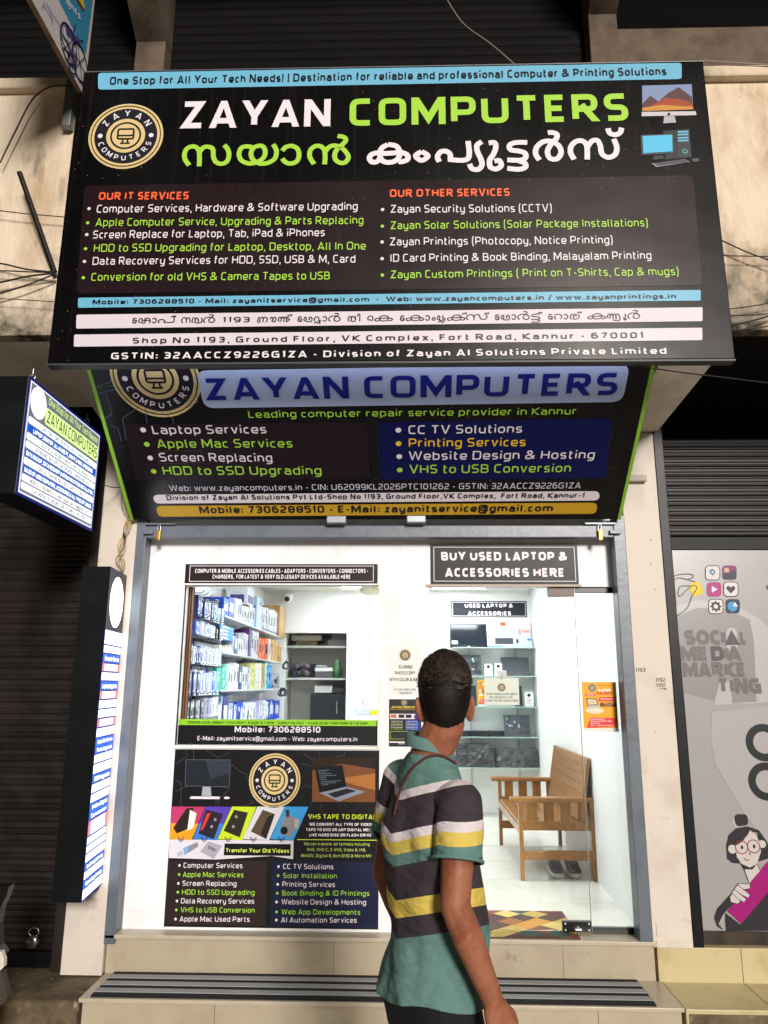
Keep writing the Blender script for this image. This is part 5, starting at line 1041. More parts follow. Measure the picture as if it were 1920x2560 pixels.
for a in ([(1400, 1100), (1500, 1105), (1500, 1140), (1440, 1150)], [(1370, 1150), (1400, 1110), (1500, 1190), (1485, 1215)], [(1345, 1190), (1375, 1145), (1470, 1225), (1455, 1248)], [(1340, 1205), (1360, 1180), (1425, 1240), (1405, 1262), (1350, 1250)]):
    s.poly(W, SK, [B8(*p) for p in a], 5); s.line(W, IKK, [B8(*p) for p in a], .003, 5.5)
s.build()

# ------------------------------------------------------------------ cables, bar, motorbike edge
M_cab = mat('black_cable', '#141312', .6); M_cabg = mat('grey_cable', '#8d857a', .6)
def cable(pts, r, label, m=None, group='overhead cables'):
    b = MB(); b.tube(spline(pts, 8), r * .75, m or M_cab, 6); thing('cable', b, label, 'cable', group)
F = lambda x, y, Y=3.66: onY(*d(x, y), Y)
cable([F(0, 352), F(30, 290), F(70, 215), F(110, 187), F(150, 186, 3.64)], .006, 'brown cable looping down the parapet left of the upper board', mat('brown_cable', '#4a3326', .6))
cable([F(-60, 447), F(40, 460), F(130, 468), F(160, 470)], .004, 'thin black cable crossing the parapet into the board at its left, upper')
cable([F(-80, 560), F(0, 569), F(60, 582), F(118, 588)], .006, 'black cable running to the foot of the slanted iron bar, highest')
cable([F(-80, 588), F(0, 585), F(60, 587), F(118, 589)], .005, 'black cable running level to the foot of the slanted iron bar')
cable([F(-80, 622), F(0, 610), F(60, 597), F(118, 590)], .007, 'thick cable rising to the foot of the slanted iron bar')
cable([F(-80, 655), F(0, 634), F(60, 615), F(118, 592)], .006, 'lowest cable sweeping up to the foot of the slanted iron bar')
cable([F(-60, 642), F(40, 647), F(120, 652), F(150, 653)], .003, 'thin cable entering the left edge of the board low on the parapet')
cable([F(1550, 515), F(1610, 543), F(1659, 561), F(1720, 585)], .005, 'black cable sloping down right of the upper board')
cable([F(1550, 552), F(1659, 554), F(1720, 555)], .004, 'level black cable right of the upper board')
for i, (a, e) in enumerate((((1570, 668), (1720, 640)), ((1575, 682), (1720, 668)), ((1575, 705), (1720, 660)), ((1580, 715), (1720, 690)))):
    cable([F(*a), F((a[0] + e[0]) / 2, (a[1] + e[1]) / 2 + 4), F(*e)], .004 + .002 * (i == 2), 'one of four cables fanning out from the lower right corner of the board')
cable([onY(*d(960, -10), 4.4), onY(*d(1000, 50), 4.2), onY(*d(1060, 95), 3.9), onY(*d(1118, 145), 3.63)], .006, 'pale cable slanting down from above onto the top of the board', M_cabg)
cable([F(1520, 131), F(1560, 134), F(1659, 140), F(1720, 146)], .006, 'twisted wire leaving the top right corner of the upper board', M_cabg)
cable([onY(*d(1340, 782), 3.64), onY(*d(1440, 800), 3.66), onY(*d(1560, 815), 3.7), onY(*d(1700, 832), 3.75)], .005, 'black cable running right from under the upper board past the beam')
p0, p1 = onY(*d(42, 372), 3.58), onY(*d(118, 588), 3.68)
b = MB(); b.tube([p0, p1], .016, mat('rusty_bar', '#1c1613', .6, .3), 4); thing('iron_bar', b, 'dark slanted iron bar fixed to the parapet left of the board', 'bar')
b = MB(); b.box(SX0 - .03, SX0 - .006, 3.66, 3.72, 3.5, 4.05, mat('rusty_bar', '#1c1613')); b.box(SX0 - .006, SX0 + .2, 3.66, 3.72, 3.93, 3.97, MATS['rusty_bar']); thing('sign_support', b, 'dark steel upright holding the left edge of the upper board', 'support')
# loose yellow wires above the tall box sign
yw = mat('yellow_wire', '#b09a4a', .5)
for i in range(4):
    P = [onY(*d(268 + 4 * i, 1040 + 9 * i), 4.64), onY(*d(262 + 8 * i, 1090), 4.60), onY(*d(282 - 5 * i, 1130 + 5 * i), 4.6), onY(*d(254 + 5 * i, 1180), 4.58), onY(*d(268 - 6 * i, 1210), 4.6), onY(*d(264, 1232), 4.6)]
    b = MB(); b.tube(spline(P, 8), .0028, yw if i < 3 else mat('red_wire', '#8a2a1c', .5), 5)
    thing('wire', b, 'loose yellow wire dangling over the tall box sign' if i < 3 else 'red wire among the yellow ones over the tall box sign', 'wire', 'loose wires over the tall box sign' if i < 3 else None)
b = MB(); q = onY(*d(268, 1158), 4.59); b.tube([q + Vector((-.004, 0, .02)), q, q + Vector((.004, 0, -.02))], [.004, .011, .005], M_cab); thing('wire_joint', b, 'black taped joint in the loose yellow wires', 'wire joint')
b = MB(); cable([onY(*d(218, 1045), 4.4), onY(*d(240, 1052), 4.5), onY(*d(262, 1053), 4.64)], .004, 'short black cable from the hanging box sign to the pillar', None, None)
# pillar odds and ends
p = onY(*A6(1090, 590), 4.64); b = MB(); b.box(p.x - .06, p.x + .06, 4.61, 4.65, p.z - .012, p.z + .03, mat('grey_paint_chip', '#b8aea4', .6), .006); thing('wall_bracket', b, 'small painted metal bracket high on the right pillar', 'bracket')
# scooter at the left edge of the picture
sc_ = empty('scooter', (-2.3, 3.6, 0), label='dark parked scooter of which only the rear corner shows at the left edge', cat='scooter')
Md = mat('scooter_body', '#060708', .3); px_ = lambda x, y, Y=3.6: onY(x * .31641, 1860 + y * .31641, Y)
b = MB(); P = [px_(-260, 1180), px_(-60, 1125), px_(72, 1125), px_(50, 1200), px_(5, 1290), px_(-20, 1420), px_(-10, 1600), px_(30, 1660), px_(-60, 1760), px_(-400, 1780)]
b.prism(P, (0, .05, 0), Md); b.build('body', sc_)
b = MB(); P = [px_(-160, 1640, 3.57), px_(10, 1640, 3.57), px_(32, 1700, 3.57), px_(30, 1760, 3.57), px_(0, 1790, 3.57), px_(-170, 1790, 3.57)]; b.prism(P, (0, .025, 0), mat('plate_white', '#d9d4c4', .4)); b.build('number_plate', sc_)
b = MB(); q = px_(-700, 2100); b.lathe((q.x, 3.75, .26), [(.14, -.05), (.24, -.055), (.26, 0), (.24, .055), (.14, .05)], mat('tyre', '#121212', .85), 32, 'Y'); b.build('tyre', sc_)
b = MB(); b.lathe((q.x, 3.75, .26), [(0, -.03), (.15, -.03), (.15, .03), (0, .03)], MATS['steel'], 24, 'Y'); b.tube([(q.x, 3.7, .26), (q.x + .02, 3.7, .62)], .02, MATS['steel']); b.build('wheel', sc_)
b = MB(); P = [px_(-80, 1790), px_(10, 1800), px_(60, 2000), px_(20, 2060), px_(-80, 2060)]; b.prism(P, (0, .04, 0), mat('mudguard', '#3d352c', .6)); b.build('mudguard', sc_)
# ------------------------------------------------------------------ inside: accessories on the left wall
def solid(name, x0, x1, y0, y1, z0, z1, m, label, cat, group=None, bev=.002, deco=None):
    b = MB(); b.box(x0, x1, y0, y1, z0, z1, m, bev)
    if deco: deco(b)
    return thing(name, b, label, cat, group)
pk = lambda c: mat('pack_' + c.strip('#'), c, .32, mix=(c, 1, .5, 1))
PC = dict(navy='#16246e', blue='#1648c0', white='#dcdde2', purple='#4a3c86', mint='#9cd8cc', teal='#2ba890', dark='#22222c', orange='#e0662a', yellow='#e6c020', lime='#d8dc90', kraft='#b08a54', tan='#c8a468', violet='#5a2a78', lav='#b4b2d4', sky='#3a90d8', pale='#c2dce6', grey='#9a9ca6', cream='#e0d8c8', clear='#b9bcc2')
slat = empty('slatted_panel', (-1.42, 4.85, .6), label='brown ribbed wooden strip panel at the left edge inside the window', cat='panel')
b = MB(); xa = onY(*B2(92, 600), 4.85).x; xb_ = onY(*B2(172, 600), 4.85).x; n = 5
Mwd = mat('brown_rib', '#8a5638', .45, mix=('#6e4028', 3, .4, .7), stretch=(20, 20, 1))
for i in range(n): xs = xa + (xb_ - xa) * i / n; b.box(xs + .002, xs + (xb_ - xa) / n - .004, 4.84, 4.865, .6, 2.83, Mwd, .004)
b.box(xa, xb_, 4.865, 4.87, .6, 2.83, mat('rib_shadow', '#4a2c1c', .6)); b.build('ribs', slat)
def decor(b, y0, y1, z0, z1, X, c, dep):
    w, h = y1 - y0, z1 - z0; dk = pk(PC['dark']); nv = pk(PC['navy']); gy = pk('#74767e')
    lt = c in ('white', 'cream', 'pale', 'lav', 'lime', 'tan', 'mint', 'kraft', 'grey')
    for _ in range(6):
        m = rnd.choice((dk, nv, gy, gy) if lt else (pk(PC['white']), pk(PC['pale']))); a = y0 + w * rnd.uniform(.08, .75); q = z0 + h * rnd.uniform(.08, .8)
        b.box(X, X + .001, a, min(y1 - .004, a + w * rnd.uniform(.05, .2)), q, min(z1 - .006, q + h * rnd.uniform(.03, .22)), m)
        a = X - dep * rnd.uniform(.25, .92); b.box(a, min(X - .004, a + dep * rnd.uniform(.04, .16)), y0 - .001, y0, q, min(z1 - .006, q + h * rnd.uniform(.03, .22)), m)
ROWN = ('top', 'second', 'middle', 'fourth', 'lowest')
WALLX = -1.68
rows = (((292, 430), 'navy navy navy white white white purple white mint white'), ((455, 560), 'blue blue white blue white blue white white dark dark'), ((630, 778), 'navy navy navy white white white white white white'),
        ((815, 1003), 'navy navy navy navy white white blue white blue white mint'), ((1020, 1172), 'dark dark dark lav dark grey lav white'))
FX = -1.43
for ri, ((yt, yb), cols) in enumerate(rows):
    cols = [q for w_ in cols.split() for q in ([w_] if rnd.random() < .45 else [w_, w_ if rnd.random() < .6 else 'white'])]; zt, zb = onX(*B2(250, yt), FX).z, onX(*B2(250, yb), FX).z
    ya, yz = onX(*B2(168 - ri * 8, 900), FX).y, onX(*B2(372, 900), FX).y
    rail = empty('hook_rail', (WALLX, (ya + yz) / 2, zt), label='%s row of wire display hooks on the left wall' % ROWN[ri], cat='hook rail', group='hook rails of the left wall')
    b = MB(); b.box(WALLX, WALLX + .012, ya, yz, zt + .02, zt + .045, mat('rail_grey', '#b9bcc0', .4, .3)); b.build('rail', rail)
    for i, c in enumerate(cols):
        y0 = ya + (yz - ya) * i / len(cols); y1 = ya + (yz - ya) * (i + .86) / len(cols)
        if i % 2 == 0:
            hk = MB(); hk.tube([(WALLX + .01, (y0 + y1) / 2, zt + .03), (FX + .03, (y0 + y1) / 2, zt + .03), (FX + .05, (y0 + y1) / 2, zt + .045)], .003, mat('hook_wire', '#3c3c40', .35, .6), 5); hk.build('hook', rail)
        zt2, sk = zt - rnd.random() * .02, (rnd.random() - .5) * .02
        m = pk(PC[c]); b = MB(); x1 = FX + rnd.random() * .02; b.box(x1 - .14, x1, y0, y1, zb, zt2, m, .002)
        lc = pk(PC['white' if c in ('navy', 'blue', 'dark', 'purple') else ('blue' if rnd.random() < .5 else 'grey')])
        h = zt2 - zb; w = y1 - y0
        for q0, q1 in ((.66, .9), (.12, .22)) if c in ('navy', 'blue', 'dark') else ((.82, .93), (.2, .62)):
            b.box(x1, x1 + .0012, y0 + w * .3, y1 - w * .3, zb + h * q0, zb + h * q1, lc)
            b.box(x1 - .10, x1 - .04, y0 - .0012, y0, zb + h * q0, zb + h * q1, lc)
        b.box(x1 - .085, x1 - .055, (y0 + y1) / 2 - .002, (y0 + y1) / 2 + .002, zt2, zt + .04, m)
        decor(b, y0, y1, zb, zt2, x1, c, .14); b.box(x1 - .09, x1 - .05, (y0 + y1) / 2 - .001, (y0 + y1) / 2 + .001, zt2, zt2 + .03, pk(PC['blue'] if c in ('navy', 'blue') else PC['white']))
        nm = {'navy': 'navy blue', 'blue': 'bright blue', 'lav': 'pale lavender', 'mint': 'mint green'}.get(c, c)
        thing('accessory_pack', b, '%s accessory pack hanging in the %s hook row of the left wall' % (nm, ROWN[ri]), 'accessory pack', 'accessory packs on the left wall')
b = MB(); ye = onX(*B2(374, 900), FX).y; b.box(WALLX, FX + .0, ye, ye + .012, 1.35, 2.12, mat('end_panel', '#c6cacb', .4)); thing('end_panel', b, 'white upright end panel dividing hook rows from wall shelves', 'panel')
# wall shelves
SY0, SY1 = ye + .02, 8.93
SHZ = (2.285, 2.003, 1.712, 1.385); SHN = ('top', 'second', 'third', 'bottom')
for k, z in enumerate(SHZ):
    o = empty('wall_shelf', (WALLX, 7, z), label='%s white shelf of the left wall accessory rack' % SHN[k], cat='shelf', group='shelves of the left wall')
    b = MB(); b.box(WALLX, FX + .02, SY0, SY1, z - .014, z, mat('shelf_board', '#c9d0d0', .3), .002); b.build('board', o)
    for y in (6.1, 6.8, 7.5, 8.2):
        b = MB(); b.prism([(WALLX, y, z - .014), (FX - .02, y, z - .014), (FX - .03, y, z - .03), (WALLX + .06, y, z - .07), (WALLX, y, z - .08)], (0, .004, 0), mat('bracket_white', '#d6d8d8', .4)); b.build('bracket', o)
def shelfbox(k, x0, x1, yt, c, what, deco=0, dep=.2, lift=0):
    z0 = SHZ[k] + .001 + lift; p0 = onX(*B2(x0, 700), FX); p1 = onX(*B2(x1, 700), FX)
    z1 = max(onX(*B2((x0 + x1) / 2, yt), FX).z, z0 + .03); m = pk(PC[c]); b = MB(); y0, y1 = p0.y, p1.y - .006
    tl = rnd.uniform(-.012, .012); b.hexa([(FX - dep, y0, z0), (FX, y0, z0), (FX, y1, z0), (FX - dep, y1, z0)], [(FX - dep, y0 + tl, z1), (FX, y0 + tl, z1), (FX, y1 + tl, z1), (FX - dep, y1 + tl, z1)], m); w, h = y1 - y0, z1 - z0
    ac = pk(PC[{'white': 'grey', 'blue': 'white', 'navy': 'white', 'kraft': 'tan', 'tan': 'kraft', 'orange': 'dark', 'yellow': 'dark', 'teal': 'mint', 'lime': 'kraft'}.get(c, 'white')])
    e = .0012
    decor(b, y0, y1, z0, z1, FX, c, dep)
    if deco & 1: b.box(FX, FX + e, y0 + w * .2, y1 - w * .2, z0 + h * .3, z0 + h * .75, ac); b.box(FX - dep * .8, FX - dep * .2, y0 - e, y0, z0 + h * .35, z0 + h * .75, ac)
    if deco & 2: b.box(FX, FX + e, y0 + w * .1, y1 - w * .1, z0 + h * .05, z0 + h * .13, pk(PC['navy'])); b.box(FX - dep * .9, FX - dep * .1, y0 - e, y0, z0 + h * .05, z0 + h * .13, pk(PC['navy']))
    if deco & 4: b.box(FX, FX + 2 * e, y0 + w * .35, y1 - w * .35, z0 + h * .35, z0 + h * .68, pk(PC['dark'])); b.box(FX - dep * .65, FX - dep * .35, y0 - 2 * e, y0, z0 + h * .35, z0 + h * .68, pk(PC['dark']))
    thing('accessory_box', b, '%s, %s left wall shelf' % (what, SHN[k]), 'box', 'boxes on the left wall shelves')
for a in ((0, 391, 432, 272, 'blue', 'tall bright blue box with white label, near end', 1), (0, 434, 474, 272, 'blue', 'tall bright blue box with white label beside its twin', 1), (0, 478, 500, 275, 'white', 'slim white box next to the two tall blue ones', 1), (0, 502, 530, 280, 'white', 'white box with black print in the near half', 5), (0, 532, 550, 330, 'white', 'short slim white box in the near half', 1),
          (0, 552, 590, 335, 'white', 'white cable box with black plug picture', 4), (0, 592, 632, 335, 'white', 'white adapter box below a stacked carton', 4), (0, 634, 642, 325, 'sky', 'thin sky blue pack', 0), (0, 644, 686, 270, 'pale', 'tall pale blue clear box', 1), (0, 690, 730, 345, 'white', 'white box with black cable picture and blue foot', 6), (0, 735, 785, 360, 'white', 'white box with black bracket picture and blue foot', 6), (0, 788, 806, 385, 'white', 'slim white box leaning by the carton', 2),
          (1, 378, 420, 630, 'cream', 'small cream carton under the blue stack, near one', 1), (1, 422, 468, 630, 'cream', 'small cream carton under the blue stack, far one', 1), (1, 472, 486, 560, 'white', 'slim white box behind the blue stack', 1), (1, 488, 515, 545, 'navy', 'navy blue box with white flash', 1), (1, 517, 552, 580, 'white', 'white box with slim cable packs', 4), (1, 554, 592, 540, 'white', 'white mouse box with oval window', 1), (1, 596, 614, 515, 'violet', 'violet box above a yellow one', 0), (1, 617, 668, 520, 'white', 'white hard drive box with grey picture', 4),
          (1, 672, 690, 575, 'orange', 'bright orange box, nearest of its row', 4), (1, 692, 712, 580, 'orange', 'bright orange box in the middle of its row', 4), (1, 714, 740, 582, 'orange', 'bright orange box at the far end of its row', 1), (1, 743, 760, 585, 'white', 'white slim box between orange, kraft', 1), (1, 762, 788, 590, 'tan', 'tan kraft box, nearest of its row', 0), (1, 790, 812, 600, 'tan', 'tan kraft box in the middle of its row', 1), (1, 814, 840, 640, 'kraft', 'short kraft box at the far end of its row', 1),
          (2, 368, 402, 775, 'teal', 'teal green box, near one of two', 0), (2, 404, 436, 772, 'teal', 'teal green box, far one of two', 0), (2, 438, 452, 775, 'mint', 'mint green slim box', 0), (2, 455, 490, 775, 'white', 'white box with blue corners and mouse picture', 4), (2, 493, 532, 762, 'white', 'white box with charger picture beside the mouse boxes', 5), (2, 535, 556, 790, 'navy', 'navy and white slim box', 1), (2, 558, 598, 790, 'white', 'white box with black lid print', 4), (2, 600, 616, 800, 'lav', 'pale lavender slim box', 1),
          (2, 618, 634, 765, 'lime', 'pale lime slim box, nearest of its row', 0), (2, 636, 652, 765, 'lime', 'pale lime slim box, far one of its row', 0), (2, 654, 676, 765, 'cream', 'cream ruled box, nearest of its row', 1), (2, 678, 700, 765, 'cream', 'cream ruled box in the middle of its row', 1), (2, 702, 722, 770, 'tan', 'tan ruled box', 1), (2, 724, 740, 760, 'mint', 'mint slim pack near the far end', 0), (2, 743, 770, 780, 'sky', 'sky blue pack with dark window', 4), (2, 772, 835, 845, 'grey', 'grey pouch with dark square window', 4),
          (3, 385, 425, 1000, 'navy', 'navy box leaning at the near end', 1), (3, 428, 466, 1010, 'navy', 'navy box with pale stripe at the near end', 1), (3, 470, 500, 1060, 'lav', 'lavender box', 1), (3, 505, 530, 1065, 'blue', 'bright blue cable pack, nearest of its row', 1), (3, 532, 552, 1055, 'blue', 'bright blue cable pack with dark print', 4), (3, 555, 575, 1050, 'blue', 'bright blue cable pack by the white row', 1), (3, 577, 600, 1058, 'white', 'white cable pack, nearest of its row', 2), (3, 602, 622, 1055, 'white', 'white cable pack with dark print', 4), (3, 624, 645, 1052, 'white', 'white cable pack with blue foot', 2), (3, 647, 668, 1055, 'white', 'white cable pack by the far lavender one', 1),
          (3, 690, 715, 1040, 'lav', 'lavender cable pack near the far end', 1), (3, 717, 760, 1035, 'white', 'white wide pack with blue foot near the far end', 2), (3, 762, 800, 1035, 'blue', 'bright blue wide pack near the far end', 1), (3, 802, 840, 1040, 'blue', 'bright blue pack at the far end', 1)):
    if a[4] in ('white', 'cream', 'lav') and a[2] - a[1] > 24:
        n = 3 if a[2] - a[1] > 42 else 2
        for q in range(n):
            w_ = (a[2] - a[1]) / n; shelfbox(a[0], a[1] + w_ * q, a[1] + w_ * (q + .93), a[3] + rnd.uniform(-4, 14) * (q > 0), a[4], a[5] + (', nearer one', ', farther one')[q] if n == 2 else a[5] + (', nearest', ', middle', ', farthest')[q], a[6])
    else: shelfbox(*a)
# stacked extras
zz = onX(*B2(600, 335), FX).z
b = MB(); y0, y1 = onX(*B2(574, 600), FX).y, onX(*B2(622, 600), FX).y; b.box(FX - .18, FX, y0, y1, zz + .002, zz + .165, pk(PC['white']), .002); b.box(FX, FX + .001, y0 + .02, y1 - .02, zz + .02, zz + .09, pk(PC['purple'])); b.box(FX - .16, FX - .03, y0 - .001, y0, zz + .02, zz + .09, pk(PC['purple'])); thing('accessory_box', b, 'white box with purple picture standing on top of the top shelf row', 'box')
for i in range(4):
    z0 = SHZ[1] + .098 + i * .028; b = MB(); b.box(FX - .2, FX, onX(*B2(380, 600), FX).y, onX(*B2(484, 600), FX).y, z0, z0 + .026, pk(PC['sky']), .003); b.box(FX, FX + .001, onX(*B2(400, 600), FX).y, onX(*B2(440, 600), FX).y, z0 + .006, z0 + .02, pk(PC['white']))
    thing('accessory_box', b, 'flat sky blue box, %s of the stack of four on the second shelf' % ('lowest', 'second lowest', 'second highest', 'topmost')[i], 'box', 'flat blue boxes')
b = MB(); b.box(WALLX + .02, FX + .03, 8.45, 8.88, SHZ[0] + .001, SHZ[0] + .34, pk(PC['kraft']), .003); b.box(FX + .03, FX + .031, 8.63, 8.69, SHZ[0] + .001, SHZ[0] + .34, pk(PC['tan'])); b.box(WALLX + .15, WALLX + .2, 8.449, 8.45, SHZ[0], SHZ[0] + .34, pk(PC['tan'])); thing('carton', b, 'brown cardboard carton at the far end of the top shelf', 'carton')
for i in range(5):
    yy = 8.60 + i * .06; xx = -1.38 + .02 * (i % 2); z = 1.70 if i < 3 else 2.0
    b = MB(); b.tube(spline([(xx, yy, z + .02), (xx + .03, yy + .02, z - .02), (xx + .025, yy, z - .06), (xx - .012, yy - .02, z - .065), (xx - .03, yy, z - .03), (xx, yy, z + .015)], 5), .008, pk(PC['dark']), 6)
    thing('cable_coil', b, 'black coiled cable hanging near the back corner of the left wall', 'cable', 'coiled cables by the back corner')

# niche furniture and clutter
nsh = mat('niche_shelf', '#b9b8b2', .5)
zs = (onY(*B2(1000, 636), 9.2).z, onY(*B2(1000, 872), 9.2).z)
for k, z in enumerate(zs): solid('niche_shelf', NX0, NX1, 9.15, 9.62, z - .025, z, nsh, '%s shelf inside the dark back wall niche' % ('upper', 'lower')[k], 'shelf', 'niche shelves')
def nb(name, x0, x1, y0, y1, c, label, cat, Y=9.25, dep=.25, k=None):
    a, e = onY(*B2(x0, y0), Y), onY(*B2(x1, y1), Y); z0 = e.z if k is None else zs[k] + .001
    b = MB(); b.box(a.x, e.x, Y, Y + dep, z0, a.z, mat('clutter_' + c.strip('#'), c, .55), .006); return thing(name, b, label, cat)
nb('storage_box', 915, 1135, 555, 598, '#a8a294', 'long pale box lying on another box on the upper niche shelf', 'box', k=None)
nb('storage_box', 945, 1105, 599, 630, '#7a6a50', 'brown flat box under the long pale box in the niche', 'box', k=0)
nb('paper_stack', 1180, 1315, 590, 632, '#8f8f8e', 'grey stack of papers on the upper niche shelf', 'papers', k=0)
nb('plastic_bag', 1215, 1320, 545, 590, '#6c6470', 'crumpled grey bag on the paper stack in the niche', 'bag')
nb('storage_box', 930, 955, 768, 860, '#1c2a3a', 'dark upright box at the left end of the lower niche shelf', 'box', k=1)
nb('storage_box', 1030, 1088, 770, 868, '#14141a', 'black box in the middle of the lower niche shelf', 'box', Y=9.28, k=1)
nb('disc_player', 1088, 1218, 797, 826, '#dcdcda', 'flat silver white device on a grey box in the niche', 'device', k=None)
nb('storage_box', 1088, 1218, 828, 868, '#57585a', 'grey box under the silver white device', 'box', k=1)
nb('storage_box', 1092, 1180, 778, 796, '#a9a9a6', 'small pale box on top of the silver white device', 'box', Y=9.3)
b = MB(); q = onY(*B2(1248, 868), 9.25); hz = onY(*B2(1248, 738), 9.25).z - zs[1]; b.lathe((q.x, 9.3, zs[1] + .001), [(0, 0), (.05, 0), (.05, hz * .55), (.042, hz * .6), (.042, hz * .9), (.02, hz), (0, hz)], mat('green_bottle', '#4a7a4c', .35), 18); thing('bottle', b, 'green topped container on the lower niche shelf', 'bottle')
bg = MB(); q = onY(*B2(990, 830), 9.22)
for i in range(12): bg.sphere((q.x + rnd.uniform(-.07, .07), 9.28 + rnd.uniform(-.05, .05), zs[1] + .05 + rnd.random() * .1), (.04, .04, .035), mat('bag_clear_pink', '#5e565e', .35), 8)
thing('plastic_bag', bg, 'pinkish clear plastic bag bundle on the lower niche shelf', 'bag')
cb = empty('cabinet', (-1.0, 9.3, .37), label='black cupboard with a long metal handle standing in the niche', cat='cabinet')
a, e = onY(*B2(1055, 990), 9.2), onY(*B2(1322, 990), 9.2)
b = MB(); b.box(a.x, NX1 - .005, 9.2, 9.6, .37, a.z, mat('black_cupboard', '#1c2226', .35), .004); b.build('body', cb)
h0, h1 = onY(*B2(1250, 1043), 9.19), onY(*B2(1250, 1138), 9.19); b = MB(); b.tube([h0, h1], .008, MATS['steel']); b.build('handle', cb)
nb('paper_stack', 1085, 1215, 930, 985, '#c9c9c4', 'white paper heap lying on the black cupboard', 'papers', Y=9.22)
nb('cloth', 1216, 1320, 945, 985, '#3c3a3e', 'dark folded cloth lying on the black cupboard', 'cloth', Y=9.24)
# camera, fan, counter
cv = empty('security_camera', onY(*B2(880, 283), 8.9), label='small white dome security camera in the back corner under the ceiling', cat='camera')
p = onY(*B2(880, 283), 8.9); b = MB(); b.sphere(p, (.06, .05, .06), M_frame, 18); b.box(p.x - .06, p.x + .06, p.y + .0, 9.0, p.z, p.z + .06, M_frame, .01); b.build('housing', cv)
b = MB(); b.sphere(p + Vector((.01, -.035, -.012)), .033, mat('lens_black', '#101012', .1), 14); b.build('lens', cv)
fp = onY(*B2(1510, 222), 7.6); fan = empty('ceiling_fan', (fp.x, 7.6, 2.6), label='cream ceiling fan half hidden at the top right of the window', cat='fan')
b = MB(); mf = mat('cream_enamel', '#e0d8b8', .3); b.lathe((fp.x, 7.6, fp.z - .02), [(0, -.03), (.06, -.03), (.12, .0), (.12, .04), (.05, .06), (.02, .07), (.02, 2.84 - fp.z + .02)], mf, 24); b.build('motor', fan)
for i in range(3):
    an = R(172 + 120 * i); e = Vector((math.cos(an), math.sin(an), 0)); nrm = Vector((-e.y, e.x, 0)); o0 = Vector((fp.x, 7.6, fp.z))
    b = MB(); b.hexa([o0 + e * .1 - nrm * .04, o0 + e * .62 - nrm * .07, o0 + e * .62 + nrm * .07, o0 + e * .1 + nrm * .04], [o0 + e * .1 - nrm * .04 + Vector((0, 0, .004)), o0 + e * .62 - nrm * .07 + Vector((0, 0, .004)), o0 + e * .62 + nrm * .07 + Vector((0, 0, .012)), o0 + e * .1 + nrm * .04 + Vector((0, 0, .012))], mf); b.build('blade', fan)
CZ = onY(*B2(1400, 1150), 8.0).z; ca = onY(*B2(1335, 1165), 8.0).x
solid('counter', ca, -.02, 8.0, 8.7, .37, CZ, mat('counter_white', '#e6e6e8', .25), 'white counter at the right inside the shop window', 'counter', bev=.01)
a, e = onY(*B2(1380, 1140), 8.1), onY(*B2(1570, 1090), 8.1); solid('paper_pack', a.x, e.x, 8.1, 8.3, CZ + .001, e.z, mat('bluewhite_pack', '#c9d4e0', .3, mix=('#e6eaf0', 20, .45, .6)), 'pale blue white plastic pack lying on the white counter', 'pack', bev=.01)
a, e = onY(*B2(1500, 1140), 8.05), onY(*B2(1572, 1115), 8.05); solid('yellow_packet', a.x, e.x, 8.03, 8.09, CZ + .001, e.z, pk('#e2d010'), 'yellow packet in front of the pale pack on the counter', 'packet')
for i, x in enumerate((1468, 1490)):
    q0, q1 = onY(*B2(x, 1090), 8.2), onY(*B2(x - 14, 1022), 8.2); b = MB(); b.tube([q0, q1], .03, M_frame, 14); thing('paper_roll', b, 'white paper roll standing on the counter, %s of two' % ('shorter left' if i == 0 else 'right'), 'paper roll', 'paper rolls on the counter')

# ------------------------------------------------------------------ inside right: glass shelves with used laptops
BY = 9.0
o, s = plate('inner_sign', .554, 1.45, 2.545, 2.738, BY - .001, mat('sign_grey_black', '#2c2c34', .5, spec=.2), 'grey black sign USED LAPTOP on the back wall above shelves', 'sign')
s.frame('border', WHT, [(.02, .08), (.98, .08), (.98, .92), (.02, .92)], .006, 1); s.text('lettering', WHT, 'USED LAPTOP &', (.18, .41), (.82, .41), .25, .3, 1, rad=.26); s.text('lettering', WHT, 'ACCESSORIES', (.22, .88), (.79, .88), .25, .3, 1, rad=.26); s.build()
GS = glass('shelf_glass', (.86, .95, .93), .12); GE = mat('shelf_glass_edge', '#a9c4bc', .2)
LSZ = (2.18, 1.863, 1.532, 1.208, .885)
for x in (.76, 1.30):
    b = MB(); b.box(x - .012, x + .012, BY - .012, BY - .001, .55, 2.3, mat('slot_rail', '#c9cccc', .4)); 
    for j in range(40): b.box(x - .003, x + .003, BY - .0125, BY - .0118, .6 + j * .042, .62 + j * .042, mat('slot_dark', '#6a6a6a', .6))
    thing('shelf_rail', b, 'slotted white upright rail on the back wall, %s of two' % ('left' if x < 1 else 'right'), 'rail', 'shelf rails')
LSN = ('top', 'second', 'third', 'fourth', 'lowest')
for k, z in enumerate(LSZ):
    o = empty('glass_shelf', (1.02, 8.85, z), label='%s glass shelf of the used laptop display' % LSN[k], cat='shelf', group='glass shelves on the back wall')
    b = MB(); b.box(.545, 1.486, 8.66, BY - .014, z - .012, z - .001, GS); b.build('pane', o)
    b = MB(); b.box(.545, 1.486, 8.655, 8.66, z - .012, z - .001, GE); b.build('front_edge', o)
    for x in (.76, 1.30): b = MB(); b.prism([(x - .003, BY - .012, z - .012), (x - .003, 8.7, z - .012), (x - .003, 8.72, z - .025), (x - .003, BY - .012, z - .07)], (.006, 0, 0), MATS['slot_rail']); b.build('bracket', o)
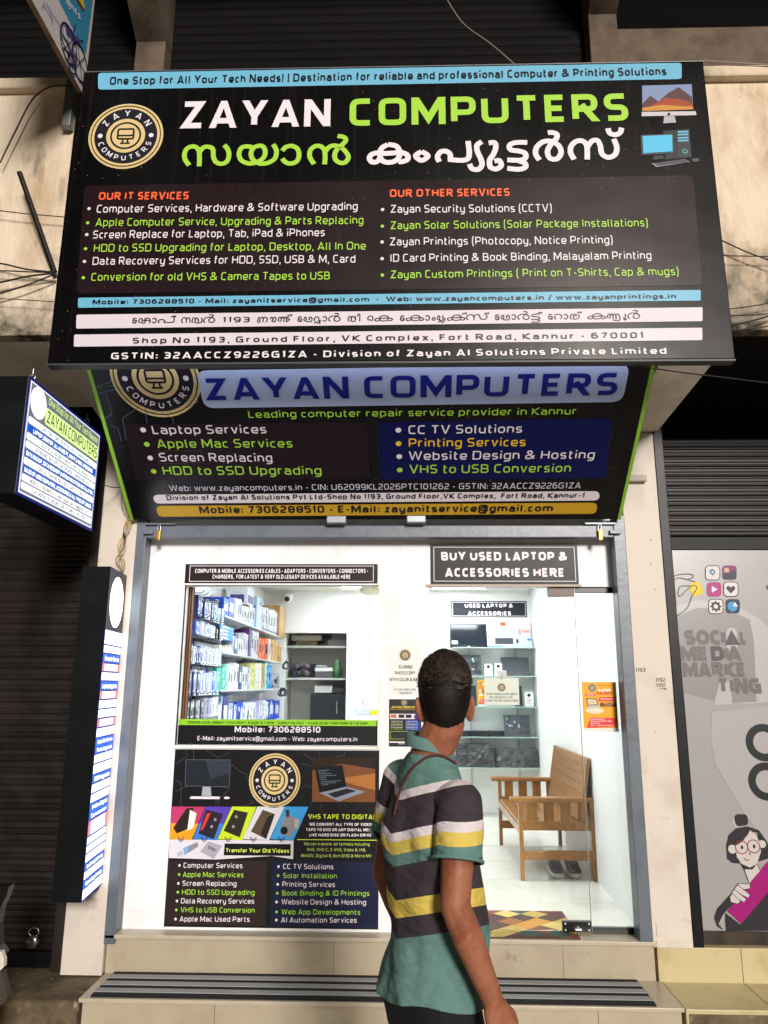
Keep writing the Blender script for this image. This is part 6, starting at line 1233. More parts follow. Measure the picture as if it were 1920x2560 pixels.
M_lap = mat('laptop_grey', '#4c4e54', .35, mix=('#5c5e64', 3, .4, .6)); M_wrap = mat('plastic_wrap', '#55565c', .16, mix=[('#303136', 9, .42, .6), ('#a9abb2', 14, .66, .74)], bump=(16, 1.0)); M_scr = mat('dark_screen', '#141c26', .1)
def stand(name, z, x0, x1, yt, yb, k, m, label, cat, Y=8.8, th=.022, lean=.06, deco=None, group=None):
    a, e = onY(*z(x0, yt), Y), onY(*z(x1, yb), Y); z0 = LSZ[k]; h = a.z - z0
    b = MB(); b.hexa([(a.x, Y, z0), (e.x, Y, z0), (e.x, Y + th, z0), (a.x, Y + th, z0)], [(a.x, Y + lean, z0 + h), (e.x, Y + lean, z0 + h), (e.x, Y + lean + th, z0 + h), (a.x, Y + lean + th, z0 + h)], m)
    if deco: deco(b, a.x, e.x, z0, h, Y, lean)
    return thing(name, b, label, cat, group)
def face(b, x0, x1, z0, z1, Y, lean, h, zb, m, e=.002):
    y0, y1 = Y + lean * (z0 - zb) / h - e, Y + lean * (z1 - zb) / h - e
    b.add([(x0, y0, z0), (x1, y0, z0), (x1, y1, z1), (x0, y1, z1)], [(0, 1, 2, 3)], m)
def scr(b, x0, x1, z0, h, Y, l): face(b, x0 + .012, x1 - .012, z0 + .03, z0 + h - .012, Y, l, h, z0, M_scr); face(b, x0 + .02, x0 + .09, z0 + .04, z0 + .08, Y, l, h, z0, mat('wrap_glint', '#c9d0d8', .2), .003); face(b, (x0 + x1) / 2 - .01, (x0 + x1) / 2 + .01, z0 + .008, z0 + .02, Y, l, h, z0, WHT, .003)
def kb1(b, x0, x1, z0, h, Y, l):
    face(b, x0 + .03, x0 + .20, z0 + h * .3, z0 + h * .75, Y, l, h, z0, ink('#c9c4c4')); face(b, x0 + .215, x0 + .25, z0 + h * .4, z0 + h * .75, Y, l, h, z0, ink('#b4b0b4')); face(b, x0 + .01, x0 + .07, z0 + h * .86, z0 + h, Y, l, h, z0, ink('#e0602a')); face(b, x0 + .26, x1 - .02, z0 + h * .25, z0 + h * .36, Y, l, h, z0, ink('#e08a80'))
    face(b, x0 + .26, x1 - .02, z0 + h * .6, z0 + h * .7, Y, l, h, z0, ink('#e0a090'))
def kb2(b, x0, x1, z0, h, Y, l):
    w = x1 - x0; face(b, x0 + w * .17, x0 + w * .58, z0 + h * .28, z0 + h * .74, Y, l, h, z0, ink('#3a3a40')); face(b, x0 + w * .65, x0 + w * .70, z0 + h * .35, z0 + h * .66, Y, l, h, z0, ink('#3a3a40')); face(b, x0, x0 + w * .35, z0 + h * .06, z0 + h * .13, Y, l, h, z0, ink('#4a90d0')); face(b, x0 + w * .9, x1, z0 + h * .55, z0 + h * .7, Y, l, h, z0, ink('#2a8ad8'))
    for i in range(7): face(b, x0 + w * (.18 + i * .057), x0 + w * (.22 + i * .057), z0 + h * .34, z0 + h * .68, Y, l, h, z0, ink('#55555c'), .003)
    face(b, x0 + w * .1, x0 + w * .7, z0 + h * .86, z0 + h * .9, Y, l, h, z0, ink('#a9a9b4')); face(b, x0 + w * .015, x0 + w * .05, z0 + h * .8, z0 + h * .92, Y, l, h, z0, ink('#5a5a64'))
def wrapped(b, x0, x1, z0, h, Y, l):
    face(b, x0 + .015, x1 - .015, z0 + .02, z0 + h - .012, Y, l, h, z0, M_wrap)
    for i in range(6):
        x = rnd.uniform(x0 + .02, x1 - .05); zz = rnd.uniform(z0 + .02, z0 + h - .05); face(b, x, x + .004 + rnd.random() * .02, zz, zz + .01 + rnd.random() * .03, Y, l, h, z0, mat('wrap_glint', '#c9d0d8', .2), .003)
stand('monitor', B3, 525, 825, 697, 890, 0, mat('bezel', '#15181c', .3), 'dark flat monitor standing on the top glass shelf', 'monitor', deco=scr)
stand('keyboard_box', B3, 920, 1172, 688, 785, 0, mat('box_pinkwhite', '#dcd2d0', .4), 'white and orange keyboard box behind the blue white one', 'box', Y=8.92, lean=.0, th=.04, deco=kb1)
stand('keyboard_box', B3, 826, 1180, 787, 893, 0, mat('box_bluewhite', '#cdd4e4', .4), 'pale blue keyboard and mouse box lying before the orange one', 'box', Y=8.76, lean=.0, th=.05, deco=kb2)
stand('laptop', B3, 540, 780, 945, 1105, 1, M_lap, 'plastic wrapped laptop at the left of the second glass shelf', 'laptop', deco=wrapped)
stand('laptop', B3, 935, 1165, 965, 1115, 1, M_lap, 'closed grey laptop at the right of the second glass shelf', 'laptop')
stand('laptop', B3, 560, 740, 1195, 1340, 2, mat('laptop_dark', '#2c2c32', .3), 'dark laptop on the third glass shelf behind the man', 'laptop')
stand('laptop', B3, 1040, 1108, 1195, 1340, 2, mat('laptop_dark', '#2c2c32', .3), 'dark laptop on the third shelf behind the break notice', 'laptop')
stand('laptop', B3, 958, 1170, 1428, 1580, 3, M_lap, 'wrapped laptop standing at the right of the fourth glass shelf', 'laptop', deco=wrapped)
for i, (x0, x1) in enumerate(((600, 696), (707, 830), (842, 962))): stand('laptop', B3, x0, x1, 1556, 1583, 3, mat('laptop_dark', '#2c2c32', .3), 'flat closed laptop on the fourth glass shelf, %s of three' % ('left', 'middle', 'right')[i], 'laptop', lean=0, th=.18, group='flat laptops')
for i, (x0, x1, y0, y1, k) in enumerate(((802, 865, 1020, 1112, 1), (880, 945, 1014, 1108, 1), (1122, 1195, 1243, 1336, 2))):
    def dc(b, x0, x1, z0, h, Y, l):
        cx = (x0 + x1) / 2; b.add([(cx + .018 * math.cos(t * .52), Y - .002 + l * .75, z0 + h * .76 + .018 * math.sin(t * .52)) for t in range(12)], [tuple(range(12))], BLK)
        for j in range(4): face(b, x0 + .02, x1 - .02 - .01 * (j % 2), z0 + h * (.2 + .1 * j), z0 + h * (.23 + .1 * j), Y, l, h, z0, ink('#c05048' if j == 3 else '#9a9aa0'))
    stand('price_card', B3, x0, x1, y0, y1, k, PAP, 'small white price card on the second glass shelf, %s one' % ('left', 'right')[i] if i < 2 else 'small white price card at the right end of the third glass shelf', 'card', Y=8.72, th=.003, lean=.02, deco=dc)
a, e = onY(*B3(745, 1150), 8.72), onY(*B3(822, 1345), 8.72)
o, s = plate('promo_poster', a.x, e.x, LSZ[2] + .001, a.z, 8.72, PAP, 'small yellow promo sheet on the third glass shelf behind the break notice', 'poster'); promo(o, s, False)
def baglump(name, x0, x1, y0, y1, layers, label):
    a, e = onY(*B7(x0, y0), 8.75), onY(*B7(x1, y1), 8.75); b = MB(); h = (a.z - LSZ[4]) / layers
    for j in range(layers):
        n = 14; w = e.x - a.x; ox = rnd.uniform(-.015, .015)
        vs = []
        for t in range(n + 1):
            for q, yy in ((0, 8.70), (1, 8.70), (1, 8.92), (0, 8.92)): vs.append((a.x + ox + w * t / n, yy + rnd.uniform(-.012, .012), LSZ[4] + h * (j + q * .92) + rnd.uniform(-.1, .1) * h + .004))
        fs = [(4 * t + q, 4 * t + (q + 1) % 4, 4 * t + 4 + (q + 1) % 4, 4 * t + 4 + q) for t in range(n) for q in range(4)] + [(0, 1, 2, 3), (4 * n, 4 * n + 3, 4 * n + 2, 4 * n + 1)]
        b.add(vs, fs, M_wrap)
    thing(name, b, label, 'keyboards')
baglump('wrapped_keyboards', 640, 930, 62, 212, 6, 'stack of plastic wrapped keyboards at the left of the lowest glass shelf'); baglump('wrapped_keyboards', 942, 1250, 95, 212, 3, 'plastic wrapped keyboards at the right of the lowest glass shelf')

# ------------------------------------------------------------------ wooden bench, shoes, door mat
Mw = mat('teak', '#94602a', .28, mix=[('#84521a', 2.5, .4, .65), ('#c08a40', 9, .55, .75)], stretch=(14, 1.5, 14), coat=.2)
Mw2 = mat('teak_upright', '#8c5a24', .28, mix=[('#7c4c18', 2.5, .4, .65), ('#c08a40', 9, .55, .75)], stretch=(14, 14, 1.5), coat=.2)
bn = empty('bench', (1.12, 6.6, .37), label='wooden armchair bench with slatted arms against the right wall', cat='bench')
F0, F1 = 5.96, 7.22; XF, XB = .845, 1.40
za = onY(*B7(1300, 455), F0).z; zr = onY(*B7(1300, 665), F0).z; zl = onY(*B7(1300, 885), F0).z
zbk0 = onX(*B7(1400, 60), 1.42).z; 
for y in (F0, F1):
    for x in (XF, XB): b = MB(); b.box(x - .03 * (x > 1), x + .03 * (x < 1) + .0, y, y + .045, .37, za - .03, Mw2, .004); b.build('leg', bn)
    b = MB(); b.box(XF - .06, XB, y - .012, y + .062, za - .035, za, Mw, .008); b.build('armrest', bn)
    b = MB(); b.box(XF + .03, XB - .03, y + .008, y + .036, zr - .035, zr + .03, Mw, .004); b.box(XF + .03, XB - .03, y + .008, y + .036, zl - .035, zl + .03, Mw, .004); b.build('side_rail', bn)
    for i in range(4):
        xs = XF + .06 + i * .125; b = MB(); b.box(xs, xs + .075, y + .014, y + .03, zr + .03, za - .035, Mw2); b.build('arm_slat', bn)
b = MB()
for i in range(6): b.box(XF + .01 + i * .085, XF + .088 + i * .085, F0 + .045, F1, zr - .005, zr + .015, Mw, .003)
b.box(XF, XF + .03, F0 + .045, F1, zr - .06, zr - .006, Mw); b.build('seat', bn)
b = MB(); zt = zbk0 + .0
for i in range(7):
    z0 = zr + .03 + (zt - zr - .03) * i / 7; z1 = zr + .03 + (zt - zr - .03) * (i + .96) / 7; x0 = 1.29 + .08 * i / 7
    b.hexa([(x0, F0, z0), (x0 + .025, F0, z0), (x0 + .025, F1 + .045, z0), (x0, F1 + .045, z0)], [(x0 + .011, F0, z1), (x0 + .036, F0, z1), (x0 + .036, F1 + .045, z1), (x0 + .011, F1 + .045, z1)], Mw)
b.build('backrest', bn)
for i, xx in enumerate((1415, 1545)):
    q = onZ(*B7(xx, 1052), .372); k = empty('shoe', (q.x, q.y, .37), label='grey sneaker under the bench, %s of the pair' % ('left' if i == 0 else 'right'), cat='shoe', group='pair of sneakers under the bench')
    b = MB(); up_, so_ = mat('shoe_mesh', '#55565a', .8, bump=(90, .5)), mat('shoe_sole', '#d0ccba', .5)
    prof = ((0, .030, .055), (.03, .046, .06), (.09, .050, .075), (.15, .044, .10), (.22, .042, .11), (.27, .036, .10))
    def loft(b, sec, m):
        n = 12; vs = []; fs = []
        for dy, w, z0, z1 in sec:
            for t in range(n):
                an = 2 * math.pi * t / n; cz = (z0 + z1) / 2; vs.append((q.x + w * math.copysign(abs(math.cos(an)) ** .7, math.cos(an)), q.y + dy, cz + (z1 - z0) / 2 * math.copysign(abs(math.sin(an)) ** .7, math.sin(an))))
        for r_ in range(len(sec) - 1):
            for t in range(n): fs.append((r_ * n + t, r_ * n + (t + 1) % n, (r_ + 1) * n + (t + 1) % n, (r_ + 1) * n + t))
        fs += [tuple(range(n))[::-1], tuple(range((len(sec) - 1) * n, len(sec) * n))]; b.add(vs, fs, m, True)
    loft(b, [(dy, w * .95, .395, .37 + h) for dy, w, h in prof], up_); b.build('upper', k)
    b = MB(); loft(b, [(dy - .006, w + .005, .371, .402) for dy, w, h in prof], so_); b.build('sole', k)
    b = MB()
    for j in range(4): b.tube([(q.x - .02, q.y + .10 + j * .025, .455 + j * .008), (q.x, q.y + .095 + j * .025, .462 + j * .009), (q.x + .02, q.y + .10 + j * .025, .455 + j * .008)], .003, mat('lace', '#8a8a8c', .8), 5)
    b.build('lace', k)
dm = empty('doormat', (.54, 4.93, SILL), label='multicoloured diamond patterned doormat inside the glass door', cat='doormat')
MX0, MX1, MY0, MY1 = .12, .985, 4.668, 5.19
b = MB(); b.box(MX0, MX1, MY0, MY1, SILL + .0, SILL + .006, mat('mat_base', '#5a3a22', .8)); b.build('mat', dm)
s = Sheet(dm, (MX0, MY0, SILL + .0062), (1, 0, 0), (0, 1, 0), lambda x, y: Vector((x, y)), .0006)
cs = [mat('mat_' + n, c, .75, bump=(180, .3)) for n, c in (('straw', '#b99a48'), ('rust', '#84401c'), ('brown', '#4a2a1c'), ('green', '#34483c'), ('ochre', '#c08428'), ('wine', '#4c1f22'), ('sand', '#d0b468'))]
W_, H_ = MX1 - MX0, MY1 - MY0; a, h = .17, .075
def cl2(poly):
    p = clip(poly, .004, H_ - .004); p = clip([Vector((q.y, q.x)) for q in p], .004, W_ - .004) if p else []
    return [Vector((q.y, q.x)) for q in p]
for j in range(-1, 9):
    for i in range(-1, 8):
        cx_, cy_ = i * a / 1 + (a / 2 if j % 2 else 0), j * h / 1.0; m = cs[(i * 3 + j * 5 + (i * j) % 4) % 7]
        p = cl2([Vector((cx_ - a / 2, cy_)), Vector((cx_, cy_ - h)), Vector((cx_ + a / 2, cy_)), Vector((cx_, cy_ + h))])
        if p: s.put('pattern', m, p, 1)
        if (i * 2 + j) % 5 == 0:
            for t in (.25, .5, .75):
                o0 = Vector((cx_ - a / 2, cy_)) + Vector((a / 2, -h)) * t; p = cl2([o0, o0 + Vector((.010, -.005)), o0 + Vector((a / 2, h)) + Vector((.010, -.005)), o0 + Vector((a / 2, h))])
                if p: s.put('pattern', cs[(i + j + 4) % 7], p, 2)
s.build()
# ------------------------------------------------------------------ the man walking past
HEAD = R(60); gp = onY(1074, 2100, 2.42)
PO = Vector((gp.x, 2.42, 0))
man = empty('person', PO, -HEAD, 'man in teal, plum and yellow striped shirt walking past, back turned', 'person')
PM = Matrix.Translation(PO) @ Matrix.Rotation(-HEAD, 4, 'Z'); PI_ = PM.inverted()
L = lambda x, y, Y: PI_ @ onY(x, y, Y)
HR_ = Matrix.Rotation(HEAD, 3, 'Z')              # head looks straight at the shop: local axes of the head
HC = L(1111, 1742, 2.40)
def hd(x, y, z): return HC + HR_ @ Vector((x, y, z))
class Clay:
    """union of convex hulls, fused into one skin by a voxel remesh"""
    def __init__(s): s.bm = bmesh.new()
    def blob(s, items, seg=14):
        t = bmesh.new()
        for c, r, *rot in items:
            rr = Vector(r) if isinstance(r, (tuple, list)) else Vector((r, r, r)); M = rot[0] if rot else Matrix.Identity(3)
            u = bmesh.new(); bmesh.ops.create_uvsphere(u, u_segments=seg, v_segments=max(6, seg // 2 + 1), radius=1)
            for v in u.verts: t.verts.new(Vector(c) + M @ Vector((v.co.x * rr.x, v.co.y * rr.y, v.co.z * rr.z)))
            u.free()
        bmesh.ops.convex_hull(t, input=t.verts[:]); bmesh.ops.delete(t, geom=[v for v in t.verts if not v.link_faces], context='VERTS')
        me = bpy.data.meshes.new('tmp'); t.to_mesh(me); t.free(); s.bm.from_mesh(me); bpy.data.meshes.remove(me)
    def limb(s, pts, rs):
        for i in range(len(pts) - 1): s.blob([(pts[i], rs[i]), (pts[i + 1], rs[i + 1])])
    def fuse(s, name, m, voxel, smooth=6, parent=man):
        me = bpy.data.meshes.new(name); s.bm.to_mesh(me); s.bm.free(); o = bpy.data.objects.new(name, me); C.objects.link(o)
        r = o.modifiers.new('r', 'REMESH'); r.mode = 'VOXEL'; r.voxel_size = voxel
        k = o.modifiers.new('s', 'SMOOTH'); k.factor = .5; k.iterations = smooth
        dg = bpy.context.evaluated_depsgraph_get(); nm = bpy.data.meshes.new_from_object(o.evaluated_get(dg)); o.modifiers.clear(); o.data = nm; bpy.data.meshes.remove(me); nm.name = name
        nm.materials.clear(); nm.materials.append(m); nm.polygons.foreach_set('use_smooth', [True] * len(nm.polygons)); o.parent = parent
        return o
def trim(o, test, mod=None, plane=None):
    bm = bmesh.new(); bm.from_mesh(o.data)
    if plane: bmesh.ops.bisect_plane(bm, geom=bm.verts[:] + bm.edges[:] + bm.faces[:], plane_co=plane[0], plane_no=plane[1], clear_outer=True)
    bmesh.ops.delete(bm, geom=[v for v in bm.verts if test(v.co)], context='VERTS')
    if mod:
        for v in bm.verts: v.co = mod(v.co)
    bm.to_mesh(o.data); bm.free()
M_skin = mat('skin', '#9c6248', .62, mix=[('#84482e', 12, .45, .7), ('#a8684a', 40, .5, .7)], bump=(120, .15))
SH = 1.455
shR, shL = Vector((.165, .0, SH - .03)), Vector((-.165, .0, SH + .0))
elR, wrR = L(1138, 2266, 2.20), L(1232, 2500, 2.215)
elL = L(962, 2178, 2.64); wrL = elL + Vector((.03, .10, -.24))
nb_, nt_ = Vector((.01, -.005, 1.535)), hd(0, -.025, -.08)
c = Clay()
c.blob([(hd(0, -.012, .012), (.073, .094, .102), HR_), (hd(0, .02, -.04), (.062, .07, .06), HR_)], 18)
c.blob([(hd(0, .02, -.04), (.060, .072, .055), HR_), (hd(0, .062, -.11), (.028, .024, .022), HR_), (hd(.03, .02, -.1), .02), (hd(-.03, .02, -.1), .02)])
c.blob([(hd(0, .085, -.01), .010), (hd(0, .108, -.048), .013), (hd(.012, .09, -.052), .008), (hd(-.012, .09, -.052), .008)])
c.blob([(hd(.0, .084, -.082), (.02, .008, .006), HR_), (hd(0, .08, -.09), (.016, .008, .005), HR_)])
for sx in (-1, 1):
    c.blob([(hd(sx * .074, -.012, -.035), (.012, .014, .034), HR_), (hd(sx * .086, -.026, -.025), (.006, .012, .026), HR_), (hd(sx * .076, -.008, -.066), .009)])
    c.blob([(hd(sx * .032, .072, -.012), .012)])
c.limb([nt_, nb_, Vector((0, 0, 1.44))], [.06, .063, .085])
c.blob([((0, 0, 1.33), (.165, .105, .14)), (shR * .85 + Vector((0, 0, .2)), .05), (shL * .85 + Vector((0, 0, .2)), .05)]); c.blob([((0, 0, 1.30), (.16, .10, .14)), ((0, .02, 1.05), (.145, .105, .12))]); c.blob([((0, .02, 1.05), (.145, .105, .12)), ((0, 0, .92), (.16, .11, .1))])
c.limb([shR, (shR + elR) / 2, elR, elR * .65 + wrR * .35, wrR], [.055, .047, .041, .042, .029])
c.limb([shL, (shL + elL) / 2, elL, elL * .65 + wrL * .35, wrL], [.055, .047, .041, .042, .029])
def hand(w, dirv, side):
    f = dirv.normalized(); lat = f.cross(Vector((side, 0, 0))).normalized(); lat = (Vector((0, 1, 0)) - f * f.y).normalized(); nrm = f.cross(lat)
    palm = w + f * .075
    c.blob([(w, .026), (w + f * .035 + lat * .025, .017), (w + f * .085 + lat * .034, .014), (w + f * .085 - lat * .032, .014), (w + f * .03 - lat * .022, .017)])
    curl = nrm * (-side)
    for i, ln in enumerate((.070, .080, .074, .058)):
        b0 = w + f * .088 + lat * (.033 - .022 * i); b1 = b0 + f * ln * .5 + curl * ln * .12; b2 = b1 + f * ln * .30 + curl * ln * .24; b3 = b2 + f * ln * .14 + curl * ln * .26
        c.limb([b0, b1, b2, b3], [.0095, .009, .0082, .0072])
    t0 = w + f * .03 + lat * .026; t1 = t0 + f * .03 + lat * .024 + curl * .01; t2 = t1 + f * .03 + lat * .008 + curl * .01
    c.limb([t0, t1, t2], [.014, .0105, .0085])
hand(wrR, (wrR - elR) + Vector((0, 0, -.06)), 1); hand(wrL, wrL - elL, -1)
knL, anL, knR, anR = Vector((-.09, .20, .50)), Vector((-.09, .20, .10)), Vector((.09, .06, .50)), Vector((.09, -.20, .14))
for hp, kn, an in ((Vector((-.085, 0, .90)), knL, anL), (Vector((.085, 0, .90)), knR, anR)): c.limb([hp, kn, kn * .6 + an * .4, an], [.085, .055, .056, .038])
c.limb([anL, anL + Vector((0, .12, -.06))], [.04, .03]); c.limb([anR, anR + Vector((0, .12, -.05))], [.04, .03])
body = c.fuse('body', M_skin, .0052, 3)
# shirt
shirt_m = bpy.data.materials.new('striped_cotton'); shirt_m.use_nodes = True; nt = shirt_m.node_tree; bs = nt.nodes['Principled BSDF']; bs.inputs['Roughness'].default_value = .85; bs.inputs['Specular IOR Level'].default_value = .2
tc = nt.nodes.new('ShaderNodeTexCoord'); sp = nt.nodes.new('ShaderNodeSeparateXYZ'); nt.links.new(tc.outputs['Object'], sp.inputs[0])
def mth(op, a, b_=None):
    n = nt.nodes.new('ShaderNodeMath'); n.operation = op
    for i, q in enumerate((a, b_)):
        if q is None: continue
        if isinstance(q, (int, float)): n.inputs[i].default_value = q
        else: nt.links.new(q, n.inputs[i])
    return n.outputs[0]
ax = mth('MINIMUM', mth('ABSOLUTE', sp.outputs[0]), .2); ze = mth('SUBTRACT', sp.outputs[2], mth('MULTIPLY', ax, .30)); fac = mth('DIVIDE', mth('SUBTRACT', ze, .8), .8)
cr = nt.nodes.new('ShaderNodeValToRGB'); cr.color_ramp.interpolation = 'CONSTANT'; nt.links.new(fac, cr.inputs[0])
TEAL, PLUM, YLW, WHI = lin('#62857f'), lin('#40383f'), lin('#d8bf5c'), lin('#dcd2d6')
bands = [(.0, TEAL), (1.045, PLUM), (1.10, YLW), (1.145, PLUM), (1.235, TEAL), (1.268, YLW), (1.302, WHI), (1.326, PLUM), (1.418, WHI), (1.443, TEAL)]
el = cr.color_ramp.elements
el[0].position = 0; el[0].color = TEAL; el[1].position = (bands[1][0] - .8) / .8; el[1].color = PLUM
for z, cl in bands[2:]: e = el.new((z - .8) / .8); e.color = cl
nz = nt.nodes.new('ShaderNodeTexNoise'); nz.inputs['Scale'].default_value = 9; nz.inputs['Detail'].default_value = 3; mpp = nt.nodes.new('ShaderNodeMapping'); mpp.inputs['Scale'].default_value = (1, 1, 2.2); mpp.inputs['Rotation'].default_value = (0, .6, 0)
nt.links.new(tc.outputs['Object'], mpp.inputs[0]); nt.links.new(mpp.outputs[0], nz.inputs['Vector'])
bp = nt.nodes.new('ShaderNodeBump'); bp.inputs['Strength'].default_value = .8; bp.inputs['Distance'].default_value = .03; nt.links.new(nz.outputs[0], bp.inputs['Height']); nt.links.new(bp.outputs[0], bs.inputs['Normal']); nt.links.new(cr.outputs[0], bs.inputs['Base Color'])
c = Clay(); g = .014
c.blob([((0, 0, 1.34), (.160 + g, .108 + g, .12)), ((.105, 0, 1.455), .05), ((-.105, 0, 1.475), .05), ((.01, 0, 1.545), (.074, .07, .03))], 18)
c.blob([((0, -.005, 1.31), (.158 + g, .108 + g, .15)), ((0, .03, 1.06), (.148 + g, .125 + g, .12))], 18); c.blob([((0, .03, 1.06), (.148 + g, .125 + g, .12)), ((0, .0, .88), (.175 + g, .138 + g, .12))], 18)
shirt = c.fuse('shirt', shirt_m, .009, 5)
cuffR, cuffL = shR.lerp(elR, .58), shL.lerp(elL, .60)
dR, dL = (elR - shR).normalized(), (elL - shL).normalized()
def fold(p):
    a = noise.noise(Vector((p.x * 9, p.y * 9, p.z * 5 + p.x * 6))) * .016 + noise.noise(p * 22) * .005
    q = Vector((p.x, p.y, 0)); w = min(1, max(0, (1.5 - p.z) / .15))
    return p + (q.normalized() if q.length > .01 else Vector()) * a * w + Vector((0, 0, .008 * math.sin(p.x * 20 + p.y * 9) * max(0, min(1, (1.0 - p.z) / .1))))
trim(shirt, lambda p: (p.z > 1.553 and (p.xy - Vector((.01, -.005))).length < .09), fold, (Vector((0, 0, .89)), Vector((.05, -.06, -1))))
so2 = shirt.modifiers.new('thickness', 'SOLIDIFY'); so2.thickness = .004; so2.offset = -1
for sh_, el_, cf, dv, nx in ((shR, elR, cuffR, dR, .10), (shL, elL, cuffL, dL, -.10)):
    c = Clay(); c.blob([(Vector((nx, 0, sh_.z + .0)), .064), (sh_, .064)]); c.limb([sh_, sh_.lerp(el_, .35), sh_.lerp(el_, .72)], [.065, .072, .070]); slv = c.fuse('sleeve', shirt_m, .008, 4)
    trim(slv, lambda p: False, lambda p: p + Vector((noise.noise(p * 14), noise.noise(p * 14 + Vector((5, 0, 0))), 0)) * .006, (cf, dv))
    k2 = slv.modifiers.new('thickness', 'SOLIDIFY'); k2.thickness = .004; k2.offset = -1
c = MB(); cols = [Vector((.01 + .072 * math.cos(t), -.004 + .070 * math.sin(t), 1.576 - .008 * math.sin(t) - .010 * math.cos(t))) for t in [i * .2618 for i in range(24)]]
M_teal = mat('teal_cotton', '#62857f', .85)
n = 24; vs = []
for r0, z0 in ((1.06, -.012), (1.08, .004), (.99, .022), (.93, .024), (.90, .0)): vs += [Vector((.01 + (q.x - .01) * r0, q.y * r0, q.z + z0)) for q in cols]
c.add([PM @ v for v in vs], [(r * n + t, r * n + (t + 1) % n, (r + 1) * n + (t + 1) % n, (r + 1) * n + t) for r in range(4) for t in range(n)], M_teal, True); c.build('collar', man)
for cf, dv, rr in ((cuffR, dR, .070), (cuffL, dL, .070)):
    c = MB(); a_ = dv.orthogonal().normalized(); b_ = dv.cross(a_); c.tube([PM @ (cf - dv * .004 + (a_ * math.cos(t) + b_ * math.sin(t)) * rr) for t in [i * .3142 for i in range(20)]], .0055, M_teal, 6, closed=True); c.build('cuff', man)
# trousers and shoes
c = Clay()
c.blob([((0, .0, .93), (.168, .118, .09)), ((-.085, .01, .82), .10), ((.085, .01, .82), .10)])
for hp, kn, an in ((Vector((-.085, 0, .86)), knL, anL), (Vector((.085, 0, .86)), knR, anR)): c.limb([hp, kn, an + Vector((0, 0, -.02))], [.10, .075, .062])
c.fuse('trousers', mat('black_trousers', '#0e0e11', .9, bump=(40, .3)), .011, 4)
for an in (anL, anR):
    c = Clay(); z0 = an.z - .1; c.blob([(an + Vector((0, -.02, -.04)), .045), (Vector((an.x, an.y + .15, z0 + .045)), (.045, .04, .03)), (Vector((an.x, an.y - .03, z0 + .03)), .03)]); c.fuse('shoe', mat('black_shoe', '#121213', .5), .008, 3)
# hair: close cut skull cap with short strands
M_hair = mat('dark_hair', '#17110f', .6, spec=.3); M_hair2 = mat('hair_top_highlight', '#382a23', .55, spec=.35)  # browner top: the light it reflects is put into the colour
hv = MB(); bm = bmesh.new(); bmesh.ops.create_icosphere(bm, subdivisions=5, radius=1)
def scalp(dv):
    r = Vector((.078, .101, .110)); p = Vector((dv.x * r.x, dv.y * r.y - .014, dv.z * r.z + .016))
    if dv.z > .1: p.z += (.012 + .006 * noise.noise(dv * 4)) * min(1, (dv.z - .1) / .5); p.x *= 1 + .04 * min(1, (dv.z - .1) / .3)
    if dv.z < -.3: k = min(1, (-dv.z - .3) / .6); p.x = p.x * (1 - .1 * k); p.y = p.y * (1 + .0 * k) + (.012 * k if p.y < 0 else 0); p.z -= .05 * k
    return p
def hairy(p): # hairline: high at the forehead, over the ears, down to the nape
    if p.y > .045: return p.z > .045 + (p.y - .045) * .2
    if p.y > -.005: return p.z > -.03
    if abs(p.x) > .058 and p.y > -.045: return p.z > -.035
    return p.z > -.152 + abs(p.x) * .3
keep = {}
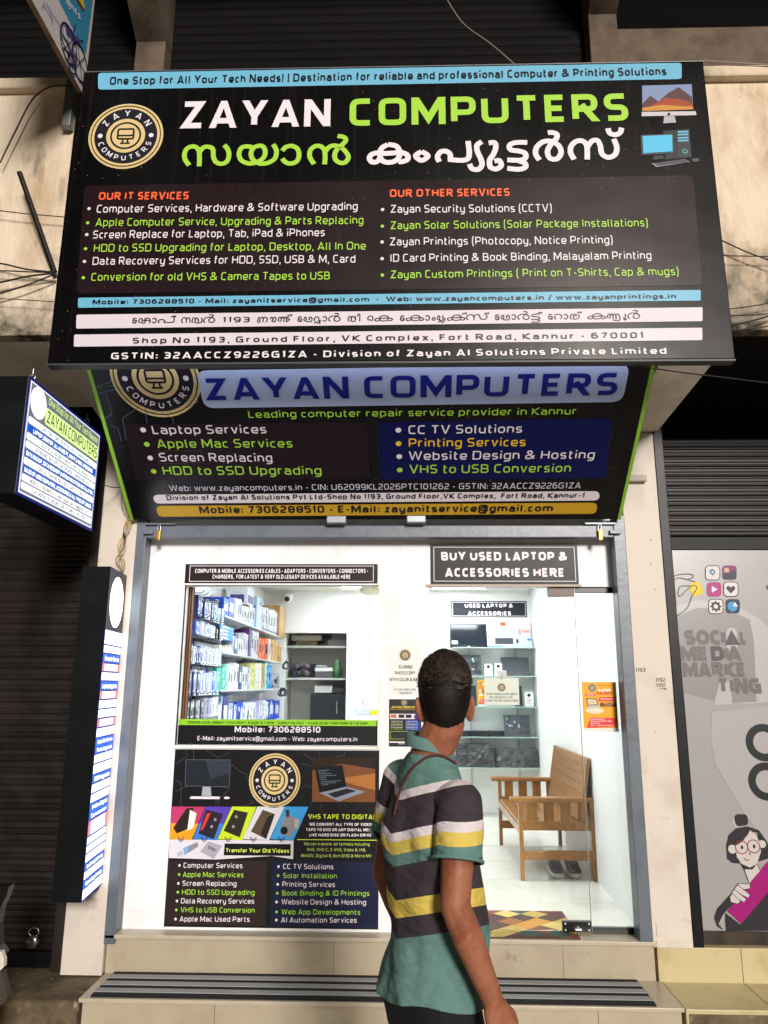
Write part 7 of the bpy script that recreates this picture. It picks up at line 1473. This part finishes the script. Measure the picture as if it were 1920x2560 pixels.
for f in bm.faces:
    ps = [scalp(v.co.normalized()) for v in f.verts]
    if all(hairy(p) for p in ps):
        hv.add([PM @ hd(*(p )) for p in ps], [(0, 1, 2)], M_hair2 if ps[0].z + .04 * noise.noise(ps[0] * 35) > .075 else M_hair, True)
bm.free()
for i in range(20000):
    dv = Vector((rnd.gauss(0, 1), rnd.gauss(0, 1), rnd.gauss(0, 1))).normalized(); p = scalp(dv)
    if not hairy(p): continue
    top = p.z + rnd.gauss(0, .015) > .05; n_ = dv.copy()
    fl = Vector((.45 + .3 * rnd.random(), .5, .1)) if top else Vector((0, -.15, -1)); fl = fl + Vector((rnd.gauss(0, .35), rnd.gauss(0, .35), rnd.gauss(0, .2)))
    t = (fl - n_ * fl.dot(n_)).normalized(); ln = (.014 + .012 * rnd.random()) if top else .016; sd = n_.cross(t) * (.0012 if top else .0008)
    q = p + t * ln + n_ * ((.003 + .006 * rnd.random()) if top else .002); mid = p + t * ln * .5 + n_ * (.005 if top else .0025)
    hv.add([PM @ hd(*w) for w in (p - sd, p + sd, mid + sd, mid - sd, q)], [(0, 1, 2, 3), (3, 2, 4)], M_hair2 if top and rnd.random() < .7 else M_hair)
hv.build('hair', man)
# thin red strap across the back
bm = bmesh.new(); bm.from_mesh(shirt.data); [bm.from_mesh(q.data) for q in man.children if q.name.startswith('sleeve')]; bmesh.ops.transform(bm, matrix=PM, verts=bm.verts); bvh = BVHTree.FromBMesh(bm); bm.free()
P = []
for x, y in ((208, 590), (228, 500), (262, 390), (300, 310), (345, 240), (400, 190), (455, 160), (520, 155), (580, 175), (640, 215), (690, 255)):
    r_ = ray(*B7(x, y)).normalized(); h, nn, _, _ = bvh.ray_cast(EYE, r_)
    if h: P.append(h + nn.normalized() * .008 * (1 if nn.dot(r_) < 0 else -1))
if len(P) > 2:
    c = MB(); sp_ = spline(P, 5); c.tube(sp_, .0034, mat('red_strap', '#552a25', .8), 6); c.build('strap', man)
for sx in (-1, 1):
    c = MB(); c.sphere(PM @ hd(sx * .032, .079, -.012), .0095, mat('eye_white', '#d8d4cc', .2), 12); c.sphere(PM @ hd(sx * .032, .0865, -.012), .005, mat('iris_dark', '#1c120c', .2), 10); c.build('eye', man)
